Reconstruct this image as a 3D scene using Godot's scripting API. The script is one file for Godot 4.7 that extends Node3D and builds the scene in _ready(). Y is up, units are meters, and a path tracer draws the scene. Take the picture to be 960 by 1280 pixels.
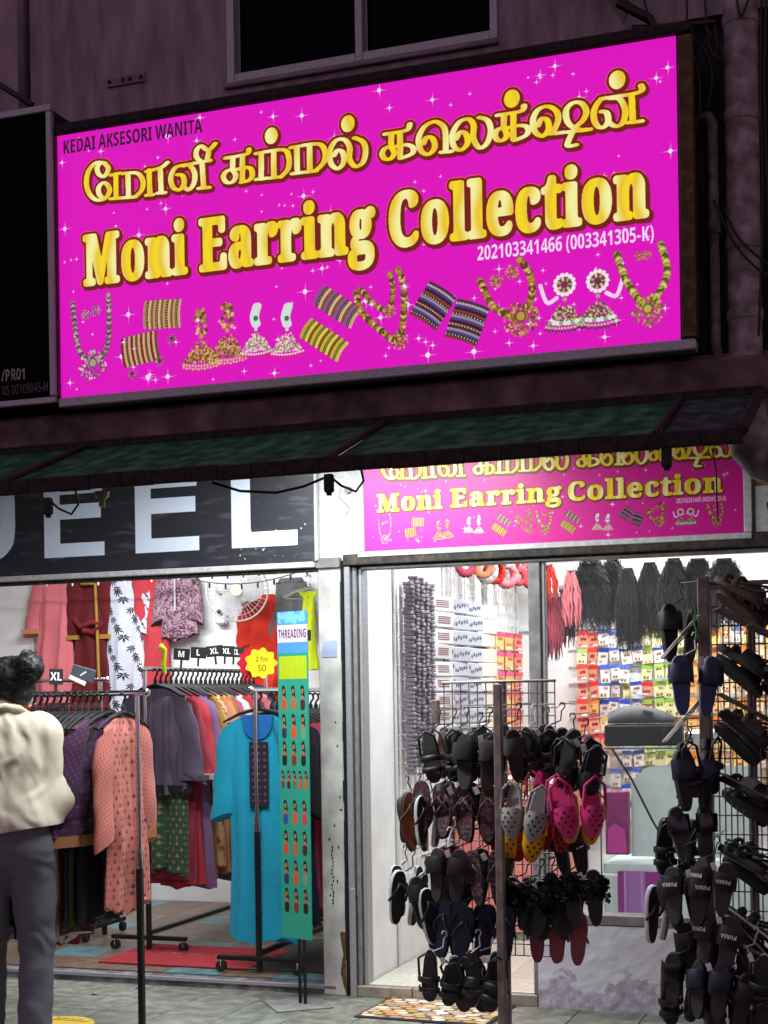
extends Node3D
# A shop front at night: lit sign boxes over a covered walkway, two open shops behind.

var rng := RandomNumberGenerator.new()
var names := {}
var M := {}
var T := {}
const ORD := ["first", "second", "third", "fourth", "fifth", "sixth", "seventh", "eighth", "ninth", "tenth", "eleventh", "twelfth", "thirteenth", "fourteenth", "fifteenth", "sixteenth", "seventeenth", "eighteenth", "nineteenth", "twentieth", "twenty-first", "twenty-second", "twenty-third", "twenty-fourth", "twenty-fifth", "twenty-sixth"]


# ---------------------------------------------------------------- shapes
class Shape:
	var v := PackedVector3Array()
	var u := PackedVector2Array()
	var c := PackedColorArray()
	var ix := PackedInt32Array()
	var seams := []
	var col := Color.WHITE
	var xf := Transform3D.IDENTITY

	func p(a: Vector3, uv := Vector2.ZERO) -> int:
		v.append(xf * a)
		u.append(uv)
		c.append(col)
		return v.size() - 1

	func tri(a: int, b: int, d: int) -> void:
		ix.append(a)
		ix.append(b)
		ix.append(d)

	func quad(a: int, b: int, d: int, e: int) -> void:
		tri(a, b, d)
		tri(a, d, e)

	func face(a: Vector3, b: Vector3, d: Vector3, e: Vector3) -> void:
		quad(p(a, Vector2(0, 1)), p(b, Vector2(0, 0)), p(d, Vector2(1, 0)), p(e, Vector2(1, 1)))

	func box(ce: Vector3, si: Vector3, b := Basis.IDENTITY) -> Shape:
		var h := si * 0.5
		var k := func(x, y, z): return ce + b * Vector3(h.x * x, h.y * y, h.z * z)
		face(k.call(-1, -1, 1), k.call(-1, 1, 1), k.call(1, 1, 1), k.call(1, -1, 1))
		face(k.call(1, -1, -1), k.call(1, 1, -1), k.call(-1, 1, -1), k.call(-1, -1, -1))
		face(k.call(1, -1, 1), k.call(1, 1, 1), k.call(1, 1, -1), k.call(1, -1, -1))
		face(k.call(-1, -1, -1), k.call(-1, 1, -1), k.call(-1, 1, 1), k.call(-1, -1, 1))
		face(k.call(-1, 1, 1), k.call(-1, 1, -1), k.call(1, 1, -1), k.call(1, 1, 1))
		face(k.call(-1, -1, -1), k.call(-1, -1, 1), k.call(1, -1, 1), k.call(1, -1, -1))
		return self

	func span(a: Vector3, b: Vector3) -> Shape:
		return box((a + b) * 0.5, (b - a).abs())

	# a box whose twelve edges are cut off by w
	func cut(ce: Vector3, si: Vector3, w := 0.004, b := Basis.IDENTITY) -> Shape:
		var h := si * 0.5
		var q := func(x, y, z, n):
			var o := Vector3(h.x * x, h.y * y, h.z * z)
			for k in 3:
				if k != n:
					o[k] -= sign(o[k]) * minf(w, h[k] * 0.45)
			return ce + b * o
		var sgn := [-1, 1]
		for n in 3:
			for s in sgn:
				var a := (n + 1) % 3
				var d := (n + 2) % 3
				var f := []
				for e in [[-1, -1], [-1, 1], [1, 1], [1, -1]]:
					var t := Vector3.ZERO
					t[n] = s
					t[a] = e[0]
					t[d] = e[1]
					f.append(q.call(t.x, t.y, t.z, n))
				if s > 0:
					face(f[0], f[1], f[2], f[3])
				else:
					face(f[3], f[2], f[1], f[0])
		for n in 3:
			var a := (n + 1) % 3
			var d := (n + 2) % 3
			for s in sgn:
				for r in sgn:
					var t := Vector3.ZERO
					t[a] = s
					t[d] = r
					var f := []
					for e in [[-1, a], [1, a], [1, d], [-1, d]]:
						t[n] = e[0]
						f.append(q.call(t.x, t.y, t.z, e[1]))
					if s * r > 0:
						face(f[3], f[2], f[1], f[0])
					else:
						face(f[0], f[1], f[2], f[3])
		return self

	func tube(pts: Array, r, seg := 6, caps := true) -> Shape:
		var rings := []
		var n := pts.size()
		var side := Vector3.ZERO
		for i in n:
			var d: Vector3 = (pts[mini(i + 1, n - 1)] - pts[maxi(i - 1, 0)]).normalized()
			if side == Vector3.ZERO:
				side = d.cross(Vector3.UP if absf(d.y) < 0.9 else Vector3.RIGHT).normalized()
			else:
				side = (side - d * side.dot(d)).normalized()
			var up := side.cross(d)
			var rr: float = r[i] if r is Array else r
			var ring := PackedVector3Array()
			for j in seg + 1:
				var a := TAU * j / seg
				ring.append(pts[i] + side * cos(a) * rr + up * sin(a) * rr)
			rings.append(ring)
		return loft(rings, caps, caps)

	# rings repeat their first point at the end
	func loft(rings: Array, cap0 := true, cap1 := true) -> Shape:
		var n: int = rings[0].size()
		var at := v.size()
		for i in rings.size():
			for j in n:
				p(rings[i][j], Vector2(float(j) / (n - 1), float(i) / (rings.size() - 1)))
			seams.append([at + i * n, at + i * n + n - 1])
		for i in rings.size() - 1:
			for j in n - 1:
				var a := at + i * n + j
				quad(a, a + 1, a + n + 1, a + n)
		for e in [[cap0, 0], [cap1, rings.size() - 1]]:
			if e[0]:
				var mid := Vector3.ZERO
				for j in n - 1:
					mid += rings[e[1]][j]
				var m := p(mid / (n - 1), Vector2(0.5, 0.5))
				var b := v.size()
				for j in n:
					p(rings[e[1]][j], Vector2(0.5, 0.5))
				for j in n - 1:
					if e[1] == 0:
						tri(m, b + j + 1, b + j)
					else:
						tri(m, b + j, b + j + 1)
		return self

	func ball(ce: Vector3, rad: Vector3, seg := 12, n := 8) -> Shape:
		var rings := []
		for i in n + 1:
			var t := PI * clampf(float(i) / n, 0.02, 0.98)
			var ring := PackedVector3Array()
			for j in seg + 1:
				var a := TAU * j / seg
				ring.append(ce + Vector3(rad.x * sin(t) * cos(a), rad.y * cos(t), rad.z * sin(t) * sin(a)))
			rings.append(ring)
		return loft(rings)

	func prism(poly: PackedVector2Array, z0: float, z1: float) -> Shape:
		var tr := Geometry2D.triangulate_polygon(poly)
		for e in [z0, z1]:
			var b := v.size()
			for q in poly:
				p(Vector3(q.x, q.y, e), q)
			for k in range(0, tr.size(), 3):
				if e == z0:
					tri(b + tr[k], b + tr[k + 1], b + tr[k + 2])
				else:
					tri(b + tr[k], b + tr[k + 2], b + tr[k + 1])
		for k in poly.size():
			var a := poly[k]
			var d := poly[(k + 1) % poly.size()]
			face(Vector3(a.x, a.y, z0), Vector3(a.x, a.y, z1), Vector3(d.x, d.y, z1), Vector3(d.x, d.y, z0))
		return self

	func mesh() -> ArrayMesh:
		var n := PackedVector3Array()
		n.resize(v.size())
		for k in range(0, ix.size(), 3):
			var f := (v[ix[k + 2]] - v[ix[k]]).cross(v[ix[k + 1]] - v[ix[k]])
			n[ix[k]] += f
			n[ix[k + 1]] += f
			n[ix[k + 2]] += f
		for s in seams:
			var t := n[s[0]] + n[s[1]]
			n[s[0]] = t
			n[s[1]] = t
		for k in n.size():
			n[k] = n[k].normalized() if n[k].length() > 1e-12 else Vector3.UP
		var a := []
		a.resize(Mesh.ARRAY_MAX)
		a[Mesh.ARRAY_VERTEX] = v
		a[Mesh.ARRAY_NORMAL] = n
		a[Mesh.ARRAY_TEX_UV] = u
		a[Mesh.ARRAY_COLOR] = c
		a[Mesh.ARRAY_INDEX] = ix
		var m := ArrayMesh.new()
		m.add_surface_from_arrays(Mesh.PRIMITIVE_TRIANGLES, a)
		return m


func sh() -> Shape:
	return Shape.new()


# ---------------------------------------------------------------- objects
func numbered(called: String) -> String:
	names[called] = names.get(called, -1) + 1
	return called if names[called] == 0 else "%s_%03d" % [called, names[called]]


func metas(o: Node3D, label: String, category := "", group := "", kind := "") -> Node3D:
	if label: o.set_meta("label", label)
	if category: o.set_meta("category", category)
	if group: o.set_meta("group", group)
	if kind: o.set_meta("kind", kind)
	return o


func thing(called: String, label: String, category: String, at := Vector3.ZERO, turn := 0.0, group := "") -> Node3D:
	var o := Node3D.new()
	o.name = numbered(called)
	add_child(o)
	o.position = at
	o.rotation.y = turn
	return metas(o, label, category, group)


func part(parent: Node3D, called: String, s, m: Material, at := Vector3.ZERO) -> MeshInstance3D:
	var o := MeshInstance3D.new()
	o.name = called
	o.mesh = s if s is Mesh else s.mesh()
	o.material_override = m
	o.position = at
	parent.add_child(o, true)
	return o


func single(called: String, s, m: Material, label: String, category: String, group := "", at := Vector3.ZERO) -> MeshInstance3D:
	var o := part(self, numbered(called), s, m, at)
	metas(o, label, category, group)
	return o


func struct(called: String, s, m: Material, at := Vector3.ZERO) -> MeshInstance3D:
	var o := part(self, called, s, m, at)
	o.set_meta("kind", "structure")
	return o


func copy_of(o: Node3D, label: String, at: Vector3, basis := Basis.IDENTITY, group := "") -> Node3D:
	var base: String = o.get_meta("base") if o.has_meta("base") else str(o.name)
	var c := o.duplicate()
	c.name = numbered(base)
	add_child(c)
	c.transform = Transform3D(basis, at)
	c.set_meta("label", label)
	if group: c.set_meta("group", group)
	return c


# ---------------------------------------------------------------- materials
func grain(seed_: int, freq: float, lo: float, hi: float, type := FastNoiseLite.TYPE_SIMPLEX_SMOOTH, oct := 4) -> NoiseTexture2D:
	var n := FastNoiseLite.new()
	n.seed = seed_
	n.frequency = freq
	n.noise_type = type
	n.fractal_octaves = oct
	var g := Gradient.new()
	g.set_color(0, Color(lo, lo, lo))
	g.set_color(1, Color(hi, hi, hi))
	var t := NoiseTexture2D.new()
	t.width = 256
	t.height = 256
	t.seamless = true
	t.noise = n
	t.color_ramp = g
	return t


func mat(called: String, col: Color, rough := 0.6, metal := 0.0, tex: Texture2D = null, tri := 0.0) -> StandardMaterial3D:
	var m := StandardMaterial3D.new()
	m.resource_name = called
	m.albedo_color = col
	m.roughness = rough
	m.metallic = metal
	if tex:
		m.albedo_texture = tex
		if tri > 0.0:
			m.uv1_triplanar = true
			m.uv1_world_triplanar = true
			m.uv1_scale = Vector3.ONE * tri
	M[called] = m
	return m


func relief(m: StandardMaterial3D, tex: Texture2D, cm: float) -> StandardMaterial3D:
	m.heightmap_enabled = true
	m.heightmap_texture = tex
	m.heightmap_scale = cm
	return m


func glow(m: StandardMaterial3D, col: Color, energy: float, tex: Texture2D = null) -> StandardMaterial3D:
	m.emission_enabled = true
	m.emission_energy_multiplier = energy
	if tex:
		m.emission = Color.BLACK
		m.emission_texture = tex
	else:
		m.emission = col
	return m


# ---------------------------------------------------------------- print: a canvas measured in millimetres
class Print:
	var im: Image
	var mask: Image
	var s: float
	var w: int
	var h: int
	var lo := Vector2i(99999, 99999)
	var hi := Vector2i(-1, -1)

	func _init(wide_mm: float, high_mm: float, px_per_mm: float, ground: Color) -> void:
		s = px_per_mm
		w = int(wide_mm * s)
		h = int(high_mm * s)
		im = Image.create(w, h, false, Image.FORMAT_RGB8)
		im.fill(ground)
		mask = Image.create(w, h, false, Image.FORMAT_L8)

	func row(x0: float, x1: float, y: int) -> void:
		var a := maxi(0, int(round(x0)))
		var b := mini(w, int(round(x1)))
		if y < 0 or y >= h or b <= a:
			return
		mask.fill_rect(Rect2i(a, y, b - a, 1), Color.WHITE)
		lo = Vector2i(mini(lo.x, a), mini(lo.y, y))
		hi = Vector2i(maxi(hi.x, b - 1), maxi(hi.y, y))

	func poly(polys: Array) -> void:
		var top := 1e9
		var low := -1e9
		for q in polys:
			for a in q:
				top = minf(top, a.y * s)
				low = maxf(low, a.y * s)
		for y in range(maxi(0, int(top)), mini(h, int(low) + 1)):
			var yy := (y + 0.5) / s
			var xs := []
			for q in polys:
				for k in q.size():
					var a: Vector2 = q[k]
					var b: Vector2 = q[(k + 1) % q.size()]
					if (a.y <= yy) != (b.y <= yy):
						xs.append(a.x + (yy - a.y) / (b.y - a.y) * (b.x - a.x))
			xs.sort()
			for k in range(0, xs.size() - 1, 2):
				row(xs[k] * s, xs[k + 1] * s, y)

	func ell(x: float, y: float, rx: float, ry: float) -> void:
		for r in range(int((y - ry) * s), int((y + ry) * s) + 1):
			var t := (r + 0.5 - y * s) / (ry * s)
			if absf(t) < 1.0:
				var g := rx * s * sqrt(1.0 - t * t)
				row(x * s - g, x * s + g, r)

	func stroke(pts: Array, rx: float, ry: float, curved := true) -> void:
		var n := pts.size()
		for k in n - 1:
			var a: Vector2 = pts[k]
			var b: Vector2 = pts[k + 1]
			var pa: Vector2 = pts[maxi(k - 1, 0)]
			var pb: Vector2 = pts[mini(k + 2, n - 1)]
			var m := maxi(2, int(a.distance_to(b) * s / 1.5))
			for q in m + 1:
				var t := float(q) / m
				var o := a.cubic_interpolate(b, pa, pb, t) if curved and n > 2 else a.lerp(b, t)
				ell(o.x, o.y, rx, ry)

	# lay the mask down in one colour or, with gold, in the printed gold ramp; then clear it
	func ink(col: Color, gold := 0.0, shift := Vector2.ZERO) -> void:
		if hi.x < 0:
			return
		var o := Vector2i(int(shift.x * s), int(shift.y * s))
		for y in range(lo.y, hi.y + 1):
			for x in range(lo.x, hi.x + 1):
				if mask.get_pixel(x, y).r > 0.5:
					var px := x + o.x
					var py := y + o.y
					if px < 0 or py < 0 or px >= w or py >= h:
						continue
					if gold > 0.0:
						var t := 0.5 + 0.5 * sin(x / s * TAU / gold + 0.6 * sin(y / s * 0.03))
						im.set_pixel(px, py, Color(0.92, 0.72, 0.02).lerp(Color(1.0, 0.98, 0.66), t) if t > 0.3 else Color(1.0, 0.88, 0.1).lerp(Color(0.95, 0.78, 0.2), t / 0.3))
					else:
						im.set_pixel(px, py, col)
		clear()

	func clear() -> void:
		if hi.x >= 0:
			mask.fill_rect(Rect2i(lo, hi - lo + Vector2i.ONE), Color.BLACK)
		lo = Vector2i(99999, 99999)
		hi = Vector2i(-1, -1)

	func rect(x: float, y: float, a: float, b: float, col: Color) -> void:
		im.fill_rect(Rect2i(int(x * s), int(y * s), maxi(1, int(a * s)), maxi(1, int(b * s))), col)

	func dot(x: float, y: float, r: float, col: Color) -> void:
		for q in range(int((y - r) * s), int((y + r) * s) + 1):
			var t := (q + 0.5 - y * s) / maxf(r * s, 0.5)
			if absf(t) < 1.0:
				var g := maxf(0.5, r * s * sqrt(1.0 - t * t))
				im.fill_rect(Rect2i(int(x * s - g), q, maxi(1, int(2 * g)), 1), col)

	func spark(x: float, y: float, r: float, base: Color) -> void:
		var n := int(r * s)
		for k in range(-n, n + 1):
			var t := 1.0 - absf(k) / float(n + 1)
			var c := base.lerp(Color(1, 0.93, 1), t * 0.85 + 0.1)
			for o in [Vector2i(k, 0), Vector2i(0, k)]:
				var q := Vector2i(int(x * s), int(y * s)) + o as Vector2i
				if q.x > 0 and q.y > 0 and q.x < w - 1 and q.y < h - 1:
					im.set_pixelv(q, c)
					if t > 0.4:
						im.set_pixel(q.x + 1, q.y, c)
						im.set_pixel(q.x, q.y + 1, c)
		dot(x, y, r * 0.2, Color(1, 0.95, 1))

	func texture() -> ImageTexture:
		return ImageTexture.create_from_image(im)


# outlines of a line of type, fitted to a box: x, baseline y, width, height of a capital
func type_lines(txt: String, face_: String, bold: bool, x: float, y: float, wide: float, cap: float, track := 1.0) -> Array:
	var f := SystemFont.new()
	f.font_names = PackedStringArray([face_])
	f.font_weight = 700 if bold else 400
	var id: RID = f.get_rids()[0]
	var ts := TextServerManager.get_primary_interface()
	var size := 128
	var out := []
	var at := 0.0
	var k0 := 128.0 * 0.72
	for n in txt.length():
		var g := ts.font_get_glyph_index(id, size, txt.unicode_at(n), 0)
		var d: Dictionary = ts.font_get_glyph_contours(id, size, g)
		var from := 0
		var letter := []
		if d.has("contours"):
			for e in d.contours:
				var pts: Array = Array(d.points).slice(from, e + 1)
				from = e + 1
				var flat := PackedVector2Array()
				var m := pts.size()
				for q in m:
					var a: Vector3 = pts[q]
					var b: Vector3 = pts[(q + 1) % m]
					if a.z == 1.0:
						flat.append(Vector2(a.x + at, a.y))
					else:
						var pr: Vector3 = pts[(q + m - 1) % m]
						var s0 := Vector2(pr.x, pr.y) if pr.z == 1.0 else Vector2(pr.x + a.x, pr.y + a.y) * 0.5
						var s1 := Vector2(b.x, b.y) if b.z == 1.0 else Vector2(b.x + a.x, b.y + a.y) * 0.5
						for t in [0.25, 0.5, 0.75, 1.0]:
							var o: Vector2 = s0.lerp(Vector2(a.x, a.y), t).lerp(Vector2(a.x, a.y).lerp(s1, t), t)
							flat.append(o + Vector2(at, 0))
				letter.append(flat)
		out.append(letter)
		at += ts.font_get_glyph_advance(id, size, g).x * track
	var kx := wide / maxf(at, 1.0)
	var ky := cap / k0
	for letter in out:
		for c in letter.size():
			for q in letter[c].size():
				letter[c][q] = Vector2(x + letter[c][q].x * kx, y + letter[c][q].y * ky)
	return out


func write(p: Print, txt: String, col: Color, x: float, y: float, wide: float, cap: float, bold := true, face_ := "Droid Sans") -> void:
	for letter in type_lines(txt, face_, bold, x, y, wide, cap):
		p.poly(letter)
		p.ink(col)


# lays one letter into the mask, its bodies grown and its counters shrunk by d
func fat(p: Print, letter: Array, d: float, soft := 1.0) -> void:
	var areas := []
	var big := 0.0
	for c in letter:
		var a := 0.0
		for q in c.size():
			a += c[q].cross(c[(q + 1) % c.size()])
		areas.append(a)
		if absf(a) > absf(big):
			big = a
	var bodies := []
	var holes := []
	for k in letter.size():
		if (areas[k] > 0) == (big > 0):
			for o in Geometry2D.offset_polygon(letter[k], -3.0 * soft, Geometry2D.JOIN_ROUND):
				bodies.append_array(Geometry2D.offset_polygon(o, d + 3.0 * soft, Geometry2D.JOIN_ROUND))
		else:
			for o in Geometry2D.offset_polygon(letter[k], -d - 2.0 * soft, Geometry2D.JOIN_ROUND):
				holes.append_array(Geometry2D.offset_polygon(o, 2.0 * soft, Geometry2D.JOIN_ROUND))
	if holes.is_empty():
		for b in bodies:
			p.poly([b])
	else:
		p.poly(bodies + holes)


# ---------------------------------------------------------------- what is printed on the signs
const TAMIL := [
	[191,121,156,116,127,140,117,178,126,218,154,246,189,247,209,223,201,199,184,190,166,204,168,229,186,247], [191,121,206,144,189,168,167,157,161,133,176,119],
	[235,165,235,248], [216,167,251,165], [214,250,312,256], [283,172,284,250], [263,168,319,174,341,202,337,234,311,256],
	[367,169,368,256], [357,173,413,167,438,153], [410,172,412,255], [355,256,380,257], [399,254,427,256],
	[511,172,471,174,451,205,459,242,484,253,501,236,497,207,476,200], [501,173,523,174,542,203,539,238,518,258,497,241], [492,171,602,168], [572,178,576,260], [558,258,597,260],
	[568,167,551,150,551,127,569,114,596,132,622,113], [591,166,597,140],
	[660,168,738,165,748,149], [688,172,686,209], [687,210,662,214,651,231,663,251,687,252,698,233,687,212], [724,170,722,256], [687,213,747,212,760,236,749,254,718,258],
	[794,172,792,256], [774,256,866,259], [840,172,839,255], [775,168,874,169,895,198,891,236,865,259],
	[924,168,925,252], [906,254,993,256], [971,169,971,252], [904,166,1001,167,1026,196,1021,231,992,255],
	[1057,214,1071,198,1090,209,1092,241,1071,259,1048,241,1042,201,1064,166,1096,166,1114,194,1113,233,1133,260,1160,250,1170,213,1161,182,1132,165],
	[1239,168,1312,166,1325,147], [1261,171,1259,210], [1259,211,1238,215,1228,231,1237,249,1258,251,1270,235,1260,214], [1291,169,1290,251], [1259,215,1311,213,1335,226,1331,245,1291,255],
	[1371,218,1382,199,1403,206,1409,236,1387,255,1362,239,1355,199,1376,163,1412,152,1440,172,1447,207,1446,252], [1431,254,1466,256],
	[1482,218,1497,198,1515,207,1520,237,1497,256,1474,240,1470,201,1493,166,1524,160,1541,182,1540,225,1560,258,1585,246,1598,209,1588,174,1561,160],
	[1621,162,1698,160,1708,143], [1642,165,1641,199], [1641,205,1621,208,1612,224,1621,242,1640,243,1651,229,1642,207], [1673,163,1672,246], [1641,208,1693,205,1719,215,1715,238,1675,250],
	[1753,215,1765,194,1783,201,1787,230,1768,249,1744,233,1737,194,1754,164,1786,158,1813,177,1818,206,1802,241], [1794,246,1919,250],
	[1919,249,1888,246,1860,231,1845,207,1845,177,1866,159,1894,164,1908,191,1898,217,1874,237,1854,268,1848,291,1874,292],
	[1989,160,1956,161,1934,190,1933,222,1945,245,1964,248,1977,231,1972,205,1956,199], [1984,162,2015,170,2031,209,2021,245,1999,251,1978,236], [1956,159,2073,157,2081,136], [2051,165,2054,247], [2039,246,2081,247]]
const TAMIL_DOTS := [[832, 116, 24, 28], [1109, 115, 24, 28], [1669, 116, 26, 29], [2007, 108, 26, 29]]


func tamil(p: Print, k: Transform2D, edge: Color, shade: Vector2) -> void:
	var kx: float = k.x.x
	var lay := func(grow):
		for st in TAMIL:
			var pts := []
			for q in range(0, st.size(), 2):
				pts.append(k * Vector2(st[q], st[q + 1]))
			p.stroke(pts, (10.5 + grow) * kx, (5.5 + grow) * kx)
		for d in TAMIL_DOTS:
			var o: Vector2 = k * Vector2(d[0], d[1])
			p.ell(o.x, o.y, (d[2] + grow) * kx, (d[3] + grow) * kx)
	lay.call(10.0)
	p.ink(Color(0.93, 0.42, 0.1))
	lay.call(8.0)
	p.ink(edge, 0.0, shade)
	lay.call(8.0)
	p.ink(edge)
	lay.call(0.0)
	p.ink(edge, 130.0 * kx)


func latin(p: Print, txt: String, x: float, y: float, wide: float, cap: float, grow: float, edge: Color, shade: Vector2, gold: float) -> void:
	var letters := type_lines(txt, "Droid Serif", true, x, y, wide, cap, 1.07)
	for pass_ in 4:
		for l in letters:
			if l.is_empty():
				continue
			fat(p, l, [grow + 10.0 * cap / 172, grow + 8.0 * cap / 172, grow + 8.0 * cap / 172, grow][pass_], cap / 172.0)
			match pass_:
				0: p.ink(Color(0.93, 0.42, 0.1))
				1: p.ink(edge, 0.0, shade)
				2: p.ink(edge)
				3: p.ink(edge, gold)


func bangles(p: Print, o: Vector2, wide: float, high: float, turn: float, tones: Array) -> void:
	var n := 15
	for k in n:
		var t := (k + 0.5) / n - 0.5
		var c := o + Vector2(t * wide, 0).rotated(turn)
		var e := Vector2(0, high * 0.5 * (1.0 - 0.06 * absf(t))).rotated(turn)
		var bow := Vector2(wide * 0.03, 0).rotated(turn)
		var arc := []
		for q in 7:
			var f := q / 3.0 - 1.0
			arc.append(c + e * f - bow * (1.0 - f * f))
		p.stroke(arc, wide / n * 0.53, wide / n * 0.53)
		p.ink(tones[k % tones.size()])
		if k % 4 == 1 or k == 0 or k == n - 1:
			for q in 11:
				var f := q / 5.0 - 1.0
				var d: Vector2 = c + e * f - bow * (1.0 - f * f)
				p.dot(d.x, d.y, high * 0.022, Color(0.95, 0.88, 0.72) if k % 4 == 1 else Color(0.35, 0.25, 0.15))


func chain(p: Print, pts: Array, r: float, tones: Array) -> void:
	for k in pts.size() - 1:
		var a: Vector2 = pts[k]
		var b: Vector2 = pts[k + 1]
		r = minf(r, 12.5)
		var m := maxi(2, int(a.distance_to(b) / (r * 0.9)))
		for q in m:
			var t := float(q) / m
			var o := a.cubic_interpolate(b, pts[maxi(k - 1, 0)], pts[mini(k + 2, pts.size() - 1)], t)
			p.dot(o.x, o.y, r, tones[(k * 5 + q) % tones.size()].darkened(0.25))
			p.dot(o.x, o.y, r * 0.7, tones[(k * 5 + q) % tones.size()])
			p.dot(o.x + rng.randf_range(-r, r) * 0.6, o.y + rng.randf_range(-r, r) * 0.6, r * 0.45, tones[(k + q * 2 + 1) % tones.size()])


func pendant(p: Print, o: Vector2, r: float, tones: Array) -> void:
	for k in 130:
		var a := rng.randf() * TAU
		var d := sqrt(rng.randf()) * r
		p.dot(o.x + cos(a) * d, o.y + sin(a) * d, r * rng.randf_range(0.05, 0.11), tones[k % tones.size()])
	p.dot(o.x, o.y - r * 0.15, r * 0.34, tones[0].darkened(0.45))
	p.dot(o.x, o.y - r * 0.15, r * 0.24, tones[0])


func jhumka(p: Print, o: Vector2, r: float, tones: Array, fringe: Color, stud: int) -> void:
	# the bell
	for k in 260:
		var t := sqrt(rng.randf())
		var x := rng.randf_range(-1, 1) * (0.25 + 0.75 * t)
		p.dot(o.x + x * r, o.y - r * 0.5 + t * r * 1.1, r * 0.06, tones[k % tones.size()])
	for k in 13:
		var x := (k / 6.0 - 1.0) * r
		var y := o.y + r * 0.64 + r * 0.14 * cos(x / r * 1.5)
		p.dot(o.x + x, y, r * 0.07, tones[0].lightened(0.3))
		p.dot(o.x + x, y + r * (0.13 + 0.04 * (k % 2)), r * 0.065, fringe)
	p.dot(o.x, o.y - r * 0.7, r * 0.12, tones[0])
	var s := o + Vector2(0, -r * 1.45)
	if stud == 0:
		for k in 40:
			p.dot(s.x + rng.randf_range(-1, 1) * r * 0.32, s.y + rng.randf_range(-1, 1) * r * 0.6, r * 0.1, tones[k % tones.size()])
	elif stud == 1:
		p.stroke([s + Vector2(0, r * 0.45), s + Vector2(-r * 0.1, 0), s + Vector2(r * 0.08, -r * 0.6)], r * 0.3, r * 0.22)
		p.ink(Color(0.85, 0.9, 0.88))
		p.dot(s.x, s.y + r * 0.1, r * 0.16, Color(0.2, 0.45, 0.35))
	else:
		for k in 14:
			var a := TAU * k / 14
			p.dot(s.x + cos(a) * r * 0.5, s.y + sin(a) * r * 0.5, r * 0.12, Color(1, 0.93, 0.95))
			p.dot(s.x + cos(a) * r * 0.3, s.y + sin(a) * r * 0.3, r * 0.1, tones[k % tones.size()])
		p.dot(s.x, s.y, r * 0.17, Color(0.35, 0.25, 0.1))


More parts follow.
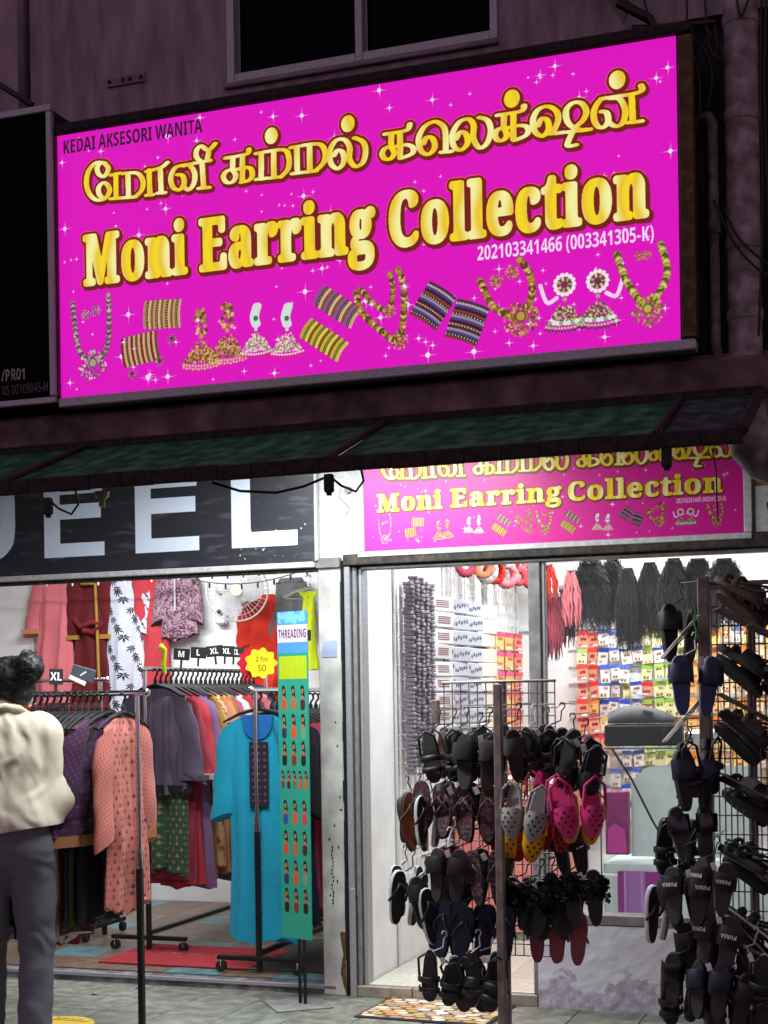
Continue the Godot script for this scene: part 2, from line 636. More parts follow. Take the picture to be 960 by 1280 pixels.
func jewel(p: Print, kind: int, o: Vector2, k: float) -> void:
	var gold := [Color(0.78, 0.6, 0.25), Color(0.5, 0.35, 0.12), Color(0.9, 0.76, 0.42), Color(0.38, 0.25, 0.1), Color(0.7, 0.5, 0.2)]
	var silver := [Color(0.72, 0.62, 0.6), Color(0.45, 0.35, 0.36), Color(0.85, 0.78, 0.74), Color(0.35, 0.28, 0.3)]
	var green := [Color(0.62, 0.68, 0.4), Color(0.3, 0.32, 0.16), Color(0.85, 0.83, 0.6), Color(0.45, 0.25, 0.15)]
	match kind:
		0:
			chain(p, [o + Vector2(-70, -120) * k, o + Vector2(-62, -30) * k, o + Vector2(-45, 40) * k, o + Vector2(0, 75) * k, o + Vector2(48, 40) * k, o + Vector2(62, -40) * k, o + Vector2(60, -140) * k], 9 * k, silver)
			pendant(p, o + Vector2(0, 85) * k, 50 * k, silver)
			for s in [-22, 14]:
				pendant(p, o + Vector2(s, -85 - s * 0.3) * k, 18 * k, silver)
		1:
			bangles(p, o + Vector2(52, -58) * k, 130 * k, 84 * k, 0.05, [Color(0.75, 0.6, 0.4), Color(0.35, 0.1, 0.1), Color(0.85, 0.72, 0.5), Color(0.5, 0.38, 0.2)])
			bangles(p, o + Vector2(-28, 45) * k, 130 * k, 88 * k, -0.12, [Color(0.5, 0.1, 0.1), Color(0.78, 0.62, 0.42), Color(0.4, 0.3, 0.16), Color(0.8, 0.68, 0.48)])
			for q in [[-58, 122], [40, 90], [84, 25]]:
				pendant(p, o + Vector2(q[0], q[1]) * k, 17 * k, [Color(0.3, 0.22, 0.2), Color(0.65, 0.55, 0.5)])
		2:
			jhumka(p, o + Vector2(-38, 55) * k, 62 * k, gold, Color(0.9, 0.75, 0.4), 0)
			jhumka(p, o + Vector2(52, 45) * k, 62 * k, gold, Color(0.9, 0.75, 0.4), 0)
		3:
			for s in [-52, 52]:
				jhumka(p, o + Vector2(s, 40 + s * 0.1) * k, 52 * k, [Color(0.88, 0.87, 0.78), Color(0.55, 0.58, 0.45), Color(0.95, 0.9, 0.8), Color(0.75, 0.55, 0.4)], Color(0.85, 0.22, 0.08), 1)
		4:
			bangles(p, o + Vector2(25, -48) * k, 150 * k, 60 * k, 0.62, [Color(0.55, 0.35, 0.55), Color(0.3, 0.16, 0.28), Color(0.85, 0.72, 0.5), Color(0.5, 0.3, 0.2)])
			bangles(p, o + Vector2(-20, 48) * k, 150 * k, 60 * k, 0.62, [Color(0.78, 0.72, 0.15), Color(0.4, 0.36, 0.1), Color(0.88, 0.82, 0.3), Color(0.5, 0.3, 0.1)])
		5:
			chain(p, [o + Vector2(-88, -60) * k, o + Vector2(-70, 0) * k, o + Vector2(0, 70) * k, o + Vector2(40, 95) * k, o + Vector2(60, 40) * k, o + Vector2(64, -60) * k, o + Vector2(45, -120) * k], 11 * k, gold)
			chain(p, [o + Vector2(-72, -70) * k, o + Vector2(-30, -20) * k, o + Vector2(15, 0) * k, o + Vector2(30, -60) * k, o + Vector2(18, -110) * k], 9 * k, gold)
			pendant(p, o + Vector2(48, 95) * k, 28 * k, gold)
			pendant(p, o + Vector2(18, 8) * k, 20 * k, gold)
		6:
			var dark := [Color(0.2, 0.16, 0.2), Color(0.6, 0.55, 0.6), Color(0.32, 0.22, 0.5), Color(0.12, 0.1, 0.12), Color(0.55, 0.2, 0.2)]
			bangles(p, o + Vector2(-52, -30) * k, 112 * k, 96 * k, 2.2, dark)
			bangles(p, o + Vector2(52, 30) * k, 116 * k, 100 * k, 1.95, dark)
		7:
			chain(p, [o + Vector2(-90, -60) * k, o + Vector2(-50, 20) * k, o + Vector2(15, 50) * k, o + Vector2(60, 10) * k, o + Vector2(60, -60) * k, o + Vector2(25, -115) * k], 17 * k, gold)
			pendant(p, o + Vector2(30, 62) * k, 52 * k, gold)
			for q in [[-42, -55], [5, -75]]:
				pendant(p, o + Vector2(q[0], q[1]) * k, 22 * k, gold)
		8:
			for s in [-48, 48]:
				jhumka(p, o + Vector2(s, 40) * k, 56 * k, green, Color(0.15, 0.25, 0.15), 2)
				p.stroke([o + Vector2(s * 1.5, -5) * k, o + Vector2(s * 2.1, 5) * k, o + Vector2(s * 2.5, -45) * k], 6 * k, 6 * k)
				p.ink(Color(1, 0.85, 0.95))
				for q in 9:
					p.dot(o.x + (s + (q - 4) * 11) * k, o.y + (64 + 5 * cos((q - 4) * 0.4)) * k, 7 * k, Color(0.9, 0.93, 0.9) if q % 3 else Color(0.6, 0.66, 0.55))
		9:
			chain(p, [o + Vector2(-72, -100) * k, o + Vector2(-45, -20) * k, o + Vector2(0, 50) * k], 14 * k, [Color(0.75, 0.7, 0.25), Color(0.4, 0.35, 0.1), Color(0.88, 0.82, 0.45)])
			chain(p, [o + Vector2(52, -115) * k, o + Vector2(68, -30) * k, o + Vector2(25, 50) * k], 11 * k, [Color(0.75, 0.7, 0.25), Color(0.4, 0.35, 0.1), Color(0.88, 0.82, 0.45)])
			pendant(p, o + Vector2(12, 68) * k, 46 * k, [Color(0.78, 0.7, 0.3), Color(0.45, 0.38, 0.12), Color(0.6, 0.5, 0.15)])
			for s in [0, 22]:
				pendant(p, o + Vector2(s - 10, -90) * k, 14 * k, gold)


func print_main_sign() -> Texture2D:
	var mag := Color(0.90, 0.0, 0.77)
	var p := Print.new(2190, 935, 0.8, mag)
	for k in 190:
		var x := rng.randf_range(15, 2175)
		var y := rng.randf_range(15, 920)
		p.spark(x, y, rng.randf_range(7, 14) if k % 3 else rng.randf_range(22, 44), mag)
	tamil(p, Transform2D.IDENTITY, Color(0.47, 0.09, 0.03), Vector2(6, 7))
	latin(p, "Moni", 100, 541, 410, 172, 7.2, Color(0.47, 0.09, 0.03), Vector2(7, 8), 105)
	latin(p, "Earring", 556, 541, 645, 172, 7.2, Color(0.47, 0.09, 0.03), Vector2(7, 8), 125)
	latin(p, "Collection", 1245, 541, 858, 172, 7.2, Color(0.47, 0.09, 0.03), Vector2(7, 8), 115)
	write(p, "KEDAI AKSESORI WANITA", Color(0.13, 0.02, 0.1), 22, 67, 552, 48, true)
	write(p, "202103341466 (003341305-K)", Color(0.98, 0.9, 0.98), 1546, 619, 568, 46, true)
	var at := [[132, 735], [353, 740], [600, 755], [822, 765], [1034, 770], [1226, 745], [1451, 782], [1655, 752], [1884, 772], [2078, 762]]
	for k in 10:
		jewel(p, k, Vector2(at[k][0], at[k][1]), 1.1)
	for k in 26:
		p.spark(rng.randf_range(60, 2150), rng.randf_range(650, 915), rng.randf_range(10, 26), mag)
	# hair-thin creases of the stretched film
	for k in 9:
		var x := rng.randf_range(30, 2150)
		for y in range(0, 748, 1):
			var q := Vector2i(int(x * 0.8 + sin(y * 0.02 + k) * 2), y)
			p.im.set_pixelv(q, p.im.get_pixelv(q).darkened(0.06))
	return p.texture()


func print_inner_sign() -> Texture2D:
	# 1750 x 620 mm; its top stands at y = 2.735
	var mag := Color(0.86, 0.10, 0.58)
	var p := Print.new(1750, 620, 0.8, mag)
	for k in 150:
		p.spark(rng.randf_range(10, 1740), rng.randf_range(10, 610), rng.randf_range(5, 10) if k % 3 else rng.randf_range(14, 26), mag)
	var edge := Color(0.45, 0.2, 0.12)
	var k := Transform2D(0.0, Vector2(-5, 75)) * Transform2D.IDENTITY.scaled(Vector2(0.84, 0.84))
	tamil(p, k, edge, Vector2(4, 5))
	latin(p, "Moni", 62, 436, 326, 80, 3.6, edge, Vector2(4, 5), 60)
	latin(p, "Earring", 424, 434, 530, 80, 3.6, edge, Vector2(4, 5), 75)
	latin(p, "Collection", 974, 438, 695, 82, 3.6, edge, Vector2(4, 5), 70)
	write(p, "202103341466 (003341305-K)", Color(0.98, 0.9, 0.98), 1462, 477, 216, 20, true)
	var at := [[103, 528, 0], [242, 522, 1], [386, 530, 2], [537, 523, 3], [666, 530, 4], [779, 522, 5], [868, 535, 9], [986, 533, 4], [1135, 541, 3], [1264, 526, 6], [1377, 526, 7], [1503, 536, 8], [1631, 540, 9]]
	for a in at:
		jewel(p, a[2], Vector2(a[0], a[1]), 0.46)
	return p.texture()


func print_neighbour_banner() -> Texture2D:
	# 2300 x 560 mm from x = -2.42, top at y = 2.64, letters white on charcoal vinyl
	var p := Print.new(2300, 560, 0.5, Color(0.19, 0.19, 0.215))
	var white := Color(0.90, 0.94, 1.0)
	var n := FastNoiseLite.new()
	n.seed = 5
	n.frequency = 0.02
	for y in p.h:
		for x in p.w:
			var s := n.get_noise_2d(x * 0.35, y * 1.6)
			if s > 0.22:
				p.im.set_pixel(x, y, Color(0.19, 0.19, 0.215).lightened(minf((s - 0.22) * 0.5, 0.12)))
	# flaked spots in the vinyl
	for k in 60:
		p.dot(rng.randf_range(1900, 2290), rng.randf_range(380, 545), rng.randf_range(2, 7), Color(0.75, 0.82, 0.84) if k % 3 == 0 else Color(0.25, 0.27, 0.3))
	for k in 40:
		p.dot(rng.randf_range(20, 2290), rng.randf_range(120, 545), rng.randf_range(1.5, 4), Color(0.35, 0.35, 0.38))
	for q in [[810, 1160, 905], [1337, 1692, 1427]]:
		p.rect(q[0], 100, q[2] - q[0], 378, white)
		p.rect(q[0], 408, q[1] - q[0], 70, white)
		p.rect(q[0], 211, q[1] - q[0] - 18, 76, white)
		p.rect(q[0], 100, q[1] - q[0] - 10, 60, white)
	p.rect(1866, 100, 102, 378, white)
	p.rect(1866, 404, 348, 74, white)
	p.stroke([Vector2(590, 100), Vector2(590, 330), Vector2(565, 400), Vector2(500, 432), Vector2(420, 400), Vector2(395, 330)], 46, 46)
	p.ink(white)
	return p.texture()


func print_dark_sign() -> Texture2D:
	var p := Print.new(1200, 1050, 0.5, Color(0.012, 0.012, 0.016))
	write(p, "/PR01", Color(0.6, 0.6, 0.6), 975, 962, 105, 42, true)
	write(p, "NS 00109846-H", Color(0.42, 0.42, 0.44), 975, 1012, 195, 34, false)
	return p.texture()


func print_threading() -> Texture2D:
	var p := Print.new(250, 1500, 1.2, Color(0.16, 0.60, 0.50))
	p.rect(0, 0, 250, 190, Color(0.30, 0.58, 0.88))
	for k in 60:
		p.dot(rng.randf_range(10, 240), rng.randf_range(4, 50), rng.randf_range(4, 16), Color(0.45, 0.72, 0.95))
	p.rect(0, 62, 250, 80, Color(0.88, 0.78, 0.88))
	write(p, "THREADING", Color(0.08, 0.08, 0.1), 8, 122, 234, 40, true)
	p.rect(10, 205, 230, 105, Color(0.72, 0.8, 0.12))
	for k in 15:
		p.rect(14 + k * 15, 205, 3, 105, Color(0.5, 0.62, 0.1))
	var tops := [Color(0.8, 0.3, 0.15), Color(0.75, 0.25, 0.25), Color(0.7, 0.4, 0.15), Color(0.15, 0.2, 0.35), Color(0.3, 0.15, 0.12), Color(0.85, 0.3, 0.1), Color(0.1, 0.12, 0.14), Color(0.4, 0.6, 0.45), Color(0.5, 0.2, 0.1), Color(0.4, 0.25, 0.3), Color(0.12, 0.12, 0.14), Color(0.2, 0.16, 0.12), Color(0.15, 0.3, 0.6), Color(0.35, 0.45, 0.35), Color(0.8, 0.35, 0.2)]
	var row := 0
	for y in [400, 530, 655, 775, 925, 1065, 1200, 1330]:
		var count := 5 if row == 3 else 3
		for c in count:
			var x := 250.0 * (c + 0.6) / (count + 0.2)
			var k := 0.75 if count == 5 else 1.0
			var top: Color = tops[(row * 3 + c * 2) % tops.size()]
			p.stroke([Vector2(x - 2, y - 46 * k), Vector2(x + 4, y - 15 * k), Vector2(x + 3, y + 10 * k)], 13 * k, 14 * k)
			p.ink(Color(0.1, 0.05, 0.04))
			p.stroke([Vector2(x, y + 5 * k), Vector2(x, y + 40 * k)], 19 * k, 14 * k)
			p.ink(top)
			p.ell(x - 1, y - 34 * k, 8 * k, 12 * k)
			p.ink(Color(0.72, 0.46, 0.32))
			p.stroke([Vector2(x - 15 * k, y + 4), Vector2(x, y - 10 * k), Vector2(x + 15 * k, y + 4)], 4, 5)
			p.ink(Color(0.66, 0.42, 0.3))
			p.ell(x, y - 2, 6 * k, 9 * k)
			p.ink(Color(0.7, 0.44, 0.32))
		row += 1
	return p.texture()


# rough plaster with damp blooms along its foot
func print_plaster() -> Texture2D:
	var p := Print.new(1080, 192, 0.9, Color(0.8, 0.8, 0.815))
	var n := FastNoiseLite.new()
	n.seed = 31
	n.frequency = 0.012
	n.fractal_octaves = 5
	var m := FastNoiseLite.new()
	m.seed = 32
	m.frequency = 0.11
	for y in p.h:
		for x in p.w:
			var c := Color(0.8, 0.8, 0.815).darkened(0.10 * absf(m.get_noise_2d(x, y)))
			var line := p.h * (0.74 + 0.16 * n.get_noise_2d(x * 0.7, 7.0) * 2.0) + 46.0 * n.get_noise_2d(x * 1.6, y * 2.4) + 16.0 * m.get_noise_2d(x * 0.8, y)
			if y > line:
				c = c.lerp(Color(0.52, 0.5, 0.57), clampf(0.45 + 0.5 * n.get_noise_2d(x * 3.0, y * 3.0 + 90.0) + 0.25 * m.get_noise_2d(x, y), 0.1, 0.75))
			p.im.set_pixel(x, y, c)
	return p.texture()


func print_pebbles() -> Texture2D:
	var p := Print.new(600, 420, 0.6, Color(0.36, 0.26, 0.2))
	var tones := [Color(0.82, 0.76, 0.66), Color(0.78, 0.55, 0.3), Color(0.86, 0.82, 0.76), Color(0.72, 0.62, 0.5), Color(0.7, 0.6, 0.28), Color(0.6, 0.5, 0.44), Color(0.85, 0.7, 0.5)]
	for y in 10:
		for x in 9:
			var o := Vector2(x * 70 + (y % 2) * 35 + rng.randf_range(-9, 9), y * 44 + rng.randf_range(-6, 6))
			var c: Color = tones[rng.randi() % tones.size()]
			var rx := rng.randf_range(27, 37)
			var ry := rng.randf_range(17, 24)
			p.ell(o.x, o.y, rx, ry)
			p.ink(c)
			for q in 5:
				p.dot(o.x + rng.randf_range(-0.6, 0.6) * rx, o.y + rng.randf_range(-0.6, 0.6) * ry, rng.randf_range(1.5, 5), c.darkened(rng.randf_range(0.05, 0.2)))
	return p.texture()


# cloth patterns, all tiling
func print_cloth(kind: String, ground: Color, ink_: Color, other := Color.BLACK) -> Texture2D:
	var p := Print.new(256, 256, 1.0, ground)
	var put := func(x, y, r, c):
		for dx in [-256, 0, 256]:
			for dy in [-256, 0, 256]:
				if x + dx > -20 and x + dx < 276 and y + dy > -20 and y + dy < 276:
					p.dot(x + dx, y + dy, r, c)
	match kind:
		"floral":
			for k in 900:
				put.call(rng.randf() * 256, rng.randf() * 256, 1.6, ground.lerp(ink_, 0.25))
			for k in 12:
				var o := Vector2((k * 97) % 256, (k * 61 + 30) % 256)
				for q in 14:
					var a := q * 0.9 + k
					var d := Vector2(cos(a), sin(a))
					for s in 7:
						var e: Vector2 = o + d * (5 + s * 3.5) + Vector2(0, s * s * 0.25)
						put.call(e.x, e.y, 5.0 - absf(s - 3) * 0.9, ink_)
		"motif":
			for y in 5:
				for x in 5:
					var o := Vector2(x * 51.2 + 25 * (y % 2), y * 51.2 + 20)
					for q in 6:
						put.call(o.x, o.y - 16 + q * 6, 7 - absf(q - 2.5) * 1.7, ink_)
						put.call(o.x + (q - 2.5) * 5, o.y + 10 - absf(q - 2.5) * 3, 2.6, ink_)
		"rings":
			for y in 4:
				for x in 4:
					var o := Vector2(x * 64 + 32 * (y % 2), y * 64 + 20)
					for q in 14:
						put.call(o.x + cos(q * TAU / 14) * 11, o.y + sin(q * TAU / 14) * 11, 2.4, ink_)
					put.call(o.x, o.y, 3.0, ink_)
		"damask":
			for k in 110:
				var o := Vector2(rng.randf() * 256, rng.randf() * 256)
				var a := rng.randf() * TAU
				for q in 12:
					put.call(o.x + cos(a + q * 0.35) * q * 2.2, o.y + sin(a + q * 0.35) * q * 2.2, 3.4, ink_ if k % 3 else other)
		"dots":
			for y in 6:
				for x in 6:
					put.call(x * 42.7 + 20 * (y % 2), y * 42.7 + 8, 2.5, ink_)
		"stripe":
			for x in range(0, 256, 32):
				p.rect(x, 0, 6, 256, ink_)
				p.rect(x + 14, 0, 2, 256, other)
	# the weave
	for y in range(0, 256):
		for x in range(0, 256):
			if (x + y) % 3 == 0:
				p.im.set_pixel(x, y, p.im.get_pixel(x, y).darkened(rng.randf() * 0.13))
	return p.texture()


func materials() -> void:
	T.fine = grain(1, 0.06, 0.82, 1.0)
	T.blotch = grain(2, 0.012, 0.74, 1.0)
	T.faint = grain(8, 0.02, 0.93, 1.0)
	T.dirt = grain(3, 0.02, 0.35, 1.0, FastNoiseLite.TYPE_SIMPLEX_SMOOTH, 5)
	T.cell = grain(4, 0.04, 0.0, 1.0, FastNoiseLite.TYPE_CELLULAR, 3)
	T.bump = grain(5, 0.035, 0.0, 1.0, FastNoiseLite.TYPE_SIMPLEX_SMOOTH, 5)
	T.weave = grain(6, 0.25, 0.72, 1.0)
	T.grime = grain(9, 0.016, 0.62, 1.0, FastNoiseLite.TYPE_SIMPLEX_SMOOTH, 6)
	T.streak = grain(10, 0.03, 0.66, 1.0, FastNoiseLite.TYPE_SIMPLEX_SMOOTH, 6)
	mat("render_wall", Color(0.62, 0.55, 0.59), 0.9, 0, T.streak, 0.6)
	M.render_wall.uv1_scale = Vector3(1.3, 0.32, 1.3)
	relief(M.render_wall, T.bump, 0.3)
	mat("pilaster", Color(0.66, 0.58, 0.61), 0.9, 0, T.grime, 0.5)
	mat("beam", Color(0.54, 0.43, 0.43), 0.85, 0, T.dirt, 0.9)
	mat("sooty", Color(0.14, 0.12, 0.12), 0.9, 0, T.dirt, 1.2)
	mat("white_paint", Color(0.86, 0.86, 0.85), 0.55, 0, T.fine, 1.5)
	mat("old_white", Color(0.84, 0.83, 0.8), 0.6, 0, T.blotch, 1.7)
	mat("shop_white", Color(0.9, 0.9, 0.89), 0.7, 0, T.faint, 0.8)
	mat("shop_blush", Color(0.92, 0.86, 0.84), 0.7, 0, T.faint, 0.8)
	mat("peeled", Color(0.5, 0.4, 0.2), 0.9, 0, T.dirt, 6.0)
	mat("gap_black", Color(0.05, 0.045, 0.04), 0.9, 0, T.dirt, 3.0)
	mat("plaster", Color(0.8, 0.8, 0.81), 0.95, 0, T.fine, 2.0)
	relief(M.plaster, T.bump, 0.35)
	mat("aluminium", Color(0.66, 0.67, 0.68), 0.45, 0.3, T.fine, 4.0)
	mat("dull_alu", Color(0.58, 0.57, 0.55), 0.5, 0.2, T.blotch, 3.0)
	mat("track", Color(0.36, 0.32, 0.28), 0.7, 0.2, T.dirt, 3.0)
	mat("gold_frame", Color(0.42, 0.29, 0.08), 0.55, 0.3, T.dirt, 3.0)
	mat("black_metal", Color(0.06, 0.055, 0.055), 0.45, 0.3)
	mat("rack_metal", Color(0.5, 0.44, 0.41), 0.55, 0.15, T.blotch, 5.0)
	mat("wire", Color(0.5, 0.48, 0.46), 0.4, 0.7)
	mat("wire_white", Color(0.82, 0.82, 0.82), 0.5)
	mat("fan_grey", Color(0.66, 0.65, 0.64), 0.5)
	mat("chrome", Color(0.8, 0.8, 0.8), 0.16, 1.0)
	mat("rubber", Color(0.05, 0.05, 0.05), 0.75)
	mat("cable", Color(0.035, 0.035, 0.04), 0.6)
	mat("pvc", Color(0.76, 0.69, 0.7), 0.55, 0, T.dirt, 2.2)
	mat("canopy_green", Color(0.3, 0.53, 0.42), 0.95, 0.0, T.dirt, 1.8)
	mat("canopy_dark", Color(0.34, 0.4, 0.4), 0.95, 0.0, T.dirt, 1.8)
	for n in ["canopy_green", "canopy_dark"]:
		M[n].metallic_specular = 0.1
	mat("rust_edge", Color(0.2, 0.15, 0.13), 0.9, 0, T.dirt, 5.0)
	mat("window_dark", Color(0.02, 0.02, 0.025), 0.08)
	M.window_dark.metallic_specular = 0.12
	mat("grout", Color(0.34, 0.35, 0.31), 0.9, 0, T.dirt, 2.0)
	for k in 4:
		mat("green_tile%d" % k, Color(0.55 + 0.015 * k, 0.56 + 0.012 * k, 0.5 + 0.014 * k), 0.42, 0, T.grime, 1.9 + k * 0.37)
		mat("white_tile%d" % k, Color(0.84 - 0.02 * k, 0.82 - 0.02 * k, 0.76 - 0.02 * k), 0.25, 0, T.fine, 1.7 + k * 0.3)
		mat("brown_tile%d" % k, Color(0.56 - 0.03 * k, 0.46 - 0.03 * k, 0.38 - 0.025 * k), 0.4, 0, T.grime, 2.2 + k * 0.3)
	mat("teal_tile", Color(0.36, 0.52, 0.54), 0.4, 0, T.blotch, 2.4)
	mat("step_tile", Color(0.66, 0.62, 0.55), 0.5, 0, T.blotch, 2.5)
	mat("step_grey", Color(0.6, 0.59, 0.6), 0.7, 0, T.dirt, 1.6)
	mat("asphalt", Color(0.2, 0.2, 0.21), 0.9, 0, T.fine, 6.0)
	mat("red_mat", Color(0.68, 0.15, 0.19), 0.95, 0, T.weave, 9.0)
	relief(M.red_mat, T.weave, 0.5)
	mat("mat_print", Color(0.8, 0.4, 0.35), 0.95)
	mat("skin", Color(0.42, 0.25, 0.17), 0.6)
	mat("hair", Color(0.03, 0.026, 0.025), 0.55)
	mat("shirt", Color(0.88, 0.84, 0.74), 0.85, 0, T.weave, 14.0)
	M.shirt.rim_enabled = true
	M.shirt.rim = 0.2
	mat("jeans", Color(0.43, 0.435, 0.47), 0.9, 0, T.weave, 16.0)
	mat("shoe", Color(0.12, 0.1, 0.1), 0.6)
	mat("paper", Color(0.9, 0.9, 0.88), 0.7)
	mat("yellow_card", Color(0.95, 0.85, 0.06), 0.7)
	mat("ink", Color(0.08, 0.08, 0.08), 0.8)
	mat("paint_card", Color.WHITE, 0.28)
	M.paint_card.vertex_color_use_as_albedo = true
	var g := mat("glass", Color(0.9, 0.97, 0.95, 0.012), 0.02)
	g.transparency = BaseMaterial3D.TRANSPARENCY_ALPHA
	g.metallic_specular = 0.3
	var bag := mat("clear_bag", Color(0.95, 0.96, 0.97, 0.28), 0.15)
	bag.transparency = BaseMaterial3D.TRANSPARENCY_ALPHA
	mat("glass_edge", Color(0.25, 0.42, 0.36), 0.15)
	var fb := mat("fan_blade", Color(0.72, 0.72, 0.72, 0.5), 0.2)
	fb.transparency = BaseMaterial3D.TRANSPARENCY_ALPHA
	T.main = print_main_sign()
	T.inner = print_inner_sign()
	T.banner = print_neighbour_banner()
	T.dark = print_dark_sign()
	T.threading = print_threading()
	T.pebbles = print_pebbles()
	mat("stained_plaster", Color.WHITE, 0.95, 0, print_plaster())
	glow(mat("sign_face_lit", Color(0.03, 0.03, 0.03), 0.35), Color.WHITE, 0.9, T.main)
	mat("sign_face", Color.WHITE, 0.35, 0, T.inner)
	mat("banner_vinyl", Color.WHITE, 0.4, 0, T.banner)
	mat("dark_face", Color.WHITE, 0.3, 0, T.dark)
	M.dark_face.metallic_specular = 0.1
	mat("threading_print", Color.WHITE, 0.45, 0, T.threading)
	mat("pebble_print", Color.WHITE, 0.8, 0, T.pebbles)
	glow(mat("tube_glow", Color(0.9, 0.9, 0.9), 0.5), Color(0.95, 0.98, 1.0), 6.0)
	# cloth
	var cloth := func(n, kind, a, b, d, sc):
		var m := mat(n, Color.WHITE, 0.88, 0, print_cloth(kind, a, b, d))
		m.uv1_scale = sc
		m.rim_enabled = true
		m.rim = 0.15
	cloth.call("c_floral", "floral", Color(0.8, 0.8, 0.86), Color(0.08, 0.08, 0.1), Color.BLACK, Vector3(2.6, 4.2, 1))
	cloth.call("c_salmon", "motif", Color(0.72, 0.41, 0.36), Color(0.38, 0.17, 0.15), Color.BLACK, Vector3(4.6, 5.5, 1))
	cloth.call("c_purple", "rings", Color(0.2, 0.03, 0.2), Color(0.5, 0.25, 0.45), Color.BLACK, Vector3(4, 4, 1))
	cloth.call("c_damask", "damask", Color(0.6, 0.48, 0.53), Color(0.24, 0.09, 0.14), Color(0.36, 0.18, 0.26), Vector3(2.6, 1.8, 1))
	cloth.call("c_teal", "dots", Color(0.0, 0.55, 0.66), Color(0.14, 0.66, 0.76), Color.BLACK, Vector3(2, 3, 1))
	cloth.call("c_stripe", "stripe", Color(0.33, 0.28, 0.36), Color(0.27, 0.22, 0.3), Color(0.38, 0.33, 0.4), Vector3(3, 1, 1))
	cloth.call("c_print_a", "motif", Color(0.16, 0.3, 0.22), Color(0.62, 0.5, 0.25), Color.BLACK, Vector3(4, 6, 1))
	cloth.call("c_print_b", "dots", Color(0.66, 0.25, 0.36), Color(0.88, 0.72, 0.66), Color.BLACK, Vector3(3, 5, 1))
	cloth.call("c_print_c", "damask", Color(0.3, 0.24, 0.46), Color(0.55, 0.45, 0.62), Color(0.2, 0.14, 0.3), Vector3(2, 3, 1))
	cloth.call("c_print_d", "floral", Color(0.82, 0.7, 0.5), Color(0.55, 0.18, 0.12), Color.BLACK, Vector3(3, 5, 1))
	cloth.call("c_print_e", "rings", Color(0.3, 0.05, 0.1), Color(0.7, 0.5, 0.3), Color.BLACK, Vector3(5, 7, 1))
	for q in [["pink", 0.94, 0.5, 0.53], ["maroon", 0.42, 0.02, 0.06], ["redpink", 0.82, 0.24, 0.28], ["orange", 0.85, 0.16, 0.03], ["grey", 0.42, 0.42, 0.42], ["lime", 0.8, 0.86, 0.05], ["slate", 0.24, 0.23, 0.3], ["green", 0.08, 0.36, 0.22], ["rose", 0.72, 0.25, 0.34], ["violet", 0.33, 0.24, 0.5], ["lilac", 0.6, 0.45, 0.62], ["gold", 0.72, 0.55, 0.25], ["cream", 0.85, 0.8, 0.68], ["peach", 0.87, 0.58, 0.42], ["crimson", 0.5, 0.03, 0.14], ["white", 0.86, 0.84, 0.82], ["plum", 0.25, 0.06, 0.2], ["black", 0.035, 0.035, 0.04], ["navy", 0.07, 0.09, 0.2], ["olive", 0.26, 0.3, 0.16], ["aqua", 0.35, 0.62, 0.64], ["tan", 0.62, 0.42, 0.22], ["mauve", 0.48, 0.22, 0.36], ["brass", 0.72, 0.55, 0.2]]:
		var m := mat("c_" + q[0], Color(q[1], q[2], q[3]), 0.88, 0, T.weave)
		m.uv1_scale = Vector3(6, 9, 1)
		m.rim_enabled = true
		m.rim = 0.15


func _ready() -> void:
	rng.seed = 7
	# camera: level, the lens shifted upwards
	var cam := Camera3D.new()
	cam.name = "camera"
	cam.projection = Camera3D.PROJECTION_FRUSTUM
	cam.near = 0.1
	cam.far = 200.0
	cam.size = 0.1 * 1280.0 / 1850.0
	cam.frustum_offset = Vector2(0, 0.1 * 230.0 / 1850.0)
	cam.position = Vector3(2.551, 1.430, 6.596)
	cam.rotation = Vector3(0, 0.34108, -0.01571)
	add_child(cam)
	# night sky over a lit town
	var env := Environment.new()
	env.background_mode = Environment.BG_SKY
	var sky := ProceduralSkyMaterial.new()
	sky.sky_top_color = Color(0.40, 0.33, 0.40)
	sky.sky_horizon_color = Color(0.53, 0.43, 0.48)
	sky.ground_bottom_color = Color(0.2, 0.17, 0.18)
	sky.ground_horizon_color = Color(0.4, 0.32, 0.36)
	sky.sky_energy_multiplier = 1.0
	env.sky = Sky.new()
	env.sky.sky_material = sky
	env.background_energy_multiplier = SKY
	env.tonemap_mode = Environment.TONE_MAPPER_LINEAR
	env.tonemap_exposure = 1.0
	env.sdfgi_enabled = true
	env.ssao_enabled = true
	env.ssil_enabled = true
	var world := WorldEnvironment.new()
	world.environment = env
	world.name = "world"
	add_child(world)
	# the last of the dusk, far below the lamps
	var sun := DirectionalLight3D.new()
	sun.name = "dusk"
	sun.light_energy = 0.02
	sun.light_color = Color(1.0, 0.85, 0.9)
	sun.light_angular_distance = 30.0
	sun.rotation_degrees = Vector3(-50, 25, 0)
	sun.shadow_enabled = true
	add_child(sun)
	materials()
	fluorescents()
	ground()
	upper_building()
	shop_walls()
	signs()
	canopy()
	pipes_and_cables()
	floor_things()
	left_shop()
	person()
	right_shop()
	slipper_racks()
	for o in find_children("*", "GeometryInstance3D", true, false):
		o.cast_shadow = GeometryInstance3D.SHADOW_CASTING_SETTING_ON


const SKY := 2.8


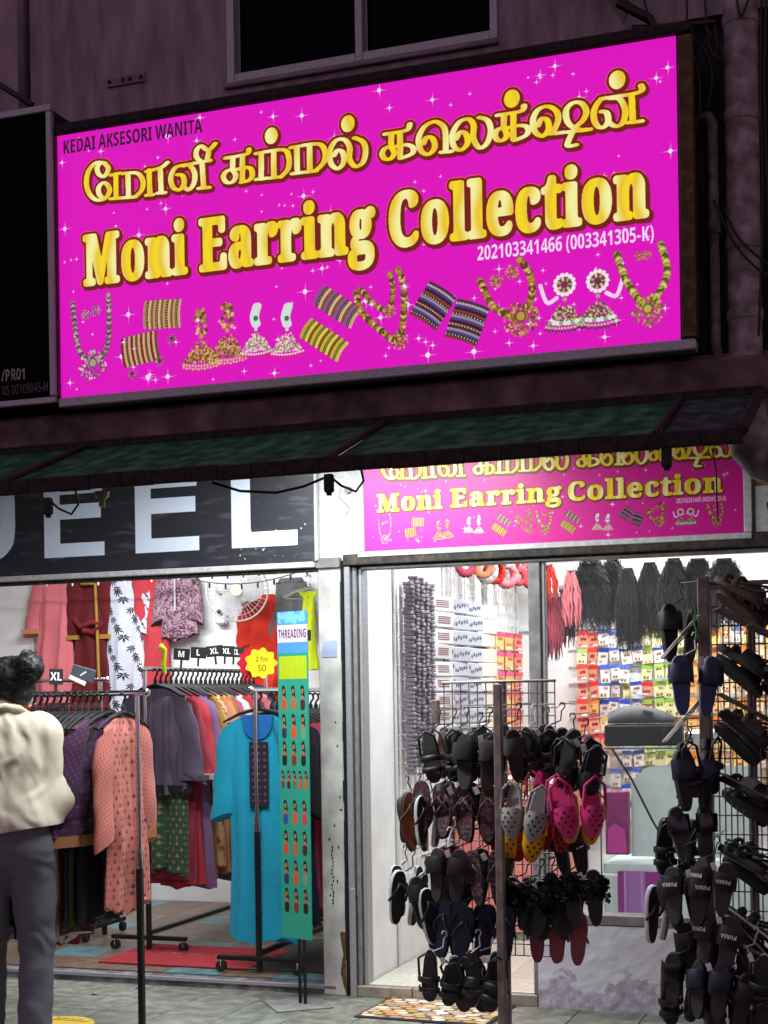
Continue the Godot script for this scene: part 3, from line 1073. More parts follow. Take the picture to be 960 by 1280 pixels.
func lamp(label: String, a: Vector3, along_x: bool, length: float, energy: float, wide := 0.12) -> void:
	var t := thing("fluorescent_light", label, "light", a, 0.0 if along_x else PI / 2, "fluorescent lights")
	part(t, "housing", sh().cut(Vector3(0, 0.03, 0), Vector3(length, 0.04, wide), 0.006), M.white_paint)
	part(t, "tube", sh().tube([Vector3(-length * 0.48, -0.012, 0), Vector3(length * 0.48, -0.012, 0)], 0.013, 10), M.tube_glow)
	for s in [-1, 1]:
		part(t, "end_holder", sh().cut(Vector3(s * length * 0.49, -0.006, 0), Vector3(0.02, 0.036, 0.036), 0.004), M.white_paint)
	var l := AreaLight3D.new()
	l.name = "tube_light"
	l.area_size = Vector2(length * 0.95, wide)
	l.light_energy = energy
	l.light_color = Color(0.96, 0.98, 1.0)
	l.shadow_enabled = true
	l.position = Vector3(0, -0.03, 0)
	l.rotation_degrees = Vector3(-90, 0, 0)
	l.area_range = 12.0
	t.add_child(l)


func fluorescents() -> void:
	lamp("white tube light on the ceiling of the clothes shop, near the entrance", Vector3(-1.2, 2.68, -0.75), true, 1.2, 5.0)
	lamp("white tube light on the ceiling of the clothes shop, near the back wall", Vector3(-2.0, 2.68, -1.5), true, 1.2, 4.6)
	lamp("white tube light on the ceiling of the jewellery shop, near the entrance", Vector3(0.95, 2.68, -0.8), true, 1.2, 4.6)
	lamp("white tube light on the ceiling of the jewellery shop, near the back wall", Vector3(1.1, 2.68, -2.1), true, 1.2, 5.2)
	lamp("white tube light under the walkway ceiling behind the canopy", Vector3(0.0, 2.64, 1.5), true, 1.2, 6.5)
	lamp("white tube light under the walkway ceiling close to the shop signs", Vector3(0.2, 2.66, 0.66), true, 1.2, 3.4)
	# the lit face of the big sign, as a light of the same size
	var l := AreaLight3D.new()
	l.name = "sign_light"
	l.area_size = Vector2(2.1, 0.88)
	l.light_energy = 0.03
	l.light_color = Color(0.95, 0.1, 0.85)
	l.shadow_enabled = true
	l.position = Vector3(0.81, 2.98, 2.03)
	l.rotation_degrees = Vector3(0, 180, 0)
	add_child(l)


func ground() -> void:
	struct("road", sh().span(Vector3(-60, -0.4, 2.75), Vector3(60, -0.2, 60)), M.asphalt)
	var kerb := struct("walkway", sh().span(Vector3(-8, -0.4, 0.0), Vector3(8, -0.006, 2.75)), M.grout)
	var meshes := []
	for k in 3:
		meshes.append(sh().cut(Vector3(0, -0.004, 0), Vector3(0.296, 0.012, 0.296), 0.002 + 0.0005 * k).mesh())
	for ix in range(-9, 9):
		for iz in 7:
			part(kerb, "tile", meshes[(ix * 3 + iz) % 3 if ix >= 0 else (iz + 1) % 3], M["green_tile%d" % (rng.randi() % 4)], Vector3(ix * 0.3 + 0.08, rng.randf_range(-0.0006, 0.0006), 0.15 + iz * 0.3))
	var a := struct("clothes_shop_floor", sh().span(Vector3(-4.2, -0.3, -2.6), Vector3(-0.0, 0.042, -0.0)), M.step_grey)
	var small: ArrayMesh = sh().cut(Vector3.ZERO, Vector3(0.298, 0.008, 0.298), 0.0015).mesh()
	for ix in 12:
		for iz in 8:
			var m: Material = M["brown_tile%d" % (rng.randi() % 4)]
			if (ix + iz * 2) % 7 == 0 or iz == 0 and ix % 5 == 2:
				m = M.teal_tile
			part(a, "tile", small, m, Vector3(-0.28 - ix * 0.3, 0.046, -0.24 - iz * 0.3))
	part(a, "edge_strip", sh().cut(Vector3(-2.1, 0.038, 0.004), Vector3(4.1, 0.02, 0.012), 0.003), M.aluminium)
	var b := struct("jewellery_shop_floor", sh().span(Vector3(0.02, -0.3, -3.1), Vector3(3.2, 0.05, -0.02)), M.grout)
	for ix in 6:
		for iz in 10:
			part(b, "tile", small, M["white_tile%d" % (rng.randi() % 4)], Vector3(0.24 + ix * 0.3, 0.053, -0.18 - iz * 0.3))
	for k in 4:
		part(b, "riser_tile", sh().cut(Vector3(0.03 + 0.15 + k * 0.303, 0.028, 0.0), Vector3(0.298, 0.052, 0.03), 0.003), M.step_tile)


func upper_building() -> void:
	var b := thing("shophouse_building", "dark mauve upper storey of the shophouse with black sliding window", "building", Vector3(0, 2.33, 1.75))
	var y := -2.33
	var z := -1.75
	# the wall stands round the window opening
	var w := sh()
	w.xf = Transform3D(Basis.IDENTITY, Vector3(0, y, z))
	w.span(Vector3(-0.55, 3.60, 1.55), Vector3(0.272, 6.0, 1.75))
	w.span(Vector3(1.275, 3.60, 1.55), Vector3(6.0, 6.0, 1.75))
	w.span(Vector3(0.272, 3.60, 1.55), Vector3(1.275, 3.642, 1.75))
	w.span(Vector3(0.272, 4.9, 1.55), Vector3(1.275, 6.0, 1.75))
	part(b, "upper_wall", w, M.render_wall)
	var q := sh()
	q.xf = w.xf
	q.span(Vector3(-6.0, 2.4, 1.6), Vector3(6.0, 3.60, 1.7))
	part(b, "sign_backing_wall", q, M.sooty)
	q = sh()
	q.xf = w.xf
	q.span(Vector3(-6, 3.62, 1.5), Vector3(-0.58, 6.0, 1.79))
	part(b, "pilaster", q, M.pilaster)
	q = sh()
	q.xf = w.xf
	q.cut(Vector3(-1.9, 2.395, 1.83), Vector3(8.2, 0.126, 0.24), 0.012)
	q.cut(Vector3(-1.9, 2.472, 1.80), Vector3(8.2, 0.02, 0.17), 0.006)
	part(b, "beam", q, M.beam)
	q = sh()
	q.xf = w.xf
	q.span(Vector3(-6, 2.72, -3.2), Vector3(6, 2.86, 1.6))
	part(b, "ceiling_slab", q, M.shop_white)
	# drip lip
	q = sh()
	q.xf = w.xf
	q.cut(Vector3(0.77, 3.63, 1.756), Vector3(1.02, 0.02, 0.03), 0.004)
	part(b, "window_sill", q, M.pilaster)
	var win := Node3D.new()
	win.name = "window"
	b.add_child(win)
	var f := sh()
	f.xf = w.xf
	for e in [[0.272, 0.30], [0.765, 0.79], [1.25, 1.275]]:
		f.span(Vector3(e[0], 3.645, 1.69), Vector3(e[1], 4.9, 1.757))
	f.span(Vector3(0.302, 3.645, 1.692), Vector3(0.763, 3.672, 1.755))
	f.span(Vector3(0.792, 3.645, 1.692), Vector3(1.248, 3.672, 1.755))
	part(win, "window_frame", f, M.aluminium)
	for e in [[0.302, 0.763], [0.792, 1.248]]:
		var g := sh()
		g.xf = w.xf
		g.span(Vector3(e[0], 3.674, 1.70), Vector3(e[1], 4.9, 1.706))
		part(win, "pane", g, M.window_dark)
	# a small drilled plate on the wall
	var t := thing("wall_plate", "small pale screw plate on the mauve wall above the sign", "bracket", Vector3(-0.141, 3.718, 1.755))
	part(t, "plate", sh().cut(Vector3.ZERO, Vector3(0.16, 0.034, 0.008), 0.002), M.pilaster)
	for s in [-0.065, -0.01, 0.02, 0.066]:
		part(t, "screw_hole", sh().tube([Vector3(s, 0, 0.003), Vector3(s, 0, 0.0065)], 0.008, 8), M.gap_black)
	# triangular flag end hanging down at the top
	var fl := PackedVector2Array([Vector2(-0.12, 0.3), Vector2(0.1, 0.3), Vector2(0.095, -0.02), Vector2(0.08, -0.06)])
	single("sign_brace_plate", sh().prism(fl, -0.006, 0.006), M.beam, "dark reddish triangular plate above the big sign near the downpipe", "plate", "", Vector3(1.638, 3.635, 1.850))


func shop_walls() -> void:
	var wall := struct("clothes_shop_wall", sh().span(Vector3(-4.2, 0.0, -2.62), Vector3(-0.1, 2.72, -2.5)), M.shop_white)
	struct("clothes_shop_side_wall", sh().span(Vector3(-4.2, 0.0, -2.5), Vector3(-4.1, 2.72, 0.0)), M.shop_blush)
	part(wall, "panel_joint", sh().span(Vector3(-3.335, 0.0, -2.5), Vector3(-3.31, 2.72, -2.488)), M.wire_white)
	struct("party_wall", sh().span(Vector3(-0.1, 0.0, -3.2), Vector3(0.085, 2.72, -0.1)), M.shop_white)
	var back := struct("jewellery_shop_wall", sh().span(Vector3(0.085, 0.0, -3.2), Vector3(3.2, 2.72, -3.08)), M.shop_white)
	part(back, "batten", sh().cut(Vector3(1.6, 1.86, -3.065), Vector3(3.1, 0.03, 0.03), 0.004), M.wire_white)
	struct("jewellery_shop_side_wall", sh().span(Vector3(2.9, 0.0, -3.08), Vector3(3.0, 2.72, 0.0)), M.shop_white)
	# above the shutters: the fascia that carries the signs
	struct("fascia_wall", sh().span(Vector3(-4.2, 2.08, -0.1), Vector3(3.2, 2.72, -0.004)), M.white_paint)
	# pillar with peeling paint
	var t := thing("pillar", "white pillar with chipped peeling paint between the two shops", "pillar", Vector3(-0.058, 0, 0.0))
	part(t, "shaft", sh().cut(Vector3(0, 1.03, -0.06), Vector3(0.116, 2.06, 0.14), 0.006), M.old_white)
	part(t, "cap_plate", sh().cut(Vector3(0, 2.07, -0.05), Vector3(0.124, 0.05, 0.15), 0.004), M.dull_alu)
	var pn := PackedVector2Array([Vector2(0.056, 0.02), Vector2(0.045, 0.05), Vector2(0.03, 0.11), Vector2(0.038, 0.17), Vector2(0.046, 0.2), Vector2(0.036, 0.25), Vector2(0.03, 0.3), Vector2(0.04, 0.31), Vector2(0.056, 0.305)])
	part(t, "bare_patch", sh().prism(pn, 0.0085, 0.0115), M.peeled)
	for k in 26:
		var h := rng.randf_range(0.45, 1.4)
		var s := sh()
		var o := Vector3(rng.randf_range(-0.02, 0.05), h, 0.0102)
		if k < 16:
			o = Vector3(-0.005 + rng.randf_range(-0.004, 0.006), 0.44 + k * 0.018, 0.0102)
		var pg := PackedVector2Array()
		for q in 7:
			var a := TAU * q / 7
			pg.append(Vector2(cos(a) * rng.randf_range(0.002, 0.006), sin(a) * rng.randf_range(0.003, 0.013)))
		part(t, "chip", s.prism(pg, -0.001, 0.0005), M.gap_black, o)
	var st := sh()
	for k in 22:
		st.cut(Vector3(0.066 + rng.randf_range(-0.003, 0.002), 0.03 + k * 0.095, -0.015), Vector3(rng.randf_range(0.012, 0.02), 0.1, 0.05), 0.003)
	part(t, "black_sealant", st, M.gap_black)
	single("notice_sticker", sh().cut(Vector3.ZERO, Vector3(0.075, 0.08, 0.0015), 0.0004), mat("sticker", Color(0.62, 0.66, 0.76), 0.5), "faded bluish sticker high on the white pillar", "sticker", "", Vector3(-0.058, 1.66, 0.0125))
	# aluminium shop front of the jewellery shop
	var s := thing("aluminium_frontage", "grey aluminium shop front frame of the jewellery shop", "shop front", Vector3(0.02, 0.0, 0.0))
	var fr := func(n, a, b, m): part(s, n, sh().cut((a + b) * 0.5 - Vector3(0.02, 0, 0), (b - a).abs(), 0.004), m)
	fr.call("jamb", Vector3(0.022, 0.0, -0.04), Vector3(0.052, 2.05, 0.02), M.aluminium)
	fr.call("jamb", Vector3(0.056, 0.05, -0.06), Vector3(0.078, 2.05, 0.0), M.dull_alu)
	fr.call("jamb", Vector3(0.081, 0.05, -0.1), Vector3(0.1, 2.05, -0.02), M.aluminium)
	fr.call("lower_guard", Vector3(0.03, 0.0, 0.021), Vector3(0.058, 0.52, 0.03), M.aluminium)
	fr.call("header_track", Vector3(0.022, 2.052, -0.09), Vector3(3.1, 2.105, 0.03), M.track)
	fr.call("header_track", Vector3(0.1, 2.03, -0.06), Vector3(3.1, 2.05, 0.0), M.dull_alu)
	fr.call("mullion", Vector3(0.915, 0.056, -0.06), Vector3(0.972, 2.03, 0.0), M.dull_alu)
	fr.call("mullion", Vector3(0.976, 0.435, -0.05), Vector3(0.992, 2.03, -0.012), M.aluminium)
	fr.call("sill_rail", Vector3(0.976, 0.385, -0.08), Vector3(3.1, 0.433, 0.02), M.dull_alu)
	part(s, "window_pane", sh().span(Vector3(0.97, 0.435, -0.034), Vector3(2.9, 2.028, -0.028)), M.glass)
	# rough plastered dwarf wall below the window
	var low := sh()
	var n := FastNoiseLite.new()
	n.seed = 11
	n.frequency = 9.0
	var rows := []
	for i in 31:
		var row := []
		for j in 121:
			var q := Vector3(0.94 + j * 0.018, 0.383 * i / 30.0, 0.018 + 0.004 * n.get_noise_2d(j * 0.018, i * 0.0128) + 0.003 * n.get_noise_2d(j * 0.07, i * 0.05))
			row.append(low.p(q, Vector2(j / 120.0, 1.0 - i / 30.0)))
		rows.append(row)
	for i in 30:
		for j in 120:
			low.quad(rows[i][j], rows[i + 1][j], rows[i + 1][j + 1], rows[i][j + 1])
	var dw := thing("dwarf_wall", "rough grey plastered low wall under the shop window", "wall", Vector3(1.0, 0, 0))
	part(dw, "core", sh().span(Vector3(0.94, 0.0, -0.1), Vector3(3.1, 0.383, 0.004)), M.plaster, Vector3(-1.0, 0, 0))
	part(dw, "plaster_face", low, M.stained_plaster, Vector3(-1.0, 0, 0))


func signs() -> void:
	# the big lit box
	var t := thing("lightbox_sign", "large glowing magenta lightbox sign with gold lettering above the canopy", "sign", Vector3(0.81, 2.51, 1.9))
	var face := sh()
	face.face(Vector3(-1.095, 0, 0.1), Vector3(-1.095, 0.935, 0.1), Vector3(1.095, 0.935, 0.1), Vector3(1.095, 0, 0.1))
	part(t, "sign_face", face, M.sign_face_lit)
	part(t, "sign_box", sh().span(Vector3(-1.09, 0.004, -0.19), Vector3(1.135, 0.945, 0.092)), M.sooty)
	part(t, "bottom_trim", sh().cut(Vector3(0.022, -0.019, 0.085), Vector3(2.24, 0.034, 0.06), 0.004), M.aluminium)
	part(t, "top_trim", sh().cut(Vector3(0.022, 0.956, 0.04), Vector3(2.24, 0.036, 0.15), 0.006), M.rust_edge)
	part(t, "end_trim", sh().cut(Vector3(1.122, 0.468, 0.085), Vector3(0.045, 0.93, 0.05), 0.004), M.gold_frame)
	part(t, "end_trim", sh().cut(Vector3(-1.101, 0.468, 0.085), Vector3(0.008, 0.93, 0.05), 0.002), M.gold_frame)
	# its unlit neighbour
	t = thing("unlit_sign", "unlit black sign box with grey frame beside the magenta sign", "sign", Vector3(-0.9, 2.5, 1.9))
	part(t, "sign_box", sh().span(Vector3(-0.6, 0.01, -0.19), Vector3(0.592, 1.045, 0.1)), M.sooty)
	face = sh()
	face.face(Vector3(-0.6, 0.0, 0.112), Vector3(-0.6, 1.05, 0.112), Vector3(0.6, 1.05, 0.112), Vector3(0.6, 0.0, 0.112))
	part(t, "sign_face", face, M.dark_face)
	for e in [[Vector3(-0.6, 1.03, 0.101), Vector3(0.605, 1.055, 0.125)], [Vector3(-0.6, -0.008, 0.101), Vector3(0.605, 0.014, 0.125)], [Vector3(0.585, 0.016, 0.101), Vector3(0.606, 1.028, 0.128)]]:
		part(t, "frame_rail", sh().cut((e[0] + e[1]) * 0.5, (e[1] - e[0]).abs(), 0.003), M.aluminium)
	single("sign_strut", sh().tube([Vector3(-0.653, 3.757, 1.950), Vector3(-0.417, 3.595, 1.950)], 0.012, 6), M.black_metal, "thin black strut slanting down to the unlit sign box", "strut")
	# sign boards on the fascia
	t = thing("shop_sign", "pink sign board with white frame and gold lettering over the jewellery shop entrance", "sign", Vector3(1.01, 2.115, 0.0))
	part(t, "board", sh().span(Vector3(-0.9, -0.005, 0.0), Vector3(0.9, 0.6, 0.022)), M.white_paint)
	face = sh()
	face.face(Vector3(-0.875, 0.0, 0.026), Vector3(-0.875, 0.62, 0.026), Vector3(0.875, 0.62, 0.026), Vector3(0.875, 0.0, 0.026))
	part(t, "sign_face", face, M.sign_face)
	for e in [[Vector3(-0.91, -0.028, 0.0), Vector3(0.91, -0.002, 0.036)], [Vector3(-0.902, 0.0, 0.0), Vector3(-0.877, 0.62, 0.034)], [Vector3(0.877, 0.0, 0.0), Vector3(0.912, 0.62, 0.034)]]:
		part(t, "frame_rail", sh().cut((e[0] + e[1]) * 0.5, (e[1] - e[0]).abs(), 0.003), M.white_paint)
	t = thing("fascia_banner", "charcoal vinyl banner with big white capital letters over the clothes shop", "banner", Vector3(-1.27, 2.08, 0.02))
	part(t, "backing", sh().span(Vector3(-1.15, 0.0, -0.015), Vector3(1.147, 0.56, 0.01)), M.sooty)
	face = sh()
	face.face(Vector3(-1.15, 0, 0.014), Vector3(-1.15, 0.56, 0.014), Vector3(1.15, 0.56, 0.014), Vector3(1.15, 0, 0.014))
	part(t, "banner_face", face, M.banner_vinyl)
	part(t, "bottom_rail", sh().cut(Vector3(0, -0.016, 0.0), Vector3(2.3, 0.028, 0.045), 0.004), M.white_paint)
	part(t, "end_rail", sh().cut(Vector3(1.158, 0.28, 0.0), Vector3(0.014, 0.56, 0.034), 0.003), M.white_paint)
	part(t, "under_rail", sh().cut(Vector3(0, -0.04, -0.02), Vector3(2.3, 0.018, 0.03), 0.003), M.track)
	# next shop along
	t = thing("yellow_sign", "yellow and white sign board of the next shop beside the pink board", "sign", Vector3(2.3, 2.115, 0.0))
	part(t, "upper_band", sh().span(Vector3(-0.365, 0.2, 0.002), Vector3(0.5, 0.6, 0.02)), mat("sign_yellow", Color(0.82, 0.64, 0.1), 0.45, 0, T.dirt, 3.0))
	part(t, "lower_band", sh().span(Vector3(-0.365, 0.0, 0.002), Vector3(0.5, 0.198, 0.02)), M.white_paint)
	# white hanging label with a loop of wire on the fascia
	t = thing("round_hook_plate", "round grey hook plate on the white fascia next to the pink board", "hook", Vector3(0.047, 2.415, 0.006))
	part(t, "plate", sh().tube([Vector3(0, 0, -0.004), Vector3(0, 0, 0.01)], 0.017, 14), M.dull_alu)
	part(t, "wire_tail", sh().tube([Vector3(-0.03, 0.01, 0.012), Vector3(-0.045, -0.03, 0.012), Vector3(-0.02, -0.06, 0.012), Vector3(0.01, -0.085, 0.012), Vector3(0.0, -0.11, 0.012), Vector3(-0.015, -0.12, 0.012)], 0.002, 5), M.dull_alu)


func canopy() -> void:
	var t := thing("canopy", "dark green sloping canopy with rusty edge below the big sign", "canopy", Vector3(0.0, 2.33, 1.97))
	var ribs := [-3.0, -2.05, -1.2, -0.2, 0.93, 1.9, 2.13]
	for k in ribs.size() - 1:
		var a: float = ribs[k]
		var b: float = ribs[k + 1]
		var s := sh()
		# gently rippled sheet, 4 mm thick
		var n := 16
		for side in 2:
			var o := -0.004 * side
			var prev := []
			for i in n + 1:
				var x := lerpf(a + 0.004, b - 0.004, float(i) / n)
				var rip := 0.004 * sin(i * 1.1 + k) + 0.003 * sin(i * 0.37)
				var cur := [s.p(Vector3(x, 0.0 + o, 0.0), Vector2(float(i) / n, 0)), s.p(Vector3(x, -0.1 + rip + o, 0.265), Vector2(float(i) / n, 0.5)), s.p(Vector3(x, -0.2 + rip * 0.6 + o, 0.53), Vector2(float(i) / n, 1))]
				if i > 0:
					s.quad(prev[0], prev[1], cur[1], cur[0])
					s.quad(prev[1], prev[2], cur[2], cur[1])
				prev = cur
		part(t, "roof_panel", s, M.canopy_dark if k >= 5 else M.canopy_green)
	for x in ribs:
		part(t, "rib", sh().tube([Vector3(x, 0.012, -0.01), Vector3(x, -0.09, 0.265), Vector3(x, -0.193, 0.54)], 0.011, 6), M.rust_edge)
	var lip := sh()
	for k in 46:
		var x := -3.0 + k * 0.1117
		lip.cut(Vector3(x + 0.056, -0.211 + rng.randf_range(-0.002, 0.002), 0.535), Vector3(0.1121, 0.044 + rng.randf_range(0, 0.004), 0.02), 0.003)
	part(t, "front_lip", lip, M.rust_edge)
	part(t, "end_lip", sh().tube([Vector3(2.14, 0.0, 0.0), Vector3(2.14, -0.2, 0.54)], 0.014, 6), M.rust_edge)
	part(t, "wall_flashing", sh().cut(Vector3(-0.4, 0.012, -0.012), Vector3(5.1, 0.03, 0.03), 0.004), M.rust_edge)
	for x in [-1.2, 0.2, 1.5]:
		part(t, "support_bracket", sh().tube([Vector3(x, -0.22, 0.52), Vector3(x, -0.1, -0.02)], 0.012, 6), M.black_metal)
	# clips and cords under the edge
	var i := 0
	for e in [[Vector3(0.934, 2.065, 2.500), "black lamp clip with a cord under the canopy, above the pillar"], [Vector3(-0.030, 2.052, 2.500), "black lamp clip with a cord under the canopy, above the clothes shop"], [Vector3(1.932, 2.073, 2.500), "black lamp clip under the canopy, in front of the pink board"]]:
		var c := thing("cord_clip", e[1], "clip", e[0], 0.0, "clips under the canopy")
		part(c, "body", sh().cut(Vector3(0, 0.0, 0), Vector3(0.028, 0.055, 0.022), 0.004), M.rubber)
		part(c, "collar", sh().tube([Vector3(0, -0.028, 0), Vector3(0, -0.036, 0)], 0.009, 8), M.rubber)
		if i < 2:
			part(c, "cord", sh().tube([Vector3(0.01, 0.015, 0), Vector3(0.04, -0.01, 0.0), Vector3(0.085, -0.03, 0.0), Vector3(0.11, 0.0, 0.0), Vector3(0.1, 0.05, 0.0)], 0.004, 5), M.cable)
		i += 1
	single("sagging_cable", sh().tube([Vector3(0.501, 2.108, 2.400), Vector3(0.597, 2.075, 2.400), Vector3(0.719, 2.062, 2.400), Vector3(0.813, 2.076, 2.400), Vector3(0.877, 2.097, 2.400)], 0.0045, 5), M.cable, "black cord sagging in front of the charcoal banner", "cord")
	var lh := thing("lamp_holder", "pale empty lamp holder under the canopy in front of the banner", "lamp holder", Vector3(0.049, 2.099, 2.300))
	part(lh, "cup", sh().tube([Vector3(0, 0.02, 0), Vector3(0, 0.004, 0), Vector3(0, -0.006, 0), Vector3(0, -0.03, 0)], [0.026, 0.024, 0.011, 0.011], 10), mat("bakelite", Color(0.72, 0.68, 0.56), 0.5))
	single("pull_string", sh().tube([Vector3(1.983, 2.187, 1.900), Vector3(1.994, 2.112, 1.900), Vector3(1.995, 2.037, 1.900), Vector3(1.997, 1.957, 1.900)], 0.0028, 5), M.cable, "thin dark string hanging in front of the pink board", "cord")


func pipes_and_cables() -> void:
	var z := 1.86
	var t := thing("downpipe", "thick mauve drain pipe running down beside the big sign", "pipe", Vector3(2.085, 2.1, z))
	part(t, "shaft", sh().tube([Vector3(0, 3.0, 0), Vector3(0, 1.0, 0), Vector3(0, 0.28, 0)], 0.052, 18), M.pvc)
	for h in [1.72, 1.42, 1.12, 0.72, 0.5, 0.36]:
		part(t, "collar", sh().tube([Vector3(0, h - 0.018, 0), Vector3(0, h - 0.014, 0), Vector3(0, h + 0.014, 0), Vector3(0, h + 0.018, 0)], [0.052, 0.057, 0.057, 0.052], 18), M.pvc)
	part(t, "elbow", sh().tube([Vector3(0.0, 0.30, 0), Vector3(0.0, 0.14, 0), Vector3(0.012, 0.09, 0), Vector3(0.05, 0.045, 0), Vector3(0.11, 0.02, 0), Vector3(0.3, 0.0, 0)], [0.062, 0.064, 0.066, 0.066, 0.064, 0.062], 18), M.pvc)
	t = thing("thin_pipe", "thin grey pipe bending towards the thick drain pipe", "pipe", Vector3(1.985, 2.45, 1.78))
	part(t, "shaft", sh().tube([Vector3(-0.05, 0.82, -0.03), Vector3(-0.01, 0.815, 0), Vector3(0.0, 0.79, 0), Vector3(0, 0.5, 0), Vector3(0, 0.08, 0), Vector3(0.01, 0.03, 0), Vector3(0.05, 0.0, 0.01)], 0.0165, 10), M.pvc)
	part(t, "coupling", sh().tube([Vector3(0.0, 0.44, 0), Vector3(0, 0.48, 0)], 0.021, 10), M.pvc)
	var cables := [
		[Vector3(1.984, 3.621, 1.930), Vector3(1.992, 3.471, 1.930), Vector3(2.005, 3.394, 1.930), Vector3(2.020, 3.417, 1.930), Vector3(2.014, 3.492, 1.930)], [Vector3(1.787, 3.655, 1.930), Vector3(1.815, 3.525, 1.930), Vector3(1.828, 3.447, 1.930), Vector3(1.798, 3.415, 1.930)],
		[Vector3(1.931, 3.630, 1.930), Vector3(1.933, 3.480, 1.930), Vector3(1.961, 3.352, 1.930), Vector3(1.964, 3.252, 1.930), Vector3(1.948, 3.180, 1.930)], [Vector3(1.982, 3.497, 1.930), Vector3(2.030, 3.415, 1.930), Vector3(2.041, 3.379, 1.930), Vector3(2.013, 3.393, 1.930), Vector3(1.982, 3.448, 1.930)],
		[Vector3(1.938, 3.455, 1.930), Vector3(1.981, 3.418, 1.930), Vector3(2.004, 3.332, 1.930), Vector3(1.988, 3.236, 1.930)], [Vector3(2.003, 2.949, 1.930), Vector3(2.057, 2.819, 1.930), Vector3(2.116, 2.738, 1.930), Vector3(2.163, 2.696, 1.930)], [Vector3(2.034, 2.920, 1.930), Vector3(2.081, 2.816, 1.930), Vector3(2.175, 2.719, 1.930)],
		[Vector3(2.158, 3.590, 1.930), Vector3(2.149, 3.322, 1.930), Vector3(2.150, 2.906, 1.930), Vector3(2.132, 2.516, 1.930)], [Vector3(2.172, 3.588, 1.930), Vector3(2.160, 3.247, 1.930), Vector3(2.169, 2.805, 1.930)], [Vector3(2.116, 3.548, 1.930), Vector3(2.092, 3.503, 1.930), Vector3(2.076, 3.604, 1.930)],
		[Vector3(1.759, 3.522, 1.930), Vector3(1.859, 3.510, 1.930), Vector3(2.019, 3.496, 1.930)]]
	var say := ["looping up from the top of the wall", "hanging from the bracket above the sign", "dropping behind the sign corner", "coiled in a small ring beside the drain pipe", "curling along the sign end", "crossing the drain pipe", "crossing the drain pipe just below another", "running straight down beyond the drain pipe", "running down at the picture edge", "hooked over the drain pipe top", "strung level over the sign corner"]
	for k in cables.size():
		single("cable", sh().tube(smooth_path(cables[k]), 0.0042 if k != 10 else 0.009, 5), M.cable, "thin black cable " + say[k], "cable", "cables round the drain pipe")
	single("sign_gantry", sh().tube([Vector3(1.72, 3.60, 1.95), Vector3(1.82, 3.53, 1.95), Vector3(1.84, 3.48, 1.95)], 0.016, 6), M.black_metal, "short black metal arm on the top corner of the big sign", "bracket")
	single("cable_loop", sh().tube([Vector3(2.04, 2.36, 0.3), Vector3(2.03, 2.22, 0.3), Vector3(2.01, 2.2, 0.3), Vector3(2.02, 2.15, 0.3), Vector3(2.06, 2.12, 0.3), Vector3(2.12, 2.14, 0.3)], 0.006, 6), M.cable, "grey cable loop hanging in front of the yellow board", "cable")


func smooth_path(pts: Array) -> Array:
	var out := []
	for k in pts.size() - 1:
		for q in 4:
			var a: Vector3 = pts[k]
			out.append(a.cubic_interpolate(pts[k + 1], pts[maxi(k - 1, 0)], pts[mini(k + 2, pts.size() - 1)], q / 4.0))
	out.append(pts[-1])
	return out


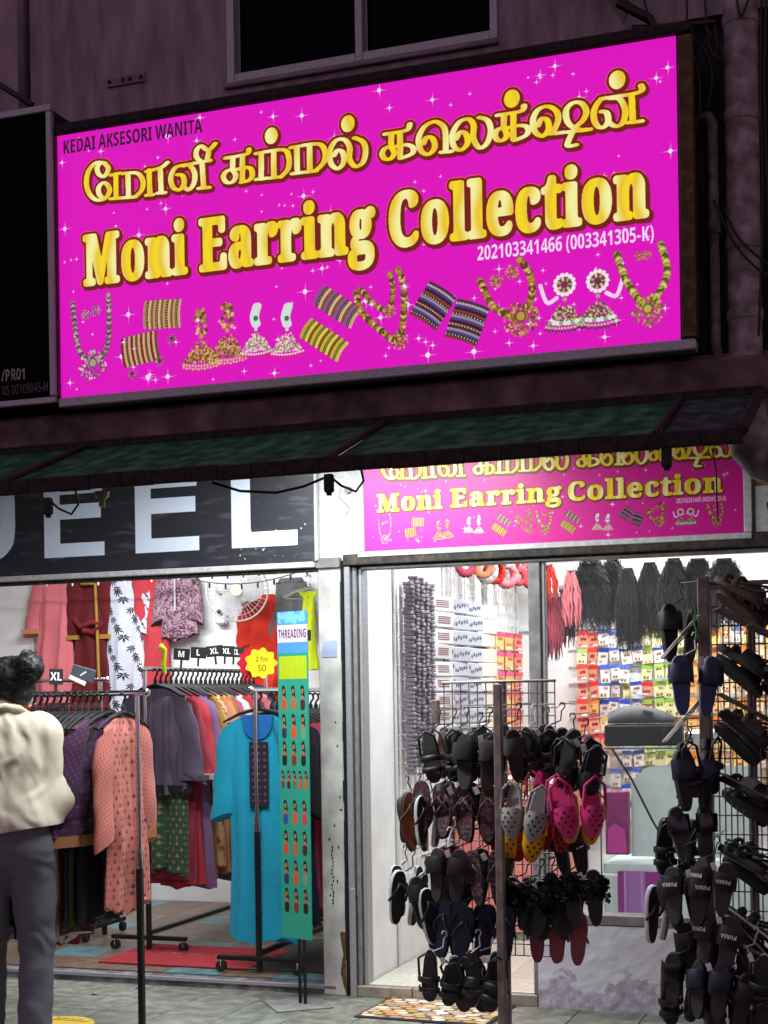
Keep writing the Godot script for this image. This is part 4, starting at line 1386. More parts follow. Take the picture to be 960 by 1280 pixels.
func floor_things() -> void:
	# red mat in the clothes shop entrance, on its dark base
	var t := thing("red_mat", "red entrance mat with worn pale lettering inside the clothes shop", "mat", Vector3(-1.06, 0.05, -0.51))
	part(t, "pile", sh().cut(Vector3(0, 0.006, 0), Vector3(0.86, 0.01, 0.57), 0.004), M.red_mat)
	var l := sh()
	for k in 15:
		if k in [4, 8, 9]:
			continue
		for q in 3:
			l.box(Vector3(-0.2 + k * 0.031 + rng.randf_range(-0.006, 0.006), 0.0115, -0.03 + rng.randf_range(-0.012, 0.012)), Vector3(rng.randf_range(0.005, 0.014), 0.002, rng.randf_range(0.006, 0.03)))
	part(t, "worn_lettering", l, M.mat_print)
	single("floor_board", sh().cut(Vector3.ZERO, Vector3(0.75, 0.008, 0.95), 0.003), mat("board_dark", Color(0.17, 0.16, 0.16), 0.6, 0, T.dirt, 2.5), "dark grey board on the floor beside the red mat", "board", "", Vector3(-0.36, 0.054, -0.72))
	t = thing("pebble_mat", "door mat printed with coloured pebbles in front of the jewellery shop step", "mat", Vector3(0.52, 0.004, 0.235), -0.04)
	part(t, "rubber_base", sh().cut(Vector3(0, 0.002, 0), Vector3(0.62, 0.005, 0.45), 0.002), M.rubber)
	var f := sh()
	f.face(Vector3(-0.295, 0.0065, 0.21), Vector3(-0.295, 0.0065, -0.21), Vector3(0.295, 0.0065, -0.21), Vector3(0.295, 0.0065, 0.21))
	part(t, "printed_face", f, M.pebble_print)
	t = thing("yellow_floor_sign", "round yellow sticker on the walkway floor beside the customer", "sticker", Vector3(-0.985, 0.005, 0.787) + Vector3(-0.02, 0, 0.155))
	part(t, "disc", sh().tube([Vector3(0, 0, 0), Vector3(0, 0.003, 0)], 0.16, 36), mat("floor_yellow", Color(0.93, 0.78, 0.04), 0.5))
	var fp := Print.new(220, 60, 1.0, Color(0.93, 0.78, 0.04))
	write(fp, "Maxis", Color(0.35, 0.26, 0.04), 30, 44, 160, 30, true)
	var fq := sh()
	fq.face(Vector3(-0.1, 0.0055, -0.075), Vector3(-0.1, 0.0055, -0.128), Vector3(0.1, 0.0055, -0.128), Vector3(0.1, 0.0055, -0.075))
	part(t, "lettering", fq, mat("floor_yellow_print", Color.WHITE, 0.5, 0, fp.texture()))
	# litter
	for e in [[Vector3(-1.190, 0.003, 0.317), "small dark leaf scrap on the green tiles near the step"], [Vector3(-1.058, 0.003, 0.120), "thin dark scrap on the tiles by the black rack pole"], [Vector3(-1.079, 0.003, 0.888), "tiny curled scrap beside the yellow floor sticker"]]:
		single("litter_scrap", sh().tube([Vector3(-0.02, 0.002, 0), Vector3(0, 0.006, 0.006), Vector3(0.022, 0.002, 0)], [0.001, 0.004, 0.001], 5), M.rubber, e[1], "litter", "", e[0])
	# threading banner on its stand
	t = thing("threading_banner", "tall narrow green banner advertising threading on a black stand", "banner stand", Vector3(-0.145, 0.0, 0.262), deg_to_rad(-20))
	part(t, "base_plate", sh().cut(Vector3(0.0, 0.006, 0.0), Vector3(0.27, 0.008, 0.27), 0.002, Basis(Vector3.UP, deg_to_rad(58))), M.dull_alu)
	for s in [-0.016, 0.016]:
		part(t, "post", sh().cut(Vector3(s + 0.02, 0.92, -0.012), Vector3(0.014, 1.82, 0.012), 0.002), M.black_metal)
	part(t, "clip_bar", sh().cut(Vector3(0.0, 1.715, -0.008), Vector3(0.215, 0.05, 0.012), 0.003), M.rubber)
	f = sh()
	f.face(Vector3(-0.095, 0.31, 0.0), Vector3(-0.095, 1.83, 0.0), Vector3(0.095, 1.83, 0.0), Vector3(0.095, 0.31, 0.0))
	part(t, "printed_sheet", f, M.threading_print)
	part(t, "backing_sheet", sh().span(Vector3(-0.095, 0.31, -0.004), Vector3(0.095, 1.83, -0.002)), mat("banner_back", Color(0.2, 0.55, 0.47), 0.5))


# ---------------------------------------------------------------- clothes
var crease := FastNoiseLite.new()


func cloth_body(length: float, shoulder: float, waist: float, hem: float, deep: float, fold: float, phase: float, neck := 0.075) -> Shape:
	var rings := []
	var rows := 26
	crease.seed = 4
	crease.frequency = 0.35
	var around := 44
	for i in rows + 1:
		var v := float(i) / rows
		var y := -v * length
		var half: float
		if i == 0:
			half = neck
			y = 0.0
		elif i == 1:
			half = shoulder * 0.5
			y = -0.045
		else:
			var t := (v - 0.05) / 0.95
			half = lerpf(shoulder, waist, smoothstep(0.0, 0.35, t)) * 0.5 if t < 0.35 else lerpf(waist, hem, (t - 0.35) / 0.65) * 0.5
		var d := deep * (0.35 if i == 0 else 0.55 + 0.45 * minf(v * 3.0, 1.0))
		var ring := PackedVector3Array()
		for j in around + 1:
			var a := TAU * j / around
			var cx := cos(a)
			var x: float = half * sign(cx) * pow(absf(cx), 0.8)
			var side := 0.0 if sin(a) >= 0 else 2.1
			var amp := fold * minf(v * 1.6, 1.0)
			var z := d * sin(a) + amp * sin(x * 48.0 + phase + side + v * 1.7) * absf(sin(a)) + amp * 0.5 * sin(x * 95.0 - phase * 1.7 + v * 4.0) * absf(sin(a))
			z += fold * 1.6 * crease.get_noise_2d(x * 9.0 + phase * 20.0 + side * 7.0, v * 6.0) * absf(sin(a))
			x += fold * 0.4 * sin(v * 9.0 + phase + a) + 0.014 * v * sin(v * 3.0 + phase) + fold * 0.6 * crease.get_noise_2d(v * 9.0, phase * 30.0 + side)
			ring.append(Vector3(x, y + (0.018 * sin(x * 22.0 + phase) + 0.01 * sin(x * 61.0) if i == rows else 0.0), z))
		rings.append(ring)
	return sh().loft(rings, true, true)


func sleeve(side: float, shoulder: float, length: float, out: float, r0: float, r1: float, deep: float, phase: float) -> Shape:
	var rings := []
	for i in 10:
		var v := i / 9.0
		var ce := Vector3(side * (shoulder * 0.5 - 0.03 + out * pow(v, 0.7)), -0.06 - length * v, 0.01 * sin(v * 3 + phase))
		var r := lerpf(r0, r1, v) * (1.0 + 0.1 * sin(v * 17.0 + phase))
		var ring := PackedVector3Array()
		for j in 15:
			var a := TAU * j / 14
			ring.append(ce + Vector3(cos(a) * r, sin(a) * r * 0.25 + cos(a) * r * 0.35 * side * -1.0, sin(a) * deep * (1.0 + 0.2 * sin(v * 11 + phase))))
		rings.append(ring)
	return sh().loft(rings, true, true)


var hanger_mesh: ArrayMesh


func hanger_shape() -> ArrayMesh:
	if hanger_mesh == null:
		var s := sh()
		s.tube([Vector3(-0.19, -0.055, 0), Vector3(-0.1, -0.012, 0), Vector3(0, 0.012, 0), Vector3(0.1, -0.012, 0), Vector3(0.19, -0.055, 0)], [0.006, 0.009, 0.011, 0.009, 0.006], 8)
		s.tube([Vector3(0, 0.012, 0), Vector3(0, 0.05, 0), Vector3(0.016, 0.07, 0), Vector3(0.012, 0.094, 0), Vector3(-0.006, 0.1, 0), Vector3(-0.018, 0.086, 0)], 0.0062, 6)
		s.ball(Vector3(0, 0.026, 0), Vector3(0.013, 0.022, 0.009), 8, 6)
		s.tube([Vector3(-0.17, -0.06, 0), Vector3(0.17, -0.06, 0)], 0.003, 5)
		hanger_mesh = s.mesh()
	return hanger_mesh


# a kurta: opts holds length, shoulder, waist, hem, deep, fold, sleeve, sleeve_out, trim
func garment(called: String, label: String, category: String, at: Vector3, turn: float, m: Material, o := {}, group := "") -> Node3D:
	var t := thing(called, label, category, at, turn, group)
	var ph := rng.randf() * 6.0
	var shd: float = o.get("shoulder", 0.36)
	var ln: float = o.get("length", 1.0)
	part(t, "body", cloth_body(ln, shd, o.get("waist", 0.38), o.get("hem", 0.44), o.get("deep", 0.03), o.get("fold", 0.009) * 1.5, ph), m)
	var sl: float = o.get("sleeve", 0.4)
	if sl > 0.0:
		for s in [-1.0, 1.0]:
			if o.get("one_sleeve", 0.0) == -s:
				continue
			part(t, "sleeve", sleeve(s, shd, sl, o.get("sleeve_out", 0.06), 0.075, o.get("cuff", 0.06), 0.028, ph + s), o.get("sleeve_mat", m))
			if o.has("trim"):
				var e := Vector3(s * (shd * 0.5 - 0.03 + o.get("sleeve_out", 0.06)), -0.06 - sl, 0)
				part(t, "cuff_trim", sh().box(e + Vector3(0, 0.012, 0), Vector3(o.get("cuff", 0.06) * 2.1, 0.03, 0.06)), o.trim)
	if o.has("hem_trim"):
		var rings := []
		for i in 2:
			var ring := PackedVector3Array()
			for j in 29:
				var a := TAU * j / 28
				ring.append(Vector3(cos(a) * (o.get("hem", 0.44) * 0.5 + 0.006), -ln + 0.03 - i * 0.045, sin(a) * (o.get("deep", 0.03) + 0.01)))
			rings.append(ring)
		part(t, "hem_trim", sh().loft(rings, false, false), o.hem_trim)
	return t


func hang(at: Vector3, turn: float, label: String, group: String, m: Material = null) -> void:
	var h := single("clothes_hanger", hanger_shape(), m if m else M.rubber, label, "hanger", group, at)
	h.rotation.y = turn


func clothes_rail(label: String, at: Vector3, length: float, turn: float, high: float, lower: Material, base := true) -> Node3D:
	# runs along its own x from 0 to length
	var t := thing("clothes_rail", label, "clothes rail", at, turn)
	part(t, "rail", sh().tube([Vector3(-0.04, high, 0), Vector3(length + 0.04, high, 0)], 0.0125, 10), M.chrome)
	for x in [0.0, length]:
		part(t, "post", sh().tube([Vector3(x, high * 0.52, 0), Vector3(x, high, 0)], 0.0105, 10), M.chrome)
		part(t, "lower_post", sh().cut(Vector3(x, high * 0.265 + 0.004, 0), Vector3(0.026, high * 0.52, 0.026), 0.004), lower)
		part(t, "collar", sh().tube([Vector3(x, high * 0.5, 0), Vector3(x, high * 0.55, 0)], 0.016, 10), M.chrome)
		part(t, "end_cap", sh().ball(Vector3(x + (0.045 if x > 0 else -0.045), high, 0), Vector3(0.016, 0.019, 0.019), 10, 6), M.chrome)
		if base:
			part(t, "foot_bar", sh().cut(Vector3(x, 0.075, 0), Vector3(0.03, 0.024, 0.46), 0.004), lower)
			for s in [-0.21, 0.21]:
				part(t, "caster", sh().tube([Vector3(x - 0.011, 0.03, s), Vector3(x + 0.011, 0.03, s)], 0.028, 12), M.rubber)
				part(t, "caster_fork", sh().tube([Vector3(x, 0.03, s), Vector3(x, 0.066, s)], 0.012, 8), M.chrome)
	if not base:
		for x in [0.0, length]:
			part(t, "flat_foot", sh().cut(Vector3(x, 0.008, 0.1), Vector3(0.05, 0.014, 0.36), 0.003), lower)
	if base:
		part(t, "base_bar", sh().cut(Vector3(length * 0.5, 0.1, 0), Vector3(length, 0.024, 0.03), 0.004), lower)
	return t


func card(at: Vector3, txt: String, wide: float, turn: float, label: String, group: String) -> void:
	var t := thing("size_card", label, "card", at, turn, group)
	t.rotation.z = rng.randf_range(-0.12, 0.12)
	part(t, "plate", sh().cut(Vector3.ZERO, Vector3(wide * 0.85, 0.066, 0.004), 0.001), M.rubber)
	var tm := TextMesh.new()
	var f := SystemFont.new()
	f.font_names = PackedStringArray(["Droid Sans"])
	f.font_weight = 700
	tm.font = f
	tm.text = txt
	tm.font_size = 16
	tm.pixel_size = 0.0029
	tm.depth = 0.001
	part(t, "lettering", tm, M.paper, Vector3(0, 0.0, 0.0035))
	part(t, "stem", sh().box(Vector3(0, -0.055, -0.003), Vector3(0.012, 0.05, 0.003)), M.rubber)


func tone(n: String) -> String:
	return {"print_a": "green printed", "print_b": "rose dotted", "print_c": "violet patterned", "print_d": "tan flowered", "print_e": "maroon printed", "redpink": "coral"}.get(n, n)


func left_shop() -> void:
	var zw := -2.44
	# --- dresses on the back wall
	garment("pink_dress", "long pink dress with wide cuffs on the clothes shop wall", "dress", Vector3(-3.1, 2.33, zw), 0.0, M.c_pink, {"length": 1.1, "shoulder": 0.25, "waist": 0.27, "hem": 0.36, "sleeve": 0.36, "sleeve_out": 0.1, "cuff": 0.065, "fold": 0.01, "one_sleeve": -1.0, "trim": M.c_peach}, "dresses on the wall")
	var t := garment("maroon_dress", "dark maroon dress with gold trim beside the pink dress", "dress", Vector3(-2.82, 2.34, zw), 0.0, M.c_maroon, {"length": 1.1, "shoulder": 0.26, "waist": 0.25, "hem": 0.34, "sleeve": 0.42, "sleeve_out": 0.03, "cuff": 0.045, "fold": 0.012, "trim": M.c_brass}, "dresses on the wall")
	part(t, "gold_neckline", sh().tube([Vector3(-0.07, 0.0, 0.04), Vector3(-0.03, -0.1, 0.05), Vector3(0.06, -0.1, 0.05), Vector3(0.075, 0.0, 0.04)], 0.012, 6), M.c_brass)
	part(t, "gold_edge", sh().tube([Vector3(0.075, -0.1, 0.05), Vector3(0.085, -0.4, 0.052), Vector3(0.1, -1.05, 0.055)], 0.011, 6), M.c_brass)
	part(t, "sash", sh().tube([Vector3(-0.1, -0.34, 0.04), Vector3(-0.04, -0.4, 0.06), Vector3(0.05, -0.37, 0.06), Vector3(0.11, -0.38, 0.04), Vector3(0.06, -0.44, 0.055), Vector3(-0.02, -0.42, 0.06)], 0.022, 6), M.c_crimson)
	garment("floral_dress", "white dress with black leaf print on the clothes shop wall", "dress", Vector3(-2.54, 2.33, zw), 0.0, M.c_floral, {"length": 1.1, "shoulder": 0.27, "waist": 0.28, "hem": 0.32, "sleeve": 0.4, "sleeve_out": 0.06, "fold": 0.007, "one_sleeve": 1.0}, "dresses on the wall")
	garment("coral_kurta", "coral red kurta half hidden between the leaf print dress and the patterned top", "kurta", Vector3(-2.32, 2.34, zw - 0.01), 0.0, M.c_redpink, {"length": 0.95, "shoulder": 0.24, "waist": 0.22, "hem": 0.24, "sleeve": 0.4, "sleeve_out": 0.02}, "dresses on the wall")
	t = garment("patterned_top", "mauve tunic with dark scroll pattern on the clothes shop wall", "tunic", Vector3(-2.12, 2.33, zw + 0.03), 0.0, M.c_damask, {"length": 0.48, "shoulder": 0.24, "waist": 0.24, "hem": 0.28, "sleeve": 0.32, "sleeve_out": 0.05}, "dresses on the wall")
	part(t, "button_band", sh().tube([Vector3(0, -0.02, 0.04), Vector3(0.0, -0.3, 0.047)], 0.006, 5), M.c_white)
	garment("orange_dress", "orange red dress hanging below the wall fan", "dress", Vector3(-1.5, 2.12, zw), 0.0, M.c_orange, {"length": 0.9, "shoulder": 0.26, "waist": 0.27, "hem": 0.34, "sleeve": 0.3, "sleeve_out": 0.05, "fold": 0.016}, "dresses on the wall")
	garment("grey_tunic", "plain grey tunic on the wall behind the fan", "tunic", Vector3(-1.29, 2.22, zw + 0.02), 0.0, M.c_grey, {"length": 0.36, "shoulder": 0.2, "waist": 0.24, "hem": 0.3, "sleeve": 0.0, "fold": 0.012}, "dresses on the wall")
	t = garment("lime_garment", "folded lime yellow and white garment hanging near the pillar", "garment", Vector3(-1.13, 2.12, zw + 0.1), 0.3, M.c_lime, {"length": 0.5, "shoulder": 0.08, "waist": 0.08, "hem": 0.1, "sleeve": 0.0})
	hang(Vector3(-1.13, 2.13, zw + 0.1), 0.9, "chrome hanger carrying the lime yellow garment", "hangers", M.chrome)
	# --- wall fan
	t = thing("wall_fan", "round white wall fan with wire cage above the orange dress", "fan", Vector3(-1.82, 2.06, -2.5))
	part(t, "wall_bracket", sh().cut(Vector3(0, 0.0, 0.03), Vector3(0.08, 0.26, 0.06), 0.012), M.wire_white)
	part(t, "control_dial", sh().tube([Vector3(0.0, -0.05, 0.06), Vector3(0.0, -0.05, 0.072)], 0.022, 14), M.rubber)
	part(t, "arm", sh().tube([Vector3(0, 0.1, 0.06), Vector3(0.06, 0.11, 0.16), Vector3(0.14, 0.085, 0.24), Vector3(0.23, 0.07, 0.27)], [0.03, 0.034, 0.045, 0.06], 10), M.wire_white)
	var fc := Vector3(0.27, 0.07, 0.36)
	var ax := Basis(Vector3.UP, 0.35)
	var cage := sh()
	cage.xf = Transform3D(ax, fc)
	for k in 40:
		var a := TAU * k / 40
		var d := Vector3(cos(a), sin(a), 0)
		cage.tube([d * 0.035 + Vector3(0, 0, 0.055), d * 0.12 + Vector3(0, 0, 0.05), d * 0.185 + Vector3(0, 0, 0.02), d * 0.2, d * 0.18 + Vector3(0, 0, -0.05), d * 0.06 + Vector3(0, 0, -0.07)], 0.0013, 4, false)
	for e in [[0.2, 0.0, 0.006], [0.12, 0.05, 0.0015], [0.165, 0.032, 0.0015]]:
		var ring := []
		for k in 41:
			ring.append(Vector3(cos(TAU * k / 40) * e[0], sin(TAU * k / 40) * e[0], e[1]))
		cage.tube(ring, e[2], 5, false)
	part(t, "cage", cage, M.fan_grey)
	var hub := sh()
	hub.xf = cage.xf
	hub.tube([Vector3(0, 0, 0.05), Vector3(0, 0, 0.062)], 0.038, 18)
	part(t, "hub_badge", hub, mat("badge", Color(0.78, 0.7, 0.58), 0.4))
	for k in 3:
		var b := sh()
		b.xf = Transform3D(ax, fc) * Transform3D(Basis(Vector3(0, 0, 1), TAU * k / 3), Vector3.ZERO)
		var poly := PackedVector2Array()
		for q in 9:
			poly.append(Vector2(0.03 + 0.145 * q / 8.0, 0.02 + 0.075 * sin(PI * q / 9.0)))
		for q in 9:
			poly.append(Vector2(0.175 - 0.145 * q / 8.0, -0.02 - 0.055 * sin(PI * q / 9.0)))
		b.prism(poly, -0.004, -0.002)
		part(t, "blade", b, M.fan_blade)
	# --- string lights, unlit
	var k := 0
	for e in [[Vector3(-3.516, 2.288, -2.200), Vector3(-1.903, 2.264, -2.200), 0.03], [Vector3(-1.541, 2.161, -1.400), Vector3(-0.699, 2.201, -1.400), 0.07], [Vector3(-1.519, 2.184, -1.400), Vector3(-0.699, 2.219, -1.400), 0.02]]:
		t = thing("string_lights", ["unlit string of small bulbs above the wall dresses", "unlit string of small bulbs sagging in front of the fan", "unlit string of small bulbs stretched tight above the fan"][k], "string lights", e[0], 0.0, "string lights")
		var pts := []
		for q in 17:
			var f := q / 16.0
			pts.append((e[1] - e[0]) * f - Vector3(0, e[2] * 4.0 * f * (1.0 - f), 0))
		part(t, "cord", sh().tube(pts, 0.0035, 5), M.cable)
		for q in range(1, 16, 2):
			part(t, "bulb", sh().tube([pts[q], pts[q] - Vector3(0, 0.018, 0), pts[q] - Vector3(0, 0.035, 0)], [0.005, 0.007, 0.004], 6), M.paper if k == 0 else M.rubber)
		k += 1
	# --- rail one: beside the customer, garments seen from their sides
	clothes_rail("chrome and black clothes rail in the walkway beside the customer", Vector3(-1.89, 0.0, 1.15), 1.42, 0.0, 1.459, M.black_metal, false)
	var g1 := [["salmon_kurta", "salmon kurta with small dark motifs at the end of the walkway rail", "c_salmon", {"length": 0.79, "shoulder": 0.33, "waist": 0.31, "hem": 0.36, "sleeve": 0.46, "sleeve_out": 0.06, "fold": 0.009}, 0.0],
		["purple_kurta", "deep purple kurta with ring print and beige hem on the walkway rail", "c_purple", {"length": 0.5, "shoulder": 0.36, "waist": 0.44, "hem": 0.6, "sleeve": 0.35, "fold": 0.01, "hem_trim": M.c_tan}, 0.07]]
	var tones := ["black", "olive", "slate", "print_e", "cream", "white", "crimson", "print_b", "white", "rose", "navy", "aqua", "white", "lilac", "slate", "black", "rose", "gold", "violet", "maroon"]
	var gx := -0.535
	for e in g1:
		garment(e[0], e[1], "kurta", Vector3(gx - e[4], 1.356, 1.15 + (0.05 if e[4] > 0.0 else 0.0)), deg_to_rad(91 if e[4] == 0.0 else 74), M[e[2]], e[3], "clothes on the walkway rail")
		hang(Vector3(gx - e[4], 1.368, 1.15), deg_to_rad(86), "black hanger of the " + ["salmon", "purple"][0 if e[4] == 0.0 else 1] + " kurta on the walkway rail", "hangers")
	for i in tones.size():
		var x := -0.65 - i * 0.032
		var turn := deg_to_rad(rng.randf_range(80, 98))
		var ln := rng.randf_range(0.72, 0.95)
		garment("kurta", "%s kurta on the walkway rail, %s behind the salmon one" % [tone(tones[i]), ORD[i]], "kurta", Vector3(x, 1.356, 1.15), turn, M["c_" + tones[i]], {"length": ln, "shoulder": 0.35, "waist": 0.34, "hem": 0.38, "deep": 0.016, "fold": 0.01, "sleeve": rng.randf_range(0.3, 0.48), "sleeve_out": 0.03}, "clothes on the walkway rail")
		hang(Vector3(x, 1.368, 1.15), turn, "black hanger of the %s kurta, %s behind the salmon one" % [tone(tones[i]), ORD[i]], "hangers")
	# --- rail two: inside, running towards the back wall
	clothes_rail("clothes rail running to the back wall of the clothes shop", Vector3(-1.4, 0.05, -0.62), 1.62, PI / 2, 1.55, M.black_metal)
	var t2 := ["slate", "print_a", "rose", "redpink", "lilac", "print_c", "gold", "print_d", "peach", "gold", "print_b", "aqua", "white", "redpink", "olive", "mauve", "tan", "pink", "slate", "violet", "black", "navy"]
	for i in t2.size():
		var z := -0.7 - i * 0.062
		var op := {"length": rng.randf_range(0.95, 1.12), "shoulder": 0.37, "waist": 0.36, "hem": 0.42, "deep": 0.018, "fold": 0.01, "sleeve": 0.44, "sleeve_out": 0.1, "cuff": 0.07}
		if i == 0:
			op.trim = M.c_stripe
			op.hem_trim = M.c_black
			op.length = 0.56
			op.hem = 0.46
		elif i < 4:
			op.trim = M.c_cream
		var turn := rng.randf_range(-0.25, 0.1) - 0.1
		var m: Material = M.c_stripe if i == 0 else M["c_" + t2[i]]
		garment("kurta", "%s kurta on the inner rail, %s from its near end" % ["striped slate" if i == 0 else tone(t2[i]), ORD[i]], "kurta", Vector3(-1.37 + rng.randf_range(-0.02, 0.02), 1.49, z), turn, m, op, "clothes on the inner rail")
		hang(Vector3(-1.38, 1.502, z), turn, "black hanger of the %s kurta, %s on the inner rail" % [tone(t2[i]), ORD[i]], "hangers")
	k = 0
	for e in [["M", Vector3(-1.344, 1.685, -0.950), 0.11], ["L", Vector3(-1.363, 1.700, -1.200), 0.11], ["XL", Vector3(-1.357, 1.714, -1.400), 0.12], ["2XL", Vector3(-1.457, 1.724, -1.750), 0.14], ["3XL", Vector3(-1.515, 1.726, -2.000), 0.15]]:
		card(e[1], e[0], e[2], 0.25, "small black size card lettered " + e[0] + " above the inner rail", "size cards")
		k += 1
	card(Vector3(-0.867, 1.534, 1.130), "XL", 0.07, 0.9, "small black size card above the walkway rail, next to the customer", "size cards")
	t = thing("folded_sign_card", "grey plastic card tilted on top of the walkway rail", "card", Vector3(-0.723, 1.544, 1.150), 0.4)
	t.rotation.z = -0.3
	part(t, "plate", sh().cut(Vector3.ZERO, Vector3(0.1, 0.055, 0.006), 0.002), mat("slate_card", Color(0.28, 0.3, 0.34), 0.5))
	part(t, "mark", sh().box(Vector3(0, 0.0, 0.004), Vector3(0.006, 0.03, 0.001), Basis(Vector3(0, 0, 1), -0.7)), M.paper)
	part(t, "lower_flap", sh().cut(Vector3(-0.015, -0.034, 0.004), Vector3(0.075, 0.018, 0.004), 0.001, Basis(Vector3(0, 0, 1), -0.15)), M.paper)
	single("yellow_ribbon", sh().tube([Vector3(-1.320, 1.722, -0.650), Vector3(-1.291, 1.703, -0.650), Vector3(-1.302, 1.625, -0.650), Vector3(-1.293, 1.572, -0.650)], [0.02, 0.012, 0.014, 0.01], 6), M.c_lime, "knotted yellow ribbon tied to the inner rail", "ribbon")
	# --- rail three: the turquoise kurta
	t = clothes_rail("black and chrome clothes rail with the turquoise kurta at its near end", Vector3(-0.535, 0.05, -0.17), 1.3, PI / 2, 1.42, M.black_metal)
	t = garment("turquoise_kurta", "turquoise kurta with dark embroidered panel at the near end of its rail", "kurta", Vector3(-0.545, 1.345, -0.235), 0.12, M.c_teal, {"length": 1.14, "shoulder": 0.34, "waist": 0.33, "hem": 0.36, "sleeve": 0.46, "sleeve_out": 0.06, "fold": 0.007})
	var em := part(t, "embroidered_panel", sh().cut(Vector3(0.01, -0.3, 0.046), Vector3(0.1, 0.33, 0.006), 0.002), mat("embroidery", Color(0.1, 0.1, 0.15), 0.9, 0, T.weave, 20.0))
	var st := sh()
	for r in 9:
		for c in 3:
			st.ball(Vector3(0.01 + (c - 1) * 0.03, -0.16 - r * 0.034, 0.049), Vector3(0.008, 0.008, 0.003), 6, 4)
	part(em, "stitching", st, M.c_mauve)
	var scoop := PackedVector2Array([Vector2(-0.085, 0.0)])
	for q in 13:
		scoop.append(Vector2(-0.078 * cos(PI * q / 12.0), -0.02 - 0.105 * pow(sin(PI * q / 12.0), 0.8)))
	scoop.append(Vector2(0.085, 0.0))
	part(t, "neck_lining", sh().prism(scoop, 0.02, 0.0315), mat("lining", Color(0.03, 0.36, 0.62), 0.85))
	hang(Vector3(-0.545, 1.365, -0.235), 0.12, "broad black hanger of the turquoise kurta", "hangers")
	var t3 := ["black", "navy", "print_b", "redpink", "slate", "print_a", "tan", "plum", "aqua", "peach", "maroon", "black"]
	for i in t3.size():
		var z := -0.36 - i * 0.075
		garment("kurta", "%s kurta behind the turquoise one, %s along" % [tone(t3[i]), ORD[i]], "kurta", Vector3(-0.53, 1.34, z), 0.05, M["c_" + t3[i]], {"length": rng.randf_range(0.95, 1.12), "shoulder": 0.36, "waist": 0.35, "hem": 0.4, "deep": 0.018, "sleeve": 0.45, "sleeve_out": 0.06}, "clothes behind the turquoise kurta")
		hang(Vector3(-0.53, 1.352, z), 0.05, "black hanger of the %s kurta, %s behind the turquoise one" % [tone(t3[i]), ORD[i]], "hangers")
	# price star
	t = thing("price_star", "yellow scalloped price card with handwriting above the turquoise kurta", "price card", Vector3(-0.523, 1.605, -0.220), 0.15)
	var star := PackedVector2Array()
	for q in 60:
		var a := TAU * q / 60
		var r := 0.078 + 0.008 * cos(a * 9.0)
		star.append(Vector2(cos(a) * r, sin(a) * r * 0.93))
	part(t, "card", sh().prism(star, -0.0015, 0.0015), M.yellow_card)
	var words := Node3D.new()
	for e in [["2 for", 0.02, 0.022], ["50", -0.025, 0.028]]:
		var tm := TextMesh.new()
		var f := SystemFont.new()
		f.font_names = PackedStringArray(["Droid Sans"])
		tm.font = f
		tm.text = e[0]
		tm.font_size = 16
		tm.pixel_size = e[2] / 11.0
		tm.depth = 0.001
		part(t, "handwriting", tm, mat("pen", Color(0.35, 0.35, 0.02), 0.8), Vector3(0.006, e[1], 0.0022))
	words.free()
	var rs := PackedVector2Array()
	for q in 40:
		var a := TAU * q / 40
		var r := 0.06 + 0.008 * cos(a * 8.0)
		rs.append(Vector2(cos(a) * r, sin(a) * r))
	single("red_price_card", sh().prism(rs, -0.0015, 0.0015), mat("red_card", Color(0.85, 0.05, 0.2), 0.7), "red scalloped price card tucked behind the yellow one", "price card", "", Vector3(-0.603, 1.607, -0.250))
	# boxes and shoes under the inner rails
	var boxes := [["pink_box", "c_pink", Vector3(-2.372, 0.050, -1.213), 0.09, 0.2], ["white_box", "paper", Vector3(-2.294, 0.050, -1.493), 0.1, 0.13], ["yellow_box", "c_lime", Vector3(-2.470, 0.050, -1.518), 0.1, 0.2], ["black_box", "c_black", Vector3(-2.255, 0.050, -1.242), 0.14, 0.14], ["cream_box", "c_cream", Vector3(-2.259, 0.050, -1.569), 0.08, 0.16]]
	for e in boxes:
		t = thing(e[0], e[0].replace("_", " ") + " standing low under the inner clothes rail", "box", e[2], 0.3, "boxes under the rail")
		part(t, "carton", sh().cut(Vector3(0, e[4] * 0.5, 0), Vector3(e[3], e[4], 0.14), 0.003), M[e[1]])
		part(t, "lid", sh().cut(Vector3(0, e[4] + 0.012, 0), Vector3(e[3] + 0.006, 0.022, 0.146), 0.002), M[e[1]])
	clothes_rail("low clothes rail base behind the customer near the shop wall", Vector3(-3.0, 0.05, -1.0), 1.1, 0.0, 1.5, M.black_metal)
	var t4 := ["maroon", "black", "plum", "crimson", "print_d", "violet", "print_a", "black", "navy", "rose"]
	for i in t4.size():
		garment("kurta", "%s kurta on the far rail behind the customer, %s along" % [tone(t4[i]), ORD[i]], "kurta", Vector3(-2.0 - i * 0.085, 1.42, -1.0), deg_to_rad(65), M["c_" + t4[i]], {"length": 1.15, "shoulder": 0.36, "waist": 0.35, "hem": 0.4, "deep": 0.018, "sleeve": 0.45, "sleeve_out": 0.05}, "clothes on the far rail")


